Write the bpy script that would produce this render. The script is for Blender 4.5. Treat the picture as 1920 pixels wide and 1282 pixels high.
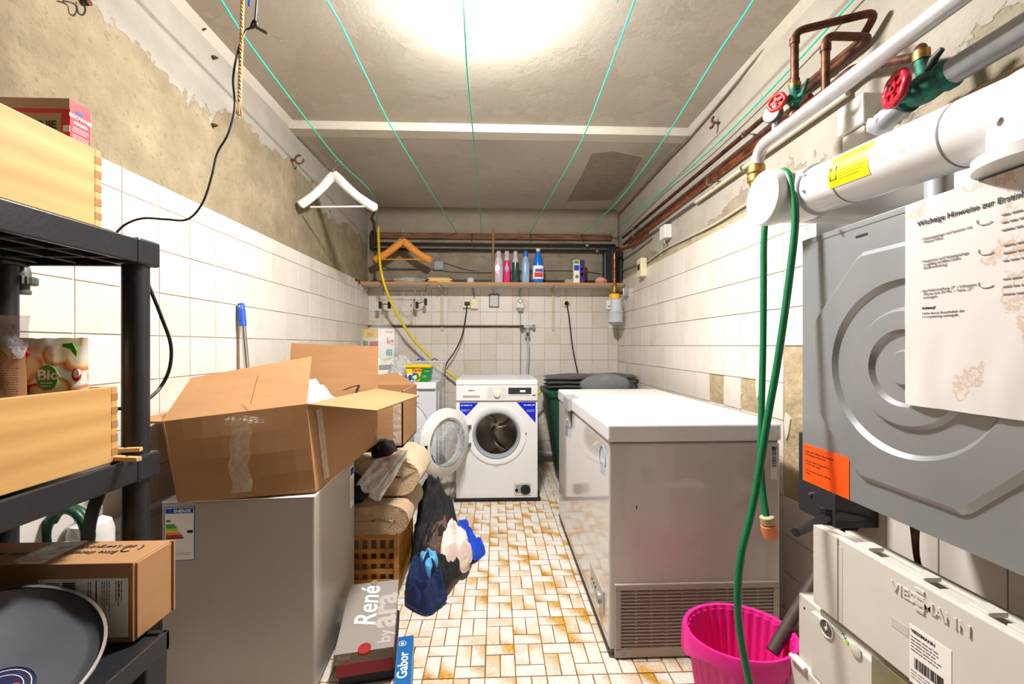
import bpy, math, random
from mathutils import Vector, Matrix, noise
R = math.radians
random.seed(7)
for o in list(bpy.data.objects): bpy.data.objects.remove(o)
scene = bpy.context.scene
COL = scene.collection

# ---------------------------------------------------------------- camera
F = 800.0            # focal length in pixels of a 1920 x 1282 picture
HY = 648.0           # horizon row
CAMH = 1.12
YAW = math.atan(30.0 / F)
cam_d = bpy.data.cameras.new('camera'); cam = bpy.data.objects.new('camera', cam_d); COL.objects.link(cam)
cam_d.sensor_width = 36.0; cam_d.sensor_fit = 'HORIZONTAL'; cam_d.lens = 36.0 * F / 1920.0
cam_d.shift_y = (HY - 641.0) / 1920.0; cam_d.clip_start = 0.02
cam.location = (0, 0, CAMH); cam.rotation_euler = (R(90), 0, -YAW)
scene.camera = cam
# ---------------------------------------------------------------- world, exposure
w = bpy.data.worlds.new('world'); scene.world = w; w.use_nodes = True
w.node_tree.nodes['Background'].inputs[0].default_value = (0.9, 0.95, 1, 1)
w.node_tree.nodes['Background'].inputs[1].default_value = 0.05
vs = scene.view_settings
vs.view_transform = 'Standard'; vs.look = 'None'; vs.gamma = 1.0; vs.exposure = 0.0; vs.use_curve_mapping = False
LAMP = 830.0         # radiance of the ceiling globe
try: scene.cycles.max_bounces = 12; scene.cycles.diffuse_bounces = 4; scene.cycles.transparent_max_bounces = 16
except Exception: pass

# ---------------------------------------------------------------- points from picture rows and columns
CY, SY = math.cos(YAW), math.sin(YAW)
def ray(px, py):
    cx = (px - 960.0) / F
    return (cx * CY + SY, CY - cx * SY, (HY - py) / F)
def at_t(px, py, t): r = ray(px, py); return Vector((r[0] * t, r[1] * t, CAMH + r[2] * t))
def at_y(px, py, Y): return at_t(px, py, Y / ray(px, py)[1])
def at_x(px, py, X): return at_t(px, py, X / ray(px, py)[0])
def at_z(px, py, Z): return at_t(px, py, (Z - CAMH) / ray(px, py)[2])

# ---------------------------------------------------------------- materials
def lin(c): return tuple((x / 255.0 / 12.92) if x / 255.0 <= 0.04045 else ((x / 255.0 + 0.055) / 1.055) ** 2.4 for x in c)
MATS = {}
def mat(name, col, rough=0.5, metal=0.0, var=0.05, scale=12.0, bump=0.0, bscale=60.0, col2=None, spec=0.5, trans=0.0, alpha=1.0, coat=0.0, stretch=(1,1,1), ior=1.45, sheen=0.0, detail=4.0):
    if name in MATS: return MATS[name]
    m = bpy.data.materials.new(name); m.use_nodes = True; MATS[name] = m
    nt = m.node_tree; b = nt.nodes['Principled BSDF']
    tc = nt.nodes.new('ShaderNodeTexCoord'); mp = nt.nodes.new('ShaderNodeMapping'); mp.inputs['Scale'].default_value = stretch
    nt.links.new(tc.outputs['Object'], mp.inputs[0])
    n = nt.nodes.new('ShaderNodeTexNoise'); n.inputs['Scale'].default_value = scale; n.inputs['Detail'].default_value = detail
    nt.links.new(mp.outputs[0], n.inputs['Vector'])
    rp = nt.nodes.new('ShaderNodeValToRGB'); L = lin(col); L2 = lin(col2) if col2 else L
    rp.color_ramp.elements[0].position = 0.3; rp.color_ramp.elements[1].position = 0.7
    rp.color_ramp.elements[0].color = tuple(min(1, x * (1 + var)) for x in L) + (1,)
    rp.color_ramp.elements[1].color = tuple(x * (1 - var) for x in L2) + (1,)
    nt.links.new(n.outputs['Fac'], rp.inputs[0]); nt.links.new(rp.outputs[0], b.inputs['Base Color'])
    b.inputs['Roughness'].default_value = rough; b.inputs['Metallic'].default_value = metal
    b.inputs['Specular IOR Level'].default_value = spec; b.inputs['IOR'].default_value = ior
    b.inputs['Transmission Weight'].default_value = trans; b.inputs['Alpha'].default_value = alpha
    b.inputs['Coat Weight'].default_value = coat; b.inputs['Sheen Weight'].default_value = sheen
    if bump:
        n2 = nt.nodes.new('ShaderNodeTexNoise'); n2.inputs['Scale'].default_value = bscale; n2.inputs['Detail'].default_value = 5
        nt.links.new(mp.outputs[0], n2.inputs['Vector'])
        bp = nt.nodes.new('ShaderNodeBump'); bp.inputs['Strength'].default_value = bump; bp.inputs['Distance'].default_value = 0.01
        nt.links.new(n2.outputs['Fac'], bp.inputs['Height']); nt.links.new(bp.outputs[0], b.inputs['Normal'])
    return m
def emat(name, col, strength):
    m = bpy.data.materials.new(name); m.use_nodes = True; MATS[name] = m
    b = m.node_tree.nodes['Principled BSDF']; b.inputs['Base Color'].default_value = (1, 1, 1, 1)
    b.inputs['Emission Color'].default_value = lin(col) + (1,); b.inputs['Emission Strength'].default_value = strength
    return m
def film(name, col=(255,255,255), opac=0.18, rough=0.12):
    """thin clear plastic: mostly see-through with a glossy sheen"""
    m = bpy.data.materials.new(name); m.use_nodes = True; MATS[name] = m
    nt = m.node_tree; nt.nodes.remove(nt.nodes['Principled BSDF']); out = nt.nodes['Material Output']
    tr = nt.nodes.new('ShaderNodeBsdfTransparent'); tr.inputs[0].default_value = (0.95, 0.96, 0.97, 1)
    p = nt.nodes.new('ShaderNodeBsdfPrincipled'); p.inputs['Base Color'].default_value = lin(col) + (1,); p.inputs['Roughness'].default_value = rough
    tc = nt.nodes.new('ShaderNodeTexCoord'); n = nt.nodes.new('ShaderNodeTexNoise'); n.inputs['Scale'].default_value = 28; n.inputs['Detail'].default_value = 4
    nt.links.new(tc.outputs['Object'], n.inputs['Vector'])
    bp = nt.nodes.new('ShaderNodeBump'); bp.inputs['Strength'].default_value = 0.6; bp.inputs['Distance'].default_value = 0.02
    nt.links.new(n.outputs['Fac'], bp.inputs['Height']); nt.links.new(bp.outputs[0], p.inputs['Normal'])
    mx = nt.nodes.new('ShaderNodeMixShader'); mr = nt.nodes.new('ShaderNodeMapRange')
    mr.inputs['To Min'].default_value = opac * 0.3; mr.inputs['To Max'].default_value = opac * 1.7
    nt.links.new(n.outputs['Fac'], mr.inputs['Value']); nt.links.new(mr.outputs[0], mx.inputs[0])
    nt.links.new(tr.outputs[0], mx.inputs[1]); nt.links.new(p.outputs[0], mx.inputs[2]); nt.links.new(mx.outputs[0], out.inputs[0])
    return m

# ---------------------------------------------------------------- mesh builder
def frame(d):
    d = Vector(d).normalized(); a = Vector((0, 0, 1)) if abs(d.z) < 0.9 else Vector((1, 0, 0))
    u = d.cross(a).normalized(); return u, d.cross(u).normalized(), d
class MB:
    def __init__(s): s.v = []; s.f = []
    def add(s, vs, fs):
        k = len(s.v); s.v += [Vector(p) for p in vs]; s.f += [tuple(i + k for i in f) for f in fs]; return s
    def hexa(s, c):   # 8 corners: bottom 4 ccw, top 4 ccw
        return s.add(c, [(3,2,1,0),(4,5,6,7),(0,1,5,4),(1,2,6,5),(2,3,7,6),(3,0,4,7)])
    def box(s, x0, y0, z0, x1, y1, z1):
        return s.hexa([(x0,y0,z0),(x1,y0,z0),(x1,y1,z0),(x0,y1,z0),(x0,y0,z1),(x1,y0,z1),(x1,y1,z1),(x0,y1,z1)])
    def beam(s, p, q, wd, ht, up=(0,0,1)):
        p = Vector(p); q = Vector(q); d = (q - p).normalized(); u = d.cross(Vector(up)).normalized(); v = u.cross(d)
        a, b = u * wd / 2, v * ht / 2
        return s.hexa([p-a-b, p+a-b, q+a-b, q-a-b, p-a+b, p+a+b, q+a+b, q-a+b])
    def cyl(s, p, q, r, r2=None, n=20, cap=True):
        p = Vector(p); q = Vector(q); r2 = r if r2 is None else r2; u, v, d = frame(q - p); vs = []
        for c, rr in ((p, r), (q, r2)):
            for i in range(n):
                a = 2 * math.pi * i / n; vs.append(c + (u * math.cos(a) + v * math.sin(a)) * rr)
        fs = [(i, (i+1) % n, n + (i+1) % n, n + i) for i in range(n)]
        fs = [f[::-1] for f in fs]
        if cap: fs += [tuple(range(n)), tuple(range(2*n-1, n-1, -1))]
        return s.add(vs, fs)
    def lathe(s, prof, o=(0,0,0), ax=(0,0,1), n=28, cap=True, rx=1.0, ry=1.0, wob=None):
        u, v, d = frame(ax); o = Vector(o); vs = []
        if tuple(ax) == (0,0,1): u, v = Vector((1,0,0)), Vector((0,1,0))
        for (r, h) in prof:
            for i in range(n):
                a = 2 * math.pi * i / n; k = wob(a, r, h) if wob else 1.0
                vs.append(o + d * h + (u * math.cos(a) * rx + v * math.sin(a) * ry) * r * k)
        m = len(prof); fs = []
        for j in range(m - 1):
            for i in range(n): fs.append((j*n+i, j*n+(i+1) % n, (j+1)*n+(i+1) % n, (j+1)*n+i))
        if cap:
            if prof[0][0] > 1e-5: fs.append(tuple(range(n-1, -1, -1)))
            if prof[-1][0] > 1e-5: fs.append(tuple(range((m-1)*n, m*n)))
        return s.add(vs, fs)
    def tube(s, pts, r, n=10, closed=False, cap=True):
        pts = [Vector(p) for p in pts]; m = len(pts); rs = r if isinstance(r, (list, tuple)) else [r] * m
        T = []
        for i in range(m):
            if closed: d = pts[(i+1) % m] - pts[i-1]
            else: d = pts[min(i+1, m-1)] - pts[max(i-1, 0)]
            T.append(d.normalized())
        u, v, _ = frame(T[0]); vs = []
        for i in range(m):
            if i:
                u = (u - T[i] * u.dot(T[i])).normalized(); v = T[i].cross(u)
            for k in range(n):
                a = 2 * math.pi * k / n; vs.append(pts[i] + (u * math.cos(a) + v * math.sin(a)) * rs[i])
        fs = []
        for i in range(m if closed else m - 1):
            j = (i + 1) % m
            for k in range(n): fs.append((i*n+k, i*n+(k+1) % n, j*n+(k+1) % n, j*n+k))
        if cap and not closed: fs += [tuple(range(n-1, -1, -1)), tuple(range((m-1)*n, m*n))]
        return s.add(vs, fs)
    def prism(s, poly, vec):
        poly = [Vector(p) for p in poly]; vec = Vector(vec); n = len(poly)
        return s.add(poly + [p + vec for p in poly], [tuple(range(n-1, -1, -1)), tuple(range(n, 2*n))] + [(i, (i+1) % n, n+(i+1) % n, n+i) for i in range(n)])
    def sphere(s, c, r, nu=16, nv=10):
        c = Vector(c); r = (r, r, r) if not isinstance(r, (tuple, list)) else r; vs = [c + Vector((0,0,-r[2]))]; fs = []
        for j in range(1, nv):
            t = -math.pi/2 + math.pi * j / nv
            for i in range(nu):
                a = 2*math.pi*i/nu; vs.append(c + Vector((r[0]*math.cos(a)*math.cos(t), r[1]*math.sin(a)*math.cos(t), r[2]*math.sin(t))))
        vs.append(c + Vector((0,0,r[2]))); L = len(vs) - 1
        for i in range(nu):
            fs.append((0, 1+(i+1) % nu, 1+i)); b = 1+(nv-2)*nu; fs.append((L, b+i, b+(i+1) % nu))
        for j in range(nv-2):
            for i in range(nu): fs.append((1+j*nu+i, 1+j*nu+(i+1) % nu, 1+(j+1)*nu+(i+1) % nu, 1+(j+1)*nu+i))
        return s.add(vs, fs)
    def grid(s, fn, nu, nv):
        vs = [fn(i/nu, j/nv) for j in range(nv+1) for i in range(nu+1)]; w = nu + 1
        return s.add(vs, [(j*w+i, j*w+i+1, (j+1)*w+i+1, (j+1)*w+i) for j in range(nv) for i in range(nu)])
    def plate_hole(s, fr, w, h, c, r, th, n=48):
        """w x h plate in frame fr with a round hole, given thickness"""
        out = []; inn = []
        for i in range(n):
            a = 2*math.pi*i/n; du, dv = math.cos(a), math.sin(a); ts = []
            if du > 1e-6: ts.append((w - c[0]) / du)
            if du < -1e-6: ts.append(-c[0] / du)
            if dv > 1e-6: ts.append((h - c[1]) / dv)
            if dv < -1e-6: ts.append(-c[1] / dv)
            t = min(ts); out.append((c[0]+du*t, c[1]+dv*t)); inn.append((c[0]+du*r, c[1]+dv*r))
        for cu, cv in ((0,0),(w,0),(w,h),(0,h)):
            i = min(range(n), key=lambda q: (out[q][0]-cu)**2 + (out[q][1]-cv)**2); out[i] = (cu, cv)
        vs = [fr.p(u, v, 0) for u, v in out] + [fr.p(u, v, 0) for u, v in inn] + [fr.p(u, v, -th) for u, v in out] + [fr.p(u, v, -th) for u, v in inn]; fs = []
        for i in range(n):
            j = (i+1) % n
            fs += [(i, j, n+j, n+i), (2*n+j, 2*n+i, 3*n+i, 3*n+j), (n+i, n+j, 3*n+j, 3*n+i), (j, i, 2*n+i, 2*n+j)]
        return s.add(vs, fs)
    def build(s, name, m, parent=None, smooth=False, bevel=0.0, seg=2, solid=0.0, sub=0, label=None, origin=None, world=True, ang=40):
        me = bpy.data.meshes.new(name); o = bpy.data.objects.new(name, me); COL.objects.link(o)
        if parent is not None:
            mw = WM[parent.name].inverted() if world else Matrix()
            vs = [mw @ p for p in s.v]; org = Vector((0,0,0)); o.parent = parent; WM[o.name] = WM[parent.name].copy()
        else:
            if origin is None:
                xs = [p.x for p in s.v]; ys = [p.y for p in s.v]; origin = ((min(xs)+max(xs))/2, (min(ys)+max(ys))/2, min(p.z for p in s.v))
            org = Vector(origin); vs = [p - org for p in s.v]; o.location = org; WM[o.name] = Matrix.Translation(org)
        me.from_pydata([tuple(p) for p in vs], [], s.f); me.materials.append(MATS[m] if isinstance(m, str) else m)
        me.validate(); 
        if smooth:
            me.shade_smooth(); me.set_sharp_from_angle(angle=R(ang))
        if solid: md = o.modifiers.new('s', 'SOLIDIFY'); md.thickness = solid; md.offset = -1
        if bevel: md = o.modifiers.new('b', 'BEVEL'); md.width = bevel; md.segments = seg; md.limit_method = 'ANGLE'; md.angle_limit = R(35)
        if sub: md = o.modifiers.new('u', 'SUBSURF'); md.levels = sub; md.render_levels = sub
        if label: o['label'] = label
        return o
WM = {}
def thing(name, label, cat, loc=(0,0,0), rotz=0.0, group=None):
    o = bpy.data.objects.new(name, None); COL.objects.link(o); o.empty_display_size = 0.05
    o.location = loc; o.rotation_euler = (0, 0, rotz); o['label'] = label; o['category'] = cat
    if group: o['group'] = group
    WM[o.name] = Matrix.Translation(Vector(loc)) @ Matrix.Rotation(rotz, 4, 'Z')
    return o
def tag(o, label, cat, group=None):
    o['label'] = label; o['category'] = cat
    if group: o['group'] = group
    return o
def struct(o, label=None):
    o['kind'] = 'structure'
    if label: o['label'] = label
    return o
class Fr:
    """flat frame: origin, right, up; normal = right x up"""
    def __init__(s, o, u, v): s.o = Vector(o); s.u = Vector(u).normalized(); s.v = Vector(v); s.v = (s.v - s.u * s.v.dot(s.u)).normalized(); s.n = s.u.cross(s.v)
    def p(s, u, v, n=0.0): return s.o + s.u * u + s.v * v + s.n * n
    def rect(s, mb, u0, v0, u1, v1, n0=0.0, n1=0.0006):
        return mb.hexa([s.p(u0,v0,n0), s.p(u1,v0,n0), s.p(u1,v1,n0), s.p(u0,v1,n0), s.p(u0,v0,n1), s.p(u1,v0,n1), s.p(u1,v1,n1), s.p(u0,v1,n1)])
    def poly(s, mb, pts, n0=0.0, n1=0.0006): return mb.prism([s.p(a, b, n0) for a, b in pts], s.n * (n1 - n0))
    def disc(s, mb, u, v, ru, rv=None, n0=0.0, n1=0.0006, k=24):
        rv = rv or ru; return s.poly(mb, [(u + ru*math.cos(2*math.pi*i/k), v + rv*math.sin(2*math.pi*i/k)) for i in range(k)], n0, n1)
def decal(fr, u0, v0, u1, v1, m, parent, name='label_print', n0=0.0, n1=0.0006):
    mb = MB(); fr.rect(mb, u0, v0, u1, v1, n0, n1); return mb.build(name, m, parent)
def text(body, fr, u, v, size, m, parent, n=0.0008, align='LEFT', bold=0.0, name='lettering', sx=1.0, shear=0.0, ext=0.0002, spacing=1.0, line=1.0):
    cu = bpy.data.curves.new('t', 'FONT'); cu.body = body; cu.size = size; cu.align_x = align; cu.offset = bold * size; cu.shear = shear
    cu.extrude = ext; cu.resolution_u = 3; cu.space_character = spacing; cu.space_line = line
    t = bpy.data.objects.new('t', cu); COL.objects.link(t); dg = bpy.context.evaluated_depsgraph_get()
    me = t.evaluated_get(dg).to_mesh(); mb = MB()
    mb.add([fr.p(u + p.co.x * sx, v + p.co.y, n + p.co.z) for p in me.vertices], [tuple(f.vertices) for f in me.polygons])
    bpy.data.objects.remove(t); bpy.data.curves.remove(cu)
    return mb.build(name, m, parent)
def lines(fr, u, v, wds, h, gap, m, parent, n=0.0006, seed=1, name='small_print'):
    """rows of print too small to read"""
    rnd = random.Random(seed); mb = MB()
    for k, wd in enumerate(wds):
        x = 0.0; y = v - k * gap
        while x < wd:
            l = min(h * rnd.uniform(1.2, 4.5), wd - x); fr.rect(mb, u + x, y, u + x + l, y + h * 0.55, n, n + 0.0002); x += l + h * 0.6
    return mb.build(name, m, parent)
def barcode(fr, u0, v0, u1, v1, m, parent, n=0.0006, seed=3, vertical=False):
    rnd = random.Random(seed); mb = MB(); a, b = (v0, v1) if vertical else (u0, u1); x = a
    while x < b:
        wd = rnd.choice((1, 1, 2, 3)) * (b - a) / 75; e = min(x + wd, b)
        if vertical: fr.rect(mb, u0, x, u1, e, n, n + 0.0002)
        else: fr.rect(mb, x, v0, e, v1, n, n + 0.0002)
        x += wd + rnd.choice((1, 1, 2)) * (b - a) / 75
    return mb.build('barcode', m, parent)
def bend(pts, r=0.03, k=5):
    """polyline with rounded corners"""
    pts = [Vector(p) for p in pts]; out = [pts[0]]
    for i in range(1, len(pts)-1):
        a, b, c = pts[i-1], pts[i], pts[i+1]; d1 = (a-b); d2 = (c-b); q = min(r, d1.length*0.45, d2.length*0.45)
        p0 = b + d1.normalized()*q; p1 = b + d2.normalized()*q
        for j in range(k+1):
            t = j/k; out.append(p0*(1-t)**2 + b*2*t*(1-t) + p1*t*t)
    return out + [pts[-1]]
def spline(pts, k=8):
    pts = [Vector(p) for p in pts]; out = []; n = len(pts)
    for i in range(n-1):
        p0, p1, p2, p3 = pts[max(i-1,0)], pts[i], pts[i+1], pts[min(i+2,n-1)]
        for j in range(k):
            t = j/k; out.append(0.5*((2*p1)+(p2-p0)*t+(2*p0-5*p1+4*p2-p3)*t*t+(3*p1-p0-3*p2+p3)*t**3))
    return out + [pts[-1]]
def copy_tree(o, parent=None):
    c = o.copy(); COL.objects.link(c); c.parent = parent
    for ch in [x for x in bpy.data.objects if x.parent == o]: copy_tree(ch, c)
    WM[c.name] = WM[o.name].copy(); return c
def nz(x, y=0.0, z=0.0): return noise.noise(Vector((x, y, z)))

# ---------------------------------------------------------------- plain materials
mat('white_enamel', (226,226,226), 0.22, var=0.015, scale=5)
mat('white_plastic', (216,215,210), 0.4, var=0.02)
mat('warm_plastic', (206,202,190), 0.42, var=0.03, scale=6)
mat('grey_plastic', (150,152,152), 0.4)
mat('black_plastic', (34,34,38), 0.38, var=0.15, bump=0.08, bscale=120)
mat('black', (22,22,24), 0.5)
mat('ink', (40,38,38), 0.7)
mat('faded_ink', (120,116,114), 0.8)
mat('white_ink', (240,240,238), 0.6)
mat('red_ink', (196,28,34), 0.5)
mat('blue_ink', (20,60,170), 0.45)
mat('green_ink', (70,150,40), 0.45)
mat('yellow_ink', (245,205,40), 0.45)
mat('orange_ink', (240,140,30), 0.45)
mat('paper', (238,234,228), 0.75, var=0.02)
mat('steel', (200,200,200), 0.25, 1.0, var=0.05)
mat('chrome', (220,220,222), 0.12, 1.0, var=0.03)
mat('grey_pipe', (170,172,176), 0.45, 0.3, var=0.1, scale=30)
mat('rust', (92,60,42), 0.8, 0.2, var=0.3, scale=40, bump=0.4)
mat('brass', (176,140,70), 0.4, 0.85, var=0.2, scale=40, col2=(130,96,50))
mat('copper_bright', (190,110,66), 0.35, 0.9, var=0.15, scale=30, col2=(130,66,36))
mat('copper_dark', (98,60,44), 0.5, 0.6, var=0.25, scale=30, col2=(64,40,32))
mat('pipe_black', (36,32,32), 0.5, 0.3, var=0.2)
mat('card', (168,125,84), 0.85, var=0.05, scale=6, stretch=(1,1,6))
mat('card_dark', (158,116,70), 0.85, var=0.06, scale=6)
film('clear_film'); film('tape_film', (250,245,235), 0.3, 0.08); film('milky_film', (235,232,230), 0.42, 0.2); film('bag_film', (230,230,232), 0.4, 0.12)
# ================================================================ the room
XL, XR, D, ZC, YF = -1.20, 1.175, 4.04, 2.42, -0.32
TZ = 1.69                                     # top of the wall tiling
def nodes(name):
    m = bpy.data.materials.new(name); m.use_nodes = True; MATS[name] = m; nt = m.node_tree
    return m, nt, nt.nodes['Principled BSDF']
def N(nt, kind, **kw):
    n = nt.nodes.new('ShaderNode' + kind)
    for k, v in kw.items(): n.inputs[k].default_value = v
    return n
def ramp(nt, src, stops):
    r = nt.nodes.new('ShaderNodeValToRGB'); e = r.color_ramp.elements
    while len(e) < len(stops): e.new(0.5)
    for i, (p, c) in enumerate(stops): e[i].position = p; e[i].color = tuple(c) + (1,) if len(c) == 3 else c
    nt.links.new(src, r.inputs[0]); return r.outputs[0]
def mixc(nt, fac, a, b):
    m = nt.nodes.new('ShaderNodeMix'); m.data_type = 'RGBA'; nt.links.new(fac, m.inputs[0])
    for s, i in ((a, 6), (b, 7)):
        if isinstance(s, tuple): m.inputs[i].default_value = s + (1,) if len(s) == 3 else s
        else: nt.links.new(s, m.inputs[i])
    return m.outputs[2]
def math_(nt, op, a, b=None):
    m = nt.nodes.new('ShaderNodeMath'); m.operation = op
    for s, i in ((a, 0), (b, 1)):
        if s is None: continue
        if isinstance(s, (int, float)): m.inputs[i].default_value = s
        else: nt.links.new(s, m.inputs[i])
    return m.outputs[0]
def geo(nt): return nt.nodes.new('ShaderNodeNewGeometry').outputs['Position']
def noise_(nt, vec, scale, detail=5, rough=0.55, w=None):
    n = nt.nodes.new('ShaderNodeTexNoise'); n.inputs['Scale'].default_value = scale; n.inputs['Detail'].default_value = detail; n.inputs['Roughness'].default_value = rough
    if w is not None: n.noise_dimensions = '4D'; nt.links.new(w, n.inputs['W'])
    nt.links.new(vec, n.inputs['Vector']); return n.outputs['Fac']
def bump_(nt, b, h, strength, dist=0.01):
    bp = nt.nodes.new('ShaderNodeBump'); bp.inputs['Strength'].default_value = strength; bp.inputs['Distance'].default_value = dist
    nt.links.new(h, bp.inputs['Height']); nt.links.new(bp.outputs[0], b.inputs['Normal'])
def plaster(name, sand, paint, zlo, zhi, amp, dirt=(110,98,82), bs=0.75, k=1.0):
    """bare sandy plaster below, flaking pale paint above a ragged line between zlo and zhi"""
    m, nt, b = nodes(name); P = geo(nt); sep = nt.nodes.new('ShaderNodeSeparateXYZ'); nt.links.new(P, sep.inputs[0])
    big = noise_(nt, P, 2.6, 8, 0.62); fine = noise_(nt, P, 48, 8, 0.7); mid = noise_(nt, P, 7, 6, 0.6)
    z = math_(nt, 'ADD', sep.outputs['Z'], math_(nt, 'MULTIPLY', math_(nt, 'SUBTRACT', big, 0.5), amp))
    mr = nt.nodes.new('ShaderNodeMapRange'); mr.inputs['From Min'].default_value = zlo; mr.inputs['From Max'].default_value = zhi; mr.clamp = True
    nt.links.new(z, mr.inputs[0]); mask = ramp(nt, mr.outputs[0], [(0.46, (0,0,0)), (0.52, (1,1,1))])
    S = lin(sand); Pn = lin(paint); Dk = lin(dirt)
    sc = ramp(nt, mid, [(0.3, tuple(x*(1-0.25*k) for x in S)), (0.55, S), (0.75, tuple(min(1, x*(1+0.25*k)) for x in S))])
    sc = mixc(nt, ramp(nt, fine, [(0.34, (0.8,0.8,0.8)), (0.46, (0,0,0))]), sc, tuple(x*(1-0.32*k) for x in S))
    pc = ramp(nt, mid, [(0.3, Pn), (0.62, tuple(x*(1-0.12*k) for x in Pn)), (0.8, tuple(x*(1-0.28*k) for x in Pn))])
    c = mixc(nt, mask, sc, pc)
    spots = noise_(nt, P, 16, 3, 0.5); c = mixc(nt, ramp(nt, spots, [(0.74, (0,0,0)), (0.80, (0.6,0.6,0.6))]), c, Dk)
    nt.links.new(c, b.inputs['Base Color']); b.inputs['Roughness'].default_value = 0.92; b.inputs['Specular IOR Level'].default_value = 0.2
    h = math_(nt, 'ADD', math_(nt, 'MULTIPLY', mid, 0.8), math_(nt, 'ADD', math_(nt, 'MULTIPLY', fine, 0.35), math_(nt, 'MULTIPLY', mask, 0.25)))
    bump_(nt, b, h, bs, 0.02); return m
plaster('plaster_left', (143,130,105), (160,153,142), 2.02, 2.26, 0.75)
plaster('plaster_right', (152,141,121), (170,162,149), 1.7, 1.86, 0.9)
plaster('plaster_back', (146,135,117), (154,144,127), 1.9, 2.3, 1.2)
mat('rear_wall', (66,54,44), 0.9, var=0.15, scale=3)
plaster('plaster_ceiling', (186,177,163), (192,183,171), 2.2, 2.6, 3.0, dirt=(186,177,164), bs=0.12, k=0.3)
# glazed wall tile; every tile differs a little
m, nt, b = nodes('wall_tile'); oi = nt.nodes.new('ShaderNodeObjectInfo'); tc = nt.nodes.new('ShaderNodeTexCoord')
c = ramp(nt, oi.outputs['Random'], [(0.0, lin((219,212,204))), (0.5, lin((215,207,198))), (1.0, lin((209,200,188)))])
n4 = noise_(nt, tc.outputs['Object'], 9, 4, 0.6, oi.outputs['Random']); c = mixc(nt, ramp(nt, n4, [(0.55, (0,0,0)), (0.95, (1,1,1))]), c, lin((194,181,160)))
nt.links.new(c, b.inputs['Base Color']); b.inputs['Roughness'].default_value = 0.28; bump_(nt, b, noise_(nt, tc.outputs['Object'], 14, 2), 0.05, 0.01)
mat('wall_grout', (206,195,178), 0.9, var=0.1, scale=9, col2=(172,156,130), bump=0.3)
mat('tile_bed', (170,152,120), 0.95, var=0.2, scale=14, bump=0.8, bscale=40)
# floor mosaic: cream pieces stained ochre from one end
m, nt, b = nodes('floor_tile'); oi = nt.nodes.new('ShaderNodeObjectInfo'); tc = nt.nodes.new('ShaderNodeTexCoord'); P = geo(nt)
def floor_nodes(nt, b, along):
    P = geo(nt); n1 = noise_(nt, P, 16, 5, 0.62); n2 = noise_(nt, P, 90, 4, 0.6); n3 = noise_(nt, P, 5, 3, 0.5)
    base = ramp(nt, n2, [(0.3, lin((202,196,182))), (0.6, lin((222,218,210)))])
    s = math_(nt, 'ADD', along, math_(nt, 'ADD', math_(nt, 'MULTIPLY', math_(nt, 'SUBTRACT', n1, 0.5), 0.8), math_(nt, 'MULTIPLY', math_(nt, 'SUBTRACT', n3, 0.5), 0.6)))
    stain = ramp(nt, s, [(0.42, (0,0,0)), (0.86, (1,1,1))]); colr = ramp(nt, math_(nt, 'ADD', math_(nt, 'MULTIPLY', n1, 0.5), math_(nt, 'MULTIPLY', n2, 0.5)), [(0.36, lin((116,74,20))), (0.5, lin((190,138,40))), (0.66, lin((212,172,84)))])
    nt.links.new(mixc(nt, stain, base, colr), b.inputs['Base Color']); b.inputs['Roughness'].default_value = 0.38
    bump_(nt, b, n2, 0.12, 0.004)
sep = nt.nodes.new('ShaderNodeSeparateXYZ'); nt.links.new(tc.outputs['Object'], sep.inputs[0])
rnd_sign = math_(nt, 'SUBTRACT', math_(nt, 'MULTIPLY', math_(nt, 'FRACT', math_(nt, 'MULTIPLY', oi.outputs['Random'], 7.31)), 2.0), 1.0)
al = math_(nt, 'ADD', math_(nt, 'MULTIPLY', math_(nt, 'MULTIPLY', math_(nt, 'ADD', sep.outputs['X'], sep.outputs['Y']), rnd_sign), 9.0), math_(nt, 'ADD', math_(nt, 'MULTIPLY', oi.outputs['Random'], 0.34), 0.30))
floor_nodes(nt, b, al)
m, nt, b = nodes('floor_tile_rest'); v = nt.nodes.new('ShaderNodeValue'); v.outputs[0].default_value = 0.46; floor_nodes(nt, b, v.outputs[0])
mat('floor_grout', (158,112,46), 0.9, var=0.3, scale=14, col2=(116,78,28))

fl = struct(MB().box(XL-0.1, YF-0.1, -0.1, XR+0.1, D+0.1, -0.003).build('floor', 'floor_grout', origin=(0,0,0)), 'floor of small cream mosaic pieces stained ochre')
def piece(mb, x0, y0, x1, y1): mb.hexa([(x0,y0,-0.006),(x1,y0,-0.006),(x1,y1,-0.006),(x0,y1,-0.006),(x0+0.001,y0+0.001,0),(x1-0.001,y0+0.001,0),(x1-0.001,y1-0.001,0),(x0+0.001,y1-0.001,0)])
PX, PY, G = 0.1047, 0.1571, 0.0030
cells = []
for i in range(-12, 13):
    x0 = -0.0374 + i * PX
    oy = 1.6000 if i % 2 == 0 else 1.4953
    for k in range(-20, 17):
        y0 = oy + k * PY; h = PX / 2
        for (a, b_, c_, d_) in ((x0, y0, x0+h, y0+2*h), (x0+h, y0, x0+PX, y0+2*h), (x0, y0+2*h, x0+PX, y0+PY)):
            a = max(a, XL); c_ = min(c_, XR); b_ = max(b_, YF); d_ = min(d_, D)
            if c_-a > 0.012 and d_-b_ > 0.012: cells.append((a+G/2, b_+G/2, c_-G/2, d_-G/2))
def seen(c):
    x, y = (c[0]+c[2])/2, (c[1]+c[3])/2
    if c[2]-c[0] < 0.03 or c[3]-c[1] < 0.03: return False
    if 1.2 < y < 3.12 and -0.36 < x < 0.42: return not (x < -0.22 and y < 1.45) and not (1.62 < y < 2.5 and x < -0.19)
    return 1.2 < y < 1.54 and 0.42 <= x < 0.72
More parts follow.
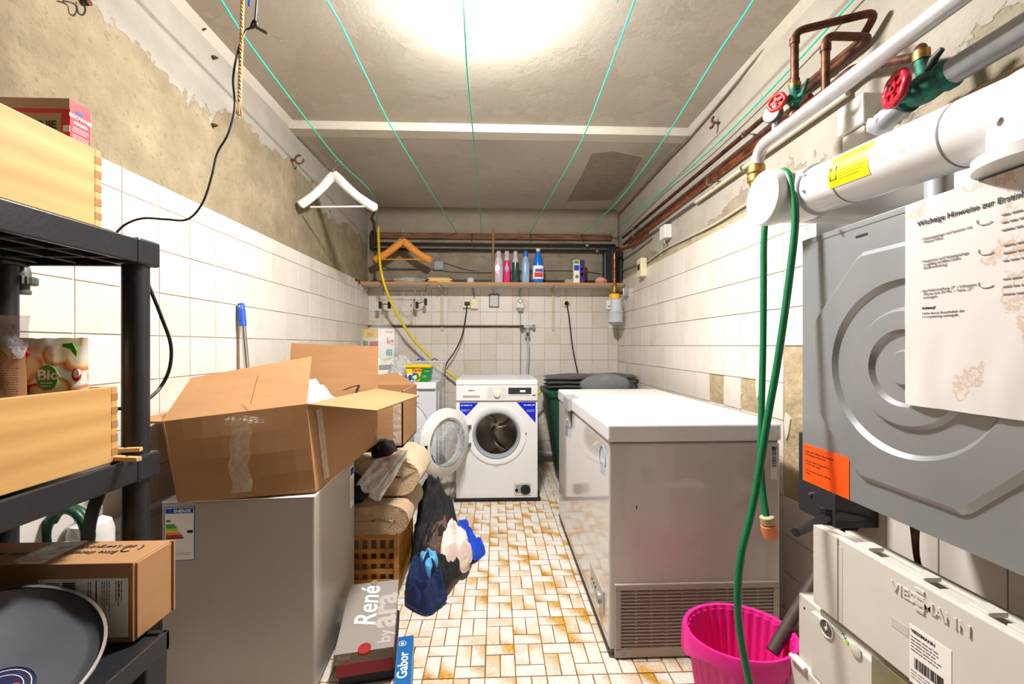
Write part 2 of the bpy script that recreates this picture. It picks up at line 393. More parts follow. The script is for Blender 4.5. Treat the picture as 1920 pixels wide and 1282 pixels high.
vis = sorted([c for c in cells if seen(c)], key=lambda c: c[1])[:298]; vset = set(vis); shp = {}
for c in vis:
    key = (round(c[2]-c[0], 4), round(c[3]-c[1], 4)); cx, cy = (c[0]+c[2])/2, (c[1]+c[3])/2
    if key not in shp:
        mb = MB(); piece(mb, -key[0]/2, -key[1]/2, key[0]/2, key[1]/2); me = bpy.data.meshes.new('floor_tile'); me.from_pydata([tuple(p) for p in mb.v], [], mb.f); me.materials.append(MATS['floor_tile']); shp[key] = me
    o = bpy.data.objects.new('floor_tile', shp[key]); COL.objects.link(o); o.parent = fl
    o.location = (cx, cy, random.uniform(-0.0006, 0.0002)); o.rotation_euler = (random.uniform(-.004,.004), random.uniform(-.004,.004), 0)
mb = MB()
for c in cells:
    if c not in vset: piece(mb, *c)
o = mb.build('floor_tile_field', 'floor_tile_rest', fl); o['kind'] = 'stuff'; o['label'] = 'rest of the small mosaic floor pieces'

wl = struct(MB().box(XL-0.12, YF, 0, XL, D, ZC).build('wall_left', 'plaster_left', origin=(XL,0,0)), 'left wall, white tiles below bare sandy plaster')
wr = struct(MB().box(XR, YF, 0, XR+0.12, D, ZC).build('wall_right', 'plaster_right', origin=(XR,0,0)), 'right wall, white tiles below rough plaster')
wb = struct(MB().box(XL-0.12, D, 0, XR+0.12, D+0.12, ZC).build('wall_back', 'plaster_back', origin=(0,D,0)), 'back wall, cream tiles below grey plaster')
struct(MB().box(XL-0.12, YF-0.12, 0, XR+0.12, YF, ZC).build('wall_front', 'rear_wall', origin=(0,YF,0)), 'wall behind the camera')
ce = struct(MB().box(XL-0.12, YF-0.12, ZC, XR+0.12, D+0.12, ZC+0.1).build('ceiling', 'plaster_ceiling', origin=(0,0,ZC)), 'stained beige plaster ceiling')
bm_ = MB(); y0 = at_z(640, 227, ZC).y
bm_.add([(XL,y0,ZC),(XL,y0+0.015,ZC-0.04),(XL,y0+0.1,ZC-0.045),(XL,y0+0.14,ZC-0.018),(XL,y0+0.2,ZC)] + [(XR,y0,ZC),(XR,y0+0.015,ZC-0.04),(XR,y0+0.1,ZC-0.045),(XR,y0+0.14,ZC-0.018),(XR,y0+0.2,ZC)], [(0,1,6,5),(1,2,7,6),(2,3,8,7),(3,4,9,8),(4,3,2,1,0),(5,6,7,8,9)])
struct(bm_.build('trim_1', 'plaster_ceiling'), 'shallow plaster rib across the ceiling')
mat('bare_concrete', (150,140,124), 0.95, var=0.12, scale=14, bump=0.5)
q = [at_z(*p, ZC) for p in ((1110,288),(1150,284),(1204,296),(1180,340),(1152,374),(1063,377),(1090,330))]
mb = MB(); mb.prism([(p.x, p.y, ZC-0.003) for p in q], (0,0,0.004)); mb.build('bare_patch', 'bare_concrete', ce, label='grey bare concrete patch')
mat('dark_seam', (120,108,92), 0.9, var=0.2)
# coved seam along the ceiling edges
for x, nme in ((XL, 'trim_2'), (XR, 'trim_3')):
    s = 1 if x < 0 else -1; mb = MB(); mb.prism([(x, YF, ZC), (x, YF, ZC-0.03), (x+s*0.03, YF, ZC)], (0, D-YF, 0)); struct(mb.build(nme, 'plaster_ceiling'), 'rounded plaster edge between ceiling and wall')
mb = MB(); mb.tube(bend([at_x(1468,48,XR-0.012), at_x(1360,180,XR-0.012), at_x(1290,262,XR-0.012), at_x(1262,290,XR-0.012), (XR-0.012, D-0.012, ZC-0.05), (XR-0.012, D-0.012, 2.08)], 0.03), 0.006, 6)
tag(mb.build('ceiling_cable', 'dark_seam', smooth=True), 'thin grey cable along the top of the right wall', 'cable')

TP, TG = 0.152, 0.0016
tile_me = {}
def tile_mesh(w_, h_):
    key = (round(w_, 4), round(h_, 4))
    if key not in tile_me:
        a, b_ = w_/2, h_/2; e = 0.0014; mb = MB()
        mb.hexa([(-a,-b_,0),(a,-b_,0),(a,b_,0),(-a,b_,0),(-a+e,-b_+e,0.006),(a-e,-b_+e,0.006),(a-e,b_-e,0.006),(-a+e,b_-e,0.006)])
        me = bpy.data.meshes.new('wall_tile'); me.from_pydata([tuple(p) for p in mb.v], [], mb.f); me.materials.append(MATS['wall_tile']); tile_me[key] = me
    return tile_me[key]
def tile_wall(wall, wloc, org, u, nrm, u0, u1, ul, z1, zl, skip=lambda a, b: False, bed=None):
    """square tiles on a wall between u0..u1 (along u), lines of the grid at ul + k*TP and zl + k*TP"""
    u = Vector(u); nrm = Vector(nrm); org = Vector(org); up = Vector((0,0,1))
    rot = Matrix((u, up, u.cross(up))).transposed().to_euler()
    k0 = math.floor((u0-ul)/TP)-1; j0 = math.floor((0-zl)/TP)-1
    for k in range(k0, k0+60):
        a, b_ = max(ul+k*TP, u0), min(ul+(k+1)*TP, u1)
        if b_-a < 0.02: continue
        for j in range(j0, j0+20):
            c_, d_ = max(zl+j*TP, 0.0), min(zl+(j+1)*TP, z1)
            if d_-c_ < 0.02 or skip((a+b_)/2, (c_+d_)/2): continue
            o = bpy.data.objects.new('wall_tile', tile_mesh(b_-a-TG, d_-c_-TG)); COL.objects.link(o); o.parent = wall
            p = org + u*((a+b_)/2) + up*((c_+d_)/2) + nrm*(0.003+random.uniform(-0.0006, 0.0006)); o.location = p - Vector(wloc)
            e = rot.copy(); o.rotation_euler = e; o.rotation_euler.rotate_axis('X', random.uniform(-.004,.004)); o.rotation_euler.rotate_axis('Y', random.uniform(-.004,.004))
g = MB().box(XL, YF, 0, XL+0.0045, D, TZ).build('tile_grout', 'wall_grout', wl)
tile_wall(wl, (XL,0,0), (XL,0,0), (0,1,0), (1,0,0), 0.9, D, at_x(223,640,XL).y, TZ, 1.155)
g = MB().box(XL, D-0.0045, 0, XR, D, TZ).build('tile_grout', 'wall_grout', wb)
tile_wall(wb, (0,D,0), (0,D,0), (1,0,0), (0,-1,0), XL+0.01, XR-0.01, at_y(1050.5,640,D).x, TZ, at_y(1050,615,D).z,
          lambda a, b: b < 0.26 and a > 0.25)
g = MB().box(XR-0.003, YF, 0, XR, D, TZ+0.06).build('tile_grout', 'tile_bed', wr)
def skip_r(a, b):
    a = -a
    return (1.54 < a < 1.69 and 0.5 < b < 1.12) or (1.85 < a < 1.99 and 0.82 < b < 0.97) or (2.15 < a < 2.29 and 0.82 < b < 0.97)
tile_wall(wr, (XR,0,0), (XR,0,0), (0,-1,0), (-1,0,0), -D+0.01, -0.6, -1.69, TZ+0.05, 1.12, skip_r)
# shards left around the broken tiles
mb = MB()
for (y, z, s) in ((2.02,0.86,1),(1.87,0.94,1),(1.68,0.8,1),(1.55,0.66,1)):
    pts = [(y, z+0.05), (y-0.03, z+0.03), (y-0.018, z-0.03), (y-0.004, z-0.06), (y+0.008, z)]
    mb.prism([(XR-0.003, a, b_) for a, b_ in pts], (-0.006, 0, 0))
mb.build('tile_shard', 'wall_tile', wr)

# ---------------------------------------------------------------- ceiling lamp
emat('lamp_glow', (255,252,249), LAMP)
lp = at_t(905, 0, 1.535); t = thing('ceiling_lamp', 'glowing round white dome lamp on the ceiling', 'lamp', (lp.x, lp.y, ZC-0.08))
MB().lathe([(0.098,-0.016),(0.097,-0.034),(0.085,-0.056),(0.055,-0.072),(0.001,-0.079)], (lp.x, lp.y, ZC), n=40, cap=False).build('globe', 'lamp_glow', t, smooth=True)
MB().lathe([(0.112,-0.017),(0.116,-0.012),(0.112,0.0)], (lp.x, lp.y, ZC), n=40).build('base', 'white_plastic', t, smooth=True)  # unseen plate added to block the lamp's light towards the ceiling
# ================================================================ left side
m, nt, b = nodes('pine'); tc = nt.nodes.new('ShaderNodeTexCoord'); mp = nt.nodes.new('ShaderNodeMapping'); mp.inputs['Scale'].default_value = (3, 0.7, 9)
nt.links.new(tc.outputs['Object'], mp.inputs[0]); nA = noise_(nt, mp.outputs[0], 5, 6, 0.6); wv = nt.nodes.new('ShaderNodeTexWave'); wv.bands_direction = 'Z'
wv.inputs['Scale'].default_value = 0.55; wv.inputs['Distortion'].default_value = 9; wv.inputs['Detail'].default_value = 3; wv.inputs['Detail Scale'].default_value = 0.6; nt.links.new(mp.outputs[0], wv.inputs['Vector'])
c = mixc(nt, math_(nt, 'MULTIPLY', wv.outputs['Fac'], 0.6), lin((206,164,102)), lin((172,122,64))); c = mixc(nt, ramp(nt, nA, [(0.4,(0,0,0)),(0.8,(1,1,1))]), c, lin((196,150,86)))
kn = noise_(nt, tc.outputs['Object'], 11, 2, 0.4); c = mixc(nt, ramp(nt, kn, [(0.74,(0,0,0)),(0.8,(1,1,1))]), c, lin((150,96,46)))
nt.links.new(c, b.inputs['Base Color']); b.inputs['Roughness'].default_value = 0.6

# --- black plastic shelving
SX0, SX1, SY0, SY1 = -1.192, -0.828, 0.30, 1.08
sh = thing('shelving_unit', 'black plastic shelving unit standing against the left wall', 'shelf', ((SX0+SX1)/2, (SY0+SY1)/2, 0))
LV = [1.368, 0.860]
for z in LV:
    mb = MB(); th = 0.055
    mb.box(SX0, SY0, z-th, SX0+0.012, SY1, z); mb.box(SX1-0.012, SY0, z-th, SX1, SY1, z)
    mb.box(SX0, SY0, z-th, SX1, SY0+0.012, z); mb.box(SX0, SY1-0.012, z-th, SX1, SY1, z)
    mb.box(SX0+0.012, SY0+0.012, z-0.022, SX1-0.012, SY1-0.012, z-0.014)
    for k in range(1, 9):
        y = SY0 + k*(SY1-SY0)/9; mb.box(SX0+0.012, y-0.003, z-0.05, SX1-0.012, y+0.003, z-0.02)
    for k in range(1, 4):
        x = SX0 + k*(SX1-SX0)/4; mb.box(x-0.003, SY0+0.012, z-0.05, x+0.003, SY1-0.012, z-0.02)
    mb.build('shelf_panel', 'black_plastic', sh, bevel=0.004)
for x in (SX0+0.03, SX1-0.03):
    for y in (SY0+0.03, SY1-0.03):
        mb = MB(); z0 = 0.0
        for z in sorted(LV):
            if z-0.055 - z0 > 0.02: mb.cyl((x,y,z0), (x,y,z-0.03), 0.0265, n=24)
            z0 = z-0.03
        mb.build('post', 'black_plastic', sh, smooth=True)
        for z in LV: MB().box(x-0.033, y-0.033, z-0.058, x+0.033, y+0.033, z+0.004).build('corner_socket', 'black_plastic', sh, bevel=0.006)

# --- pine crates
def crate(name, lab, x0, x1, y0, y1, z0, z1):
    t = thing(name, lab, 'crate', ((x0+x1)/2, (y0+y1)/2, z0), group='pine crates on the shelving'); w_ = 0.014; n = 5; h = (z1-z0)/(2*n+1)
    for x in (x0, x1-w_): MB().box(x, y0+w_, z0, x+w_, y1-w_, z1).build('side_board', 'pine', t, bevel=0.0015)
    for y in (y0, y1-w_): MB().box(x0+w_, y, z0, x1-w_, y+w_, z1).build('end_board', 'pine', t, bevel=0.0015)
    for (x, y) in ((x0,y0),(x1-w_,y0),(x0,y1-w_),(x1-w_,y1-w_)): MB().box(x, y, z0, x+w_, y+w_, z1).build('corner_joint', 'pine', t, bevel=0.001)
    for k in range(n):
        mb = MB(); z = z0 + (2*k+1)*h; mb.box(x1-0.001, y1-w_-0.001, z, x1+0.0006, y1+0.0006, z+h); mb.build('finger_joint', 'card_dark', t)
    MB().box(x0+w_, y0+w_, z0+0.002, x1-w_, y1-w_, z0+0.01).build('bottom_board', 'pine', t)
    return t
CX = -0.842
crate('pine_crate', 'pine crate on the top black shelf with a red box in it', -1.17, CX, at_x(190,400,CX).y-0.52, at_x(190,400,CX).y, 1.372, at_x(190,285,CX).z)
crate('pine_crate', 'pine crate on the middle black shelf holding a bag of apple rings', -1.17, CX, at_x(220,800,CX).y-0.52, at_x(220,800,CX).y, 0.864, at_x(220,724,CX).z)

# --- red brownie mix box standing in the top crate
bx1 = -0.862; yb0, yb1 = at_x(131,200,bx1).y, at_x(131,200,bx1).y+0.044; zt = at_x(131,184,bx1).z; bx0 = bx1-0.16; zb = 1.383
t = thing('brownie_mix_box', 'red brownie mix box standing in the top pine crate', 'box', ((bx0+bx1)/2, (yb0+yb1)/2, zb), 0)
mat('box_red', (206,36,44), 0.45, var=0.04); mat('box_maroon', (140,24,40), 0.5); mat('box_tan', (178,158,132), 0.6, var=0.08)
MB().box(bx0, yb0, zb, bx1, yb1, zt).build('carton', 'box_red', t, bevel=0.001)
f1 = Fr((bx0, yb0, zb), (1,0,0), (0,0,1)); hh = zt-zb
mb = MB(); f1.poly(mb, [(0,0),(0.145,0),(0.143,hh-0.045),(0.145,hh-0.03),(0.10,hh-0.032),(0.05,hh-0.03),(0,hh-0.036)]); mb.build('front_print', 'box_tan', t)
decal(f1, 0, hh-0.022, 0.16, hh-0.001, 'box_tan', t, 'front_print'); decal(f1, 0.147, hh-0.068, 0.16, hh-0.055, 'paper', t, 'front_print')
text('BROWNIE', f1, 0.135, hh-0.062, 0.022, 'ink', t, n=0.001, align='RIGHT', bold=0.02); text('CHOCOLATE FROSTING', f1, 0.135, hh-0.072, 0.008, 'ink', t, n=0.001, align='RIGHT')
f2 = Fr((bx1, yb0, zb), (0,1,0), (0,0,1))
text('BROWNIE', f2, 0.022, hh-0.036, 0.0105, 'white_ink', t, align='CENTER', bold=0.03); decal(f2, 0.008, hh-0.047, 0.036, hh-0.042, 'paper', t, 'side_print')
mb = MB(); f2.disc(mb, 0.021, hh-0.021, 0.008, 0.004); mb.build('side_print', 'blue_ink', t)
lines(f2, 0.005, hh-0.055, [0.034,0.034,0.03], 0.002, 0.004, 'white_ink', t); lines(f2, 0.005, hh-0.07, [0.034]*5, 0.0018, 0.0035, 'paper', t, seed=5)

# --- bag of dried apple rings and a kraft bag in the middle crate
def pouch(name, lab, p0, p1, h, zb, mt, bulge, cat='bag', taper=0.0, seed=1):
    p0 = Vector(p0); p1 = Vector(p1); p0.z = p1.z = 0; u = (p1-p0); nrm = Vector((u.y, -u.x, 0)).normalized(); t = thing(name, lab, cat, ((p0.x+p1.x)/2, (p0.y+p1.y)/2, zb)); mb = MB()
    for s in (1, -1):
        def fn(a, b_, s=s):
            e = (math.sin(math.pi*a)**0.5)*(math.sin(math.pi*min(1, max(0,(b_*0.93+0.03))))**0.6)
            w_ = 1 - taper*b_; q = p0 + u*(0.5+(a-0.5)*w_) + nrm*s*(bulge*e + 0.006*e*nz(a*6+seed, b_*6, s)) + Vector((0,0,zb+b_*h+0.004*nz(a*5, seed)))
            return q
        k = len(mb.v); mb.grid(fn, 24, 18) if s == 1 else mb.grid(lambda a, b_: fn(1-a, b_), 24, 18)
    mb.build('pouch', mt, t, smooth=True, ang=80); return t, nrm, u
m, nt, b = nodes('apple_print'); tc = nt.nodes.new('ShaderNodeTexCoord'); vo = nt.nodes.new('ShaderNodeTexVoronoi'); vo.inputs['Scale'].default_value = 26; nt.links.new(tc.outputs['Object'], vo.inputs['Vector'])
c = ramp(nt, vo.outputs['Distance'], [(0.0, lin((238,226,196))), (0.42, lin((240,222,180))), (0.52, lin((226,170,96))), (0.62, lin((214,110,60))), (0.75, lin((242,240,228)))])
c = mixc(nt, ramp(nt, noise_(nt, tc.outputs['Object'], 9, 2), [(0.52,(0,0,0)),(0.6,(1,1,1))]), c, lin((238,236,226))); nt.links.new(c, b.inputs['Base Color']); b.inputs['Roughness'].default_value = 0.2; b.inputs['Coat Weight'].default_value = 0.4
pa, pb = at_y(30, 700, 0.93), at_y(166, 700, 0.96)
t, nrm, u = pouch('apple_ring_bag', 'glossy bag of dried apple rings with a green Bio emblem', pa, pb, 0.26, 0.876, 'apple_print', 0.028, seed=3)
fb = Fr(Vector((pa.x, pa.y, 0.876+0.072)), u, (0,0,1)); W = u.length; dn = 0.030
mb = MB(); fb.disc(mb, W*0.58, 0.106, W*0.145, 0.026, dn, dn+0.003); mb.build('emblem', 'green_ink', t)
text('Bio', fb, W*0.6, 0.103, 0.028, 'white_ink', t, n=dn+0.0032, align='CENTER', bold=0.03); text('dm', fb, W*0.475, 0.103, 0.012, 'blue_ink', t, n=dn+0.0034, align='CENTER'); lines(fb, W*0.5, 0.094, [W*0.16,W*0.13], 0.003, 0.006, 'white_ink', t, n=dn+0.0032)
mb = MB(); fb.poly(mb, [(W*0.72,0.176),(W*0.86,0.178),(W*0.92,0.16),(W*0.91,0.148),(W*0.82,0.165),(W*0.72,0.17)], 0.016, 0.019); mb.build('leaf_print', 'green_ink', t)
mb = MB(); fb.poly(mb, [(W*0.1,0.165),(W*0.22,0.168),(W*0.28,0.155),(W*0.2,0.142),(W*0.13,0.15)], 0.018, 0.021); mb.build('apple_print_patch', 'red_ink', t)
mb = MB(); fb.disc(mb, W*0.9, 0.11, W*0.055, 0.014, 0.012, 0.018); mb.build('apple_print_patch', 'red_ink', t); mb = MB(); fb.disc(mb, W*0.915, 0.113, W*0.04, 0.009, 0.014, 0.0195); mb.build('apple_print_patch', 'paper', t)
mb = MB(); fb.poly(mb, [(W*0.16,0.09),(W*0.42,0.094),(W*0.40,0.078),(W*0.2,0.076)], 0.024, 0.027); mb.build('apple_print_patch', 'red_ink', t)
mat('kraft', (150,104,66), 0.8, var=0.06, scale=12)
pa, pb = at_y(-75, 700, 0.86), at_y(48, 700, 0.885)
t, nrm, u = pouch('kraft_bag', 'brown paper bag with a clear plastic top beside the apple rings', pa, pb, 0.24, 0.876, 'kraft', 0.03, seed=9)
fb = Fr(Vector((pa.x, pa.y, 0.876)), u, (0,0,1)); lines(fb, u.length*0.62, 0.20, [0.045]*18, 0.002, 0.0045, 'faded_ink', t, n=0.0305)
mb = MB(); mb.grid(lambda a, b_: Vector(pa) + u*(0.05+0.95*a+0.15*b_*(a-0.3)) + nrm*(0.01*math.sin(a*9+b_*5)*(1-b_)+0.004) + Vector((0,0,-Vector(pa).z+1.095+0.085*b_)), 20, 12); mb.build('clear_top', 'bag_film', t, smooth=True)
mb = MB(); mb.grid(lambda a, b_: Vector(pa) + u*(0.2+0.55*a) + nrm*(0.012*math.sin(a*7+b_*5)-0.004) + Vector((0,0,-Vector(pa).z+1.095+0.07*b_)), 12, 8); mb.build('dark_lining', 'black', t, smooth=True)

# --- clothes pegs on the shelf corner
mat('peg_wood', (206,168,112), 0.7)
for k, (px, py, a) in enumerate(((232,852,0.15), (236,858,-0.2))):
    p = at_z(px, py, 0.872); t = thing('clothes_peg', ('upper' if k == 0 else 'lower') + ' wooden clothes peg lying on the middle shelf corner', 'clothes peg', (p.x, p.y, 0.866 + 0.012*(1-k)), a, 'clothes pegs on the shelf')
    for s in (-1, 1): MB().hexa([(-0.035,0.005*s-0.004,0),(0.035,0.003*s-0.003,0),(0.035,0.003*s+0.003,0),(-0.035,0.005*s+0.004,0),(-0.035,0.005*s-0.004,0.009),(0.035,0.003*s-0.003,0.009),(0.035,0.003*s+0.003,0.009),(-0.035,0.005*s+0.004,0.009)]).build('half', 'peg_wood', t, bevel=0.001, world=False)
    MB().cyl((0.004,0,-0.0005),(0.004,0,0.0105),0.0035,n=12).build('spring', 'steel', t, world=False)

# --- parcel on the lower shelf
px1 = -0.728; y0 = at_x(253,1100,px1).y; y1 = at_x(325,1100,px1).y; zb, zt = 0.5215, at_x(253,1055,px1).z; px0 = -1.10
t = thing('parcel_box', 'brown cardboard parcel with a shipping label on the lower shelf', 'box', ((px0+px1)/2, (y0+y1)/2, zb))
MB().box(px0, y0, zb, px1-0.004, y1, zt).build('carton', 'card', t, bevel=0.002)
MB().box(px1-0.006, y0+0.006, zb+0.003, px1, y1-0.005, zt-0.003).build('end_flap', 'card', t, bevel=0.001)
MB().box(px1-0.003, y1-0.004, zb+0.004, px1+0.004, y1, zt-0.001).build('edge_lip', 'card', t)
fp = Fr((px0, y0, zb), (1,0,0), (0,0,1)); ux = lambda px: at_y(px, 1100, y0).x - px0
h = zt-zb; decal(fp, ux(72), 0.012, ux(240), h-0.03, 'paper', t, 'shipping_label')
lb = [(ux(88), ux(112)), (ux(118), ux(142))]
for i, (a, b_) in enumerate(lb): barcode(fp, a, 0.03, b_, h-0.036, 'ink', t, n=0.001, seed=i+4, vertical=True)
decal(fp, ux(180), 0.08, ux(182), h-0.034, 'ink', t, 'rule_line', 0.0006, 0.001)
fv = Fr(fp.p(0,0,0), (0,0,-1), (1,0,0))
for i, (px, a) in enumerate(((170,0.1),(196,0.06),(205,0.06),(222,0.05),(228,0.04))): lines(fv, -h+0.036, ux(px), [a, a*0.8], 0.0022, 0.0045, 'ink', t, n=0.001, seed=i+11)
text('Bitte diesen Karton wieder verwenden', Fr((px0, y1, zt), (-1,0,0), (0,-1,0)), -(px1-px0)+0.075, 0.05, 0.02, 'ink', t)
text('der Leergutrückgabe', Fr((px0, y1, zt), (-1,0,0), (0,-1,0)), -(px1-px0)+0.055, 0.025, 0.02, 'ink', t)
ft = Fr((px1, y0, zt), (1,0,0), (0,1,0)); mb = MB(); mb.tube([ft.p(-0.062+0.012*math.cos(a), 0.06+0.012*math.sin(a), 0.0006) for a in [R(x) for x in range(120, 330, 15)]], 0.0016, 5); mb.tube([ft.p(-0.058+0.02*math.cos(a), 0.064+0.016*math.sin(a), 0.0006) for a in [R(x) for x in range(-30, 60, 15)]], 0.0016, 5); mb.build('return_mark', 'ink', t)
mb = MB(); mb.grid(lambda a, b_: (px0+0.12+0.07*a, y0+0.001+(y1-y0)*b_, zt+0.0012+0.0015*nz(a*8,b_*8)), 10, 10); mb.build('tape', 'tape_film', t, smooth=True)

# --- low black stool that carries the parcel
SQ = 0.52; t = thing('plastic_stool', 'low black plastic stand carrying the parcel and the pan', 'stand', (-0.93, 0.7, 0)); x0, x1, ya, yb2 = -1.185, -0.69, 0.40, 0.93
mb = MB(); mb.box(x0, ya, SQ-0.012, x1, yb2, SQ-0.006); mb.box(x0,ya,SQ-0.04,x1,ya+0.012,SQ); mb.box(x0,yb2-0.012,SQ-0.04,x1,yb2,SQ); mb.box(x0,ya,SQ-0.04,x0+0.012,yb2,SQ); mb.box(x1-0.012,ya,SQ-0.04,x1,yb2,SQ); mb.build('top_tray', 'black_plastic', t, bevel=0.003)
for x, sx in ((x0+0.03,0), (x1-0.03,1)):
    for y in (ya+0.03, yb2-0.03): mb = MB(); mb.hexa([(x-0.02,y-0.02,0),(x+0.02,y-0.02,0),(x+0.02,y+0.02,0),(x-0.02,y+0.02,0),(x-0.028,y-0.028,SQ-0.03),(x+0.028,y-0.028,SQ-0.03),(x+0.028,y+0.028,SQ-0.03),(x-0.028,y+0.028,SQ-0.03)]); mb.build('leg', 'black_plastic', t, bevel=0.004)
# --- shiny pan with lids lying on the stand
m_pan = mat('pan_grey', (132,134,142), 0.25, 0.7, var=0.08); mat('lime', (150,220,30), 0.35); mat('can_navy', (24,28,70), 0.3, 0.3); mat('can_green', (30,120,40), 0.35, 0.3)
tl_ = R(26); ax = Vector((0.88*math.sin(tl_), -0.47*math.sin(tl_), math.cos(tl_))).normalized(); rr = 0.150; cc = Vector((-0.845, 0.73, SQ+rr*math.sin(tl_)+0.012))
t = thing('frying_pan', 'large dark grey pan tilted against the parcel', 'pan', (cc.x, cc.y, SQ))
MB().lathe([(0.001,0.0),(rr*0.86,0.0),(rr*0.93,0.006),(rr,0.02),(rr+0.003,0.021),(rr*0.95,0.003),(rr*0.88,-0.005),(0.001,-0.005)], cc-ax*0.02, ax, n=72, cap=False).build('pan_body', 'pan_grey', t, smooth=True)
MB().lathe([(rr,0.0),(rr+0.005,0.002),(rr+0.004,0.005),(rr-0.001,0.004)], cc, ax, n=72, cap=False).build('rim', 'steel', t, smooth=True)
pu, pv, _ = frame(ax); pu = Vector((1,0,0)) - ax*ax.x; pu.normalize(); pv = ax.cross(pu)
def lid(lab, du, dv_, r_, m1, m2, marks):
    q = cc-ax*0.0195+pu*du+pv*dv_; t = thing('jar_lid', lab, 'lid', q, group='lids lying in the pan')
    MB().lathe([(r_,0),(r_*1.03,0.004),(r_,0.010),(r_*0.94,0.011)], q, ax, n=36, cap=False).build('lid_rim', m2, t, smooth=True); MB().cyl(q, q+ax*0.0105, r_*0.95, n=36).build('lid_top', m1, t); marks(t, Fr(q+ax*0.0105, pu, pv))
def mk(t, f):
    for r_ in (0.034, 0.025):
        mb = MB(); mb.tube([f.p(r_*math.cos(a), r_*math.sin(a), 0.0006) for a in [R(x) for x in range(0,360,12)]], 0.0007, 5, closed=True); mb.build('ring_print', 'white_ink', t)
    mb = MB(); f.disc(mb, 0.012, 0.008, 0.008); mb.build('mark', 'red_ink', t); lines(f, -0.014, 0.006, [0.018]*3, 0.003, 0.006, 'white_ink', t)
lid('dark blue lid with a red mark lying in the pan', 0.055, -0.02, 0.040, 'can_navy', 'can_navy', mk)
lid('green rimmed dark lid lying in the pan', -0.03, -0.065, 0.036, 'pan_grey', 'can_green', lambda t, f: None)
lid('white lid with a lime green rim lying in the pan', 0.072, -0.098, 0.036, 'white_plastic', 'lime', lambda t, f: text('GPM', f, 0, -0.007, 0.02, 'red_ink', t, n=0.0004, align='CENTER', bold=0.03))

# --- plumbing behind the shelving
mb = MB(); p0 = at_x(150,945,XL+0.05); p1 = at_x(330,975,XL+0.05)
mb.cyl((XL+0.05,p0.y-0.1,0.575),(XL+0.05,2.9,0.545),0.022,n=20); tag(mb.build('drain_pipe', 'grey_pipe', smooth=True), 'grey drain pipe running low along the left wall behind the shelving', 'pipe')
t = thing('garden_hose', 'dark green hose coiled behind the shelving unit', 'hose', (-1.1, 1.2, 0.3)); c0 = at_y(128, 985, 1.18)
mat('hose_dark', (16,64,40), 0.4); mb = MB(); mb.tube([(c0.x+0.055*math.cos(a), 1.17+0.012*a/6, c0.z-0.03+0.075*math.sin(a)) for a in [R(x) for x in range(-60,520,15)]], 0.011, 10); mb.build('coil', 'hose_dark', t, smooth=True)
p = at_y(175, 960, 1.16); t = thing('strap_band', 'black rubber strap hanging behind the middle shelf', 'strap', (p.x, 1.16, p.z-0.1)); mb = MB()
pts = spline([at_y(196,900,1.16), at_y(182,935,1.15), at_y(172,965,1.15), at_y(165,1005,1.16), at_y(160,1060,1.17)], 5)
for a, b_ in zip(pts[:-1], pts[1:]): mb.beam(a, b_, 0.03, 0.006, (0,1,0))
mb.build('band', 'black', t)
p = at_y(75, 990, 1.12); t = thing('white_canister', 'white plastic canister behind the shelving unit', 'canister', (-1.135, 1.24, 0.0))
MB().lathe([(0.045,0),(0.05,0.01),(0.05,0.6),(0.044,0.625),(0.02,0.64),(0.02,0.655)], (-1.135,1.24,0.0), n=28).build('body', 'white_plastic', t, smooth=True)
MB().lathe([(0.024,0.645),(0.024,0.665),(0.018,0.668)], (-1.135,1.24,0.0), n=20).build('cap', 'grey_plastic', t, smooth=True)
# --- hose coupling on the wall above the crate
p = at_x(42, 525, XL+0.045); t = thing('hose_coupling', 'dark grey plastic elbow coupling on the wall under the top shelf', 'coupling', (p.x, p.y, p.z-0.035))
mat('coupling_grey', (84,86,80), 0.5); mb = MB(); mb.tube(bend([(XL+0.007,p.y,p.z+0.03),(p.x-0.004,p.y,p.z+0.03),(p.x,p.y,p.z)],0.025), 0.017, 16); mb.build('elbow', 'coupling_grey', t, smooth=True)
mb = MB(); mb.lathe([(0.024,0),(0.026,0.003),(0.026,0.017),(0.024,0.02)], (p.x,p.y,p.z-0.012), n=40, wob=lambda a,r,h: 1+0.05*(1 if int(a*20/math.pi) % 2 else -1)); mb.build('nut', 'coupling_grey', t)
MB().lathe([(0.014,-0.035),(0.016,-0.033),(0.016,-0.026),(0.013,-0.024),(0.013,-0.012)], (p.x,p.y,p.z), n=20).build('spigot', 'coupling_grey', t, smooth=True)

# --- mop handle with blue grip against the wall
p = at_x(452, 568, XL+0.03); q = at_x(462, 690, XL+0.07); dv = (q-p).normalized()
end = p + dv * ((p.z-0.0)/-dv.z) if dv.z < 0 else q
end = Vector((XL+0.16, p.y-0.03, 0.0)); dv = (end-p).normalized()
t = thing('mop_handle', 'broom stick with a blue grip leaning on the left wall', 'broom', end)
mat('grip_blue', (30,84,200), 0.45)
mb = MB(); mb.cyl(p+dv*0.09, end, 0.0115, n=18); mb.build('stick', 'steel', t, smooth=True)
mb = MB(); pr = [(0.008,0),(0.0135,0.003),(0.014,0.03)]
for k in range(12): pr += [(0.0155,0.032+k*0.006),(0.0142,0.035+k*0.006)]
pr += [(0.015,0.105),(0.0118,0.106)]; mb.lathe(pr, p, dv, n=20); mb.build('grip', 'grip_blue', t, smooth=True)
u, v, d = frame(dv); MB().cyl(p+dv*0.016-Vector((0.001,0.0145,0)), p+dv*0.016-Vector((0,0.005,0)), 0.004, n=12).build('hang_hole', 'white_plastic', t)

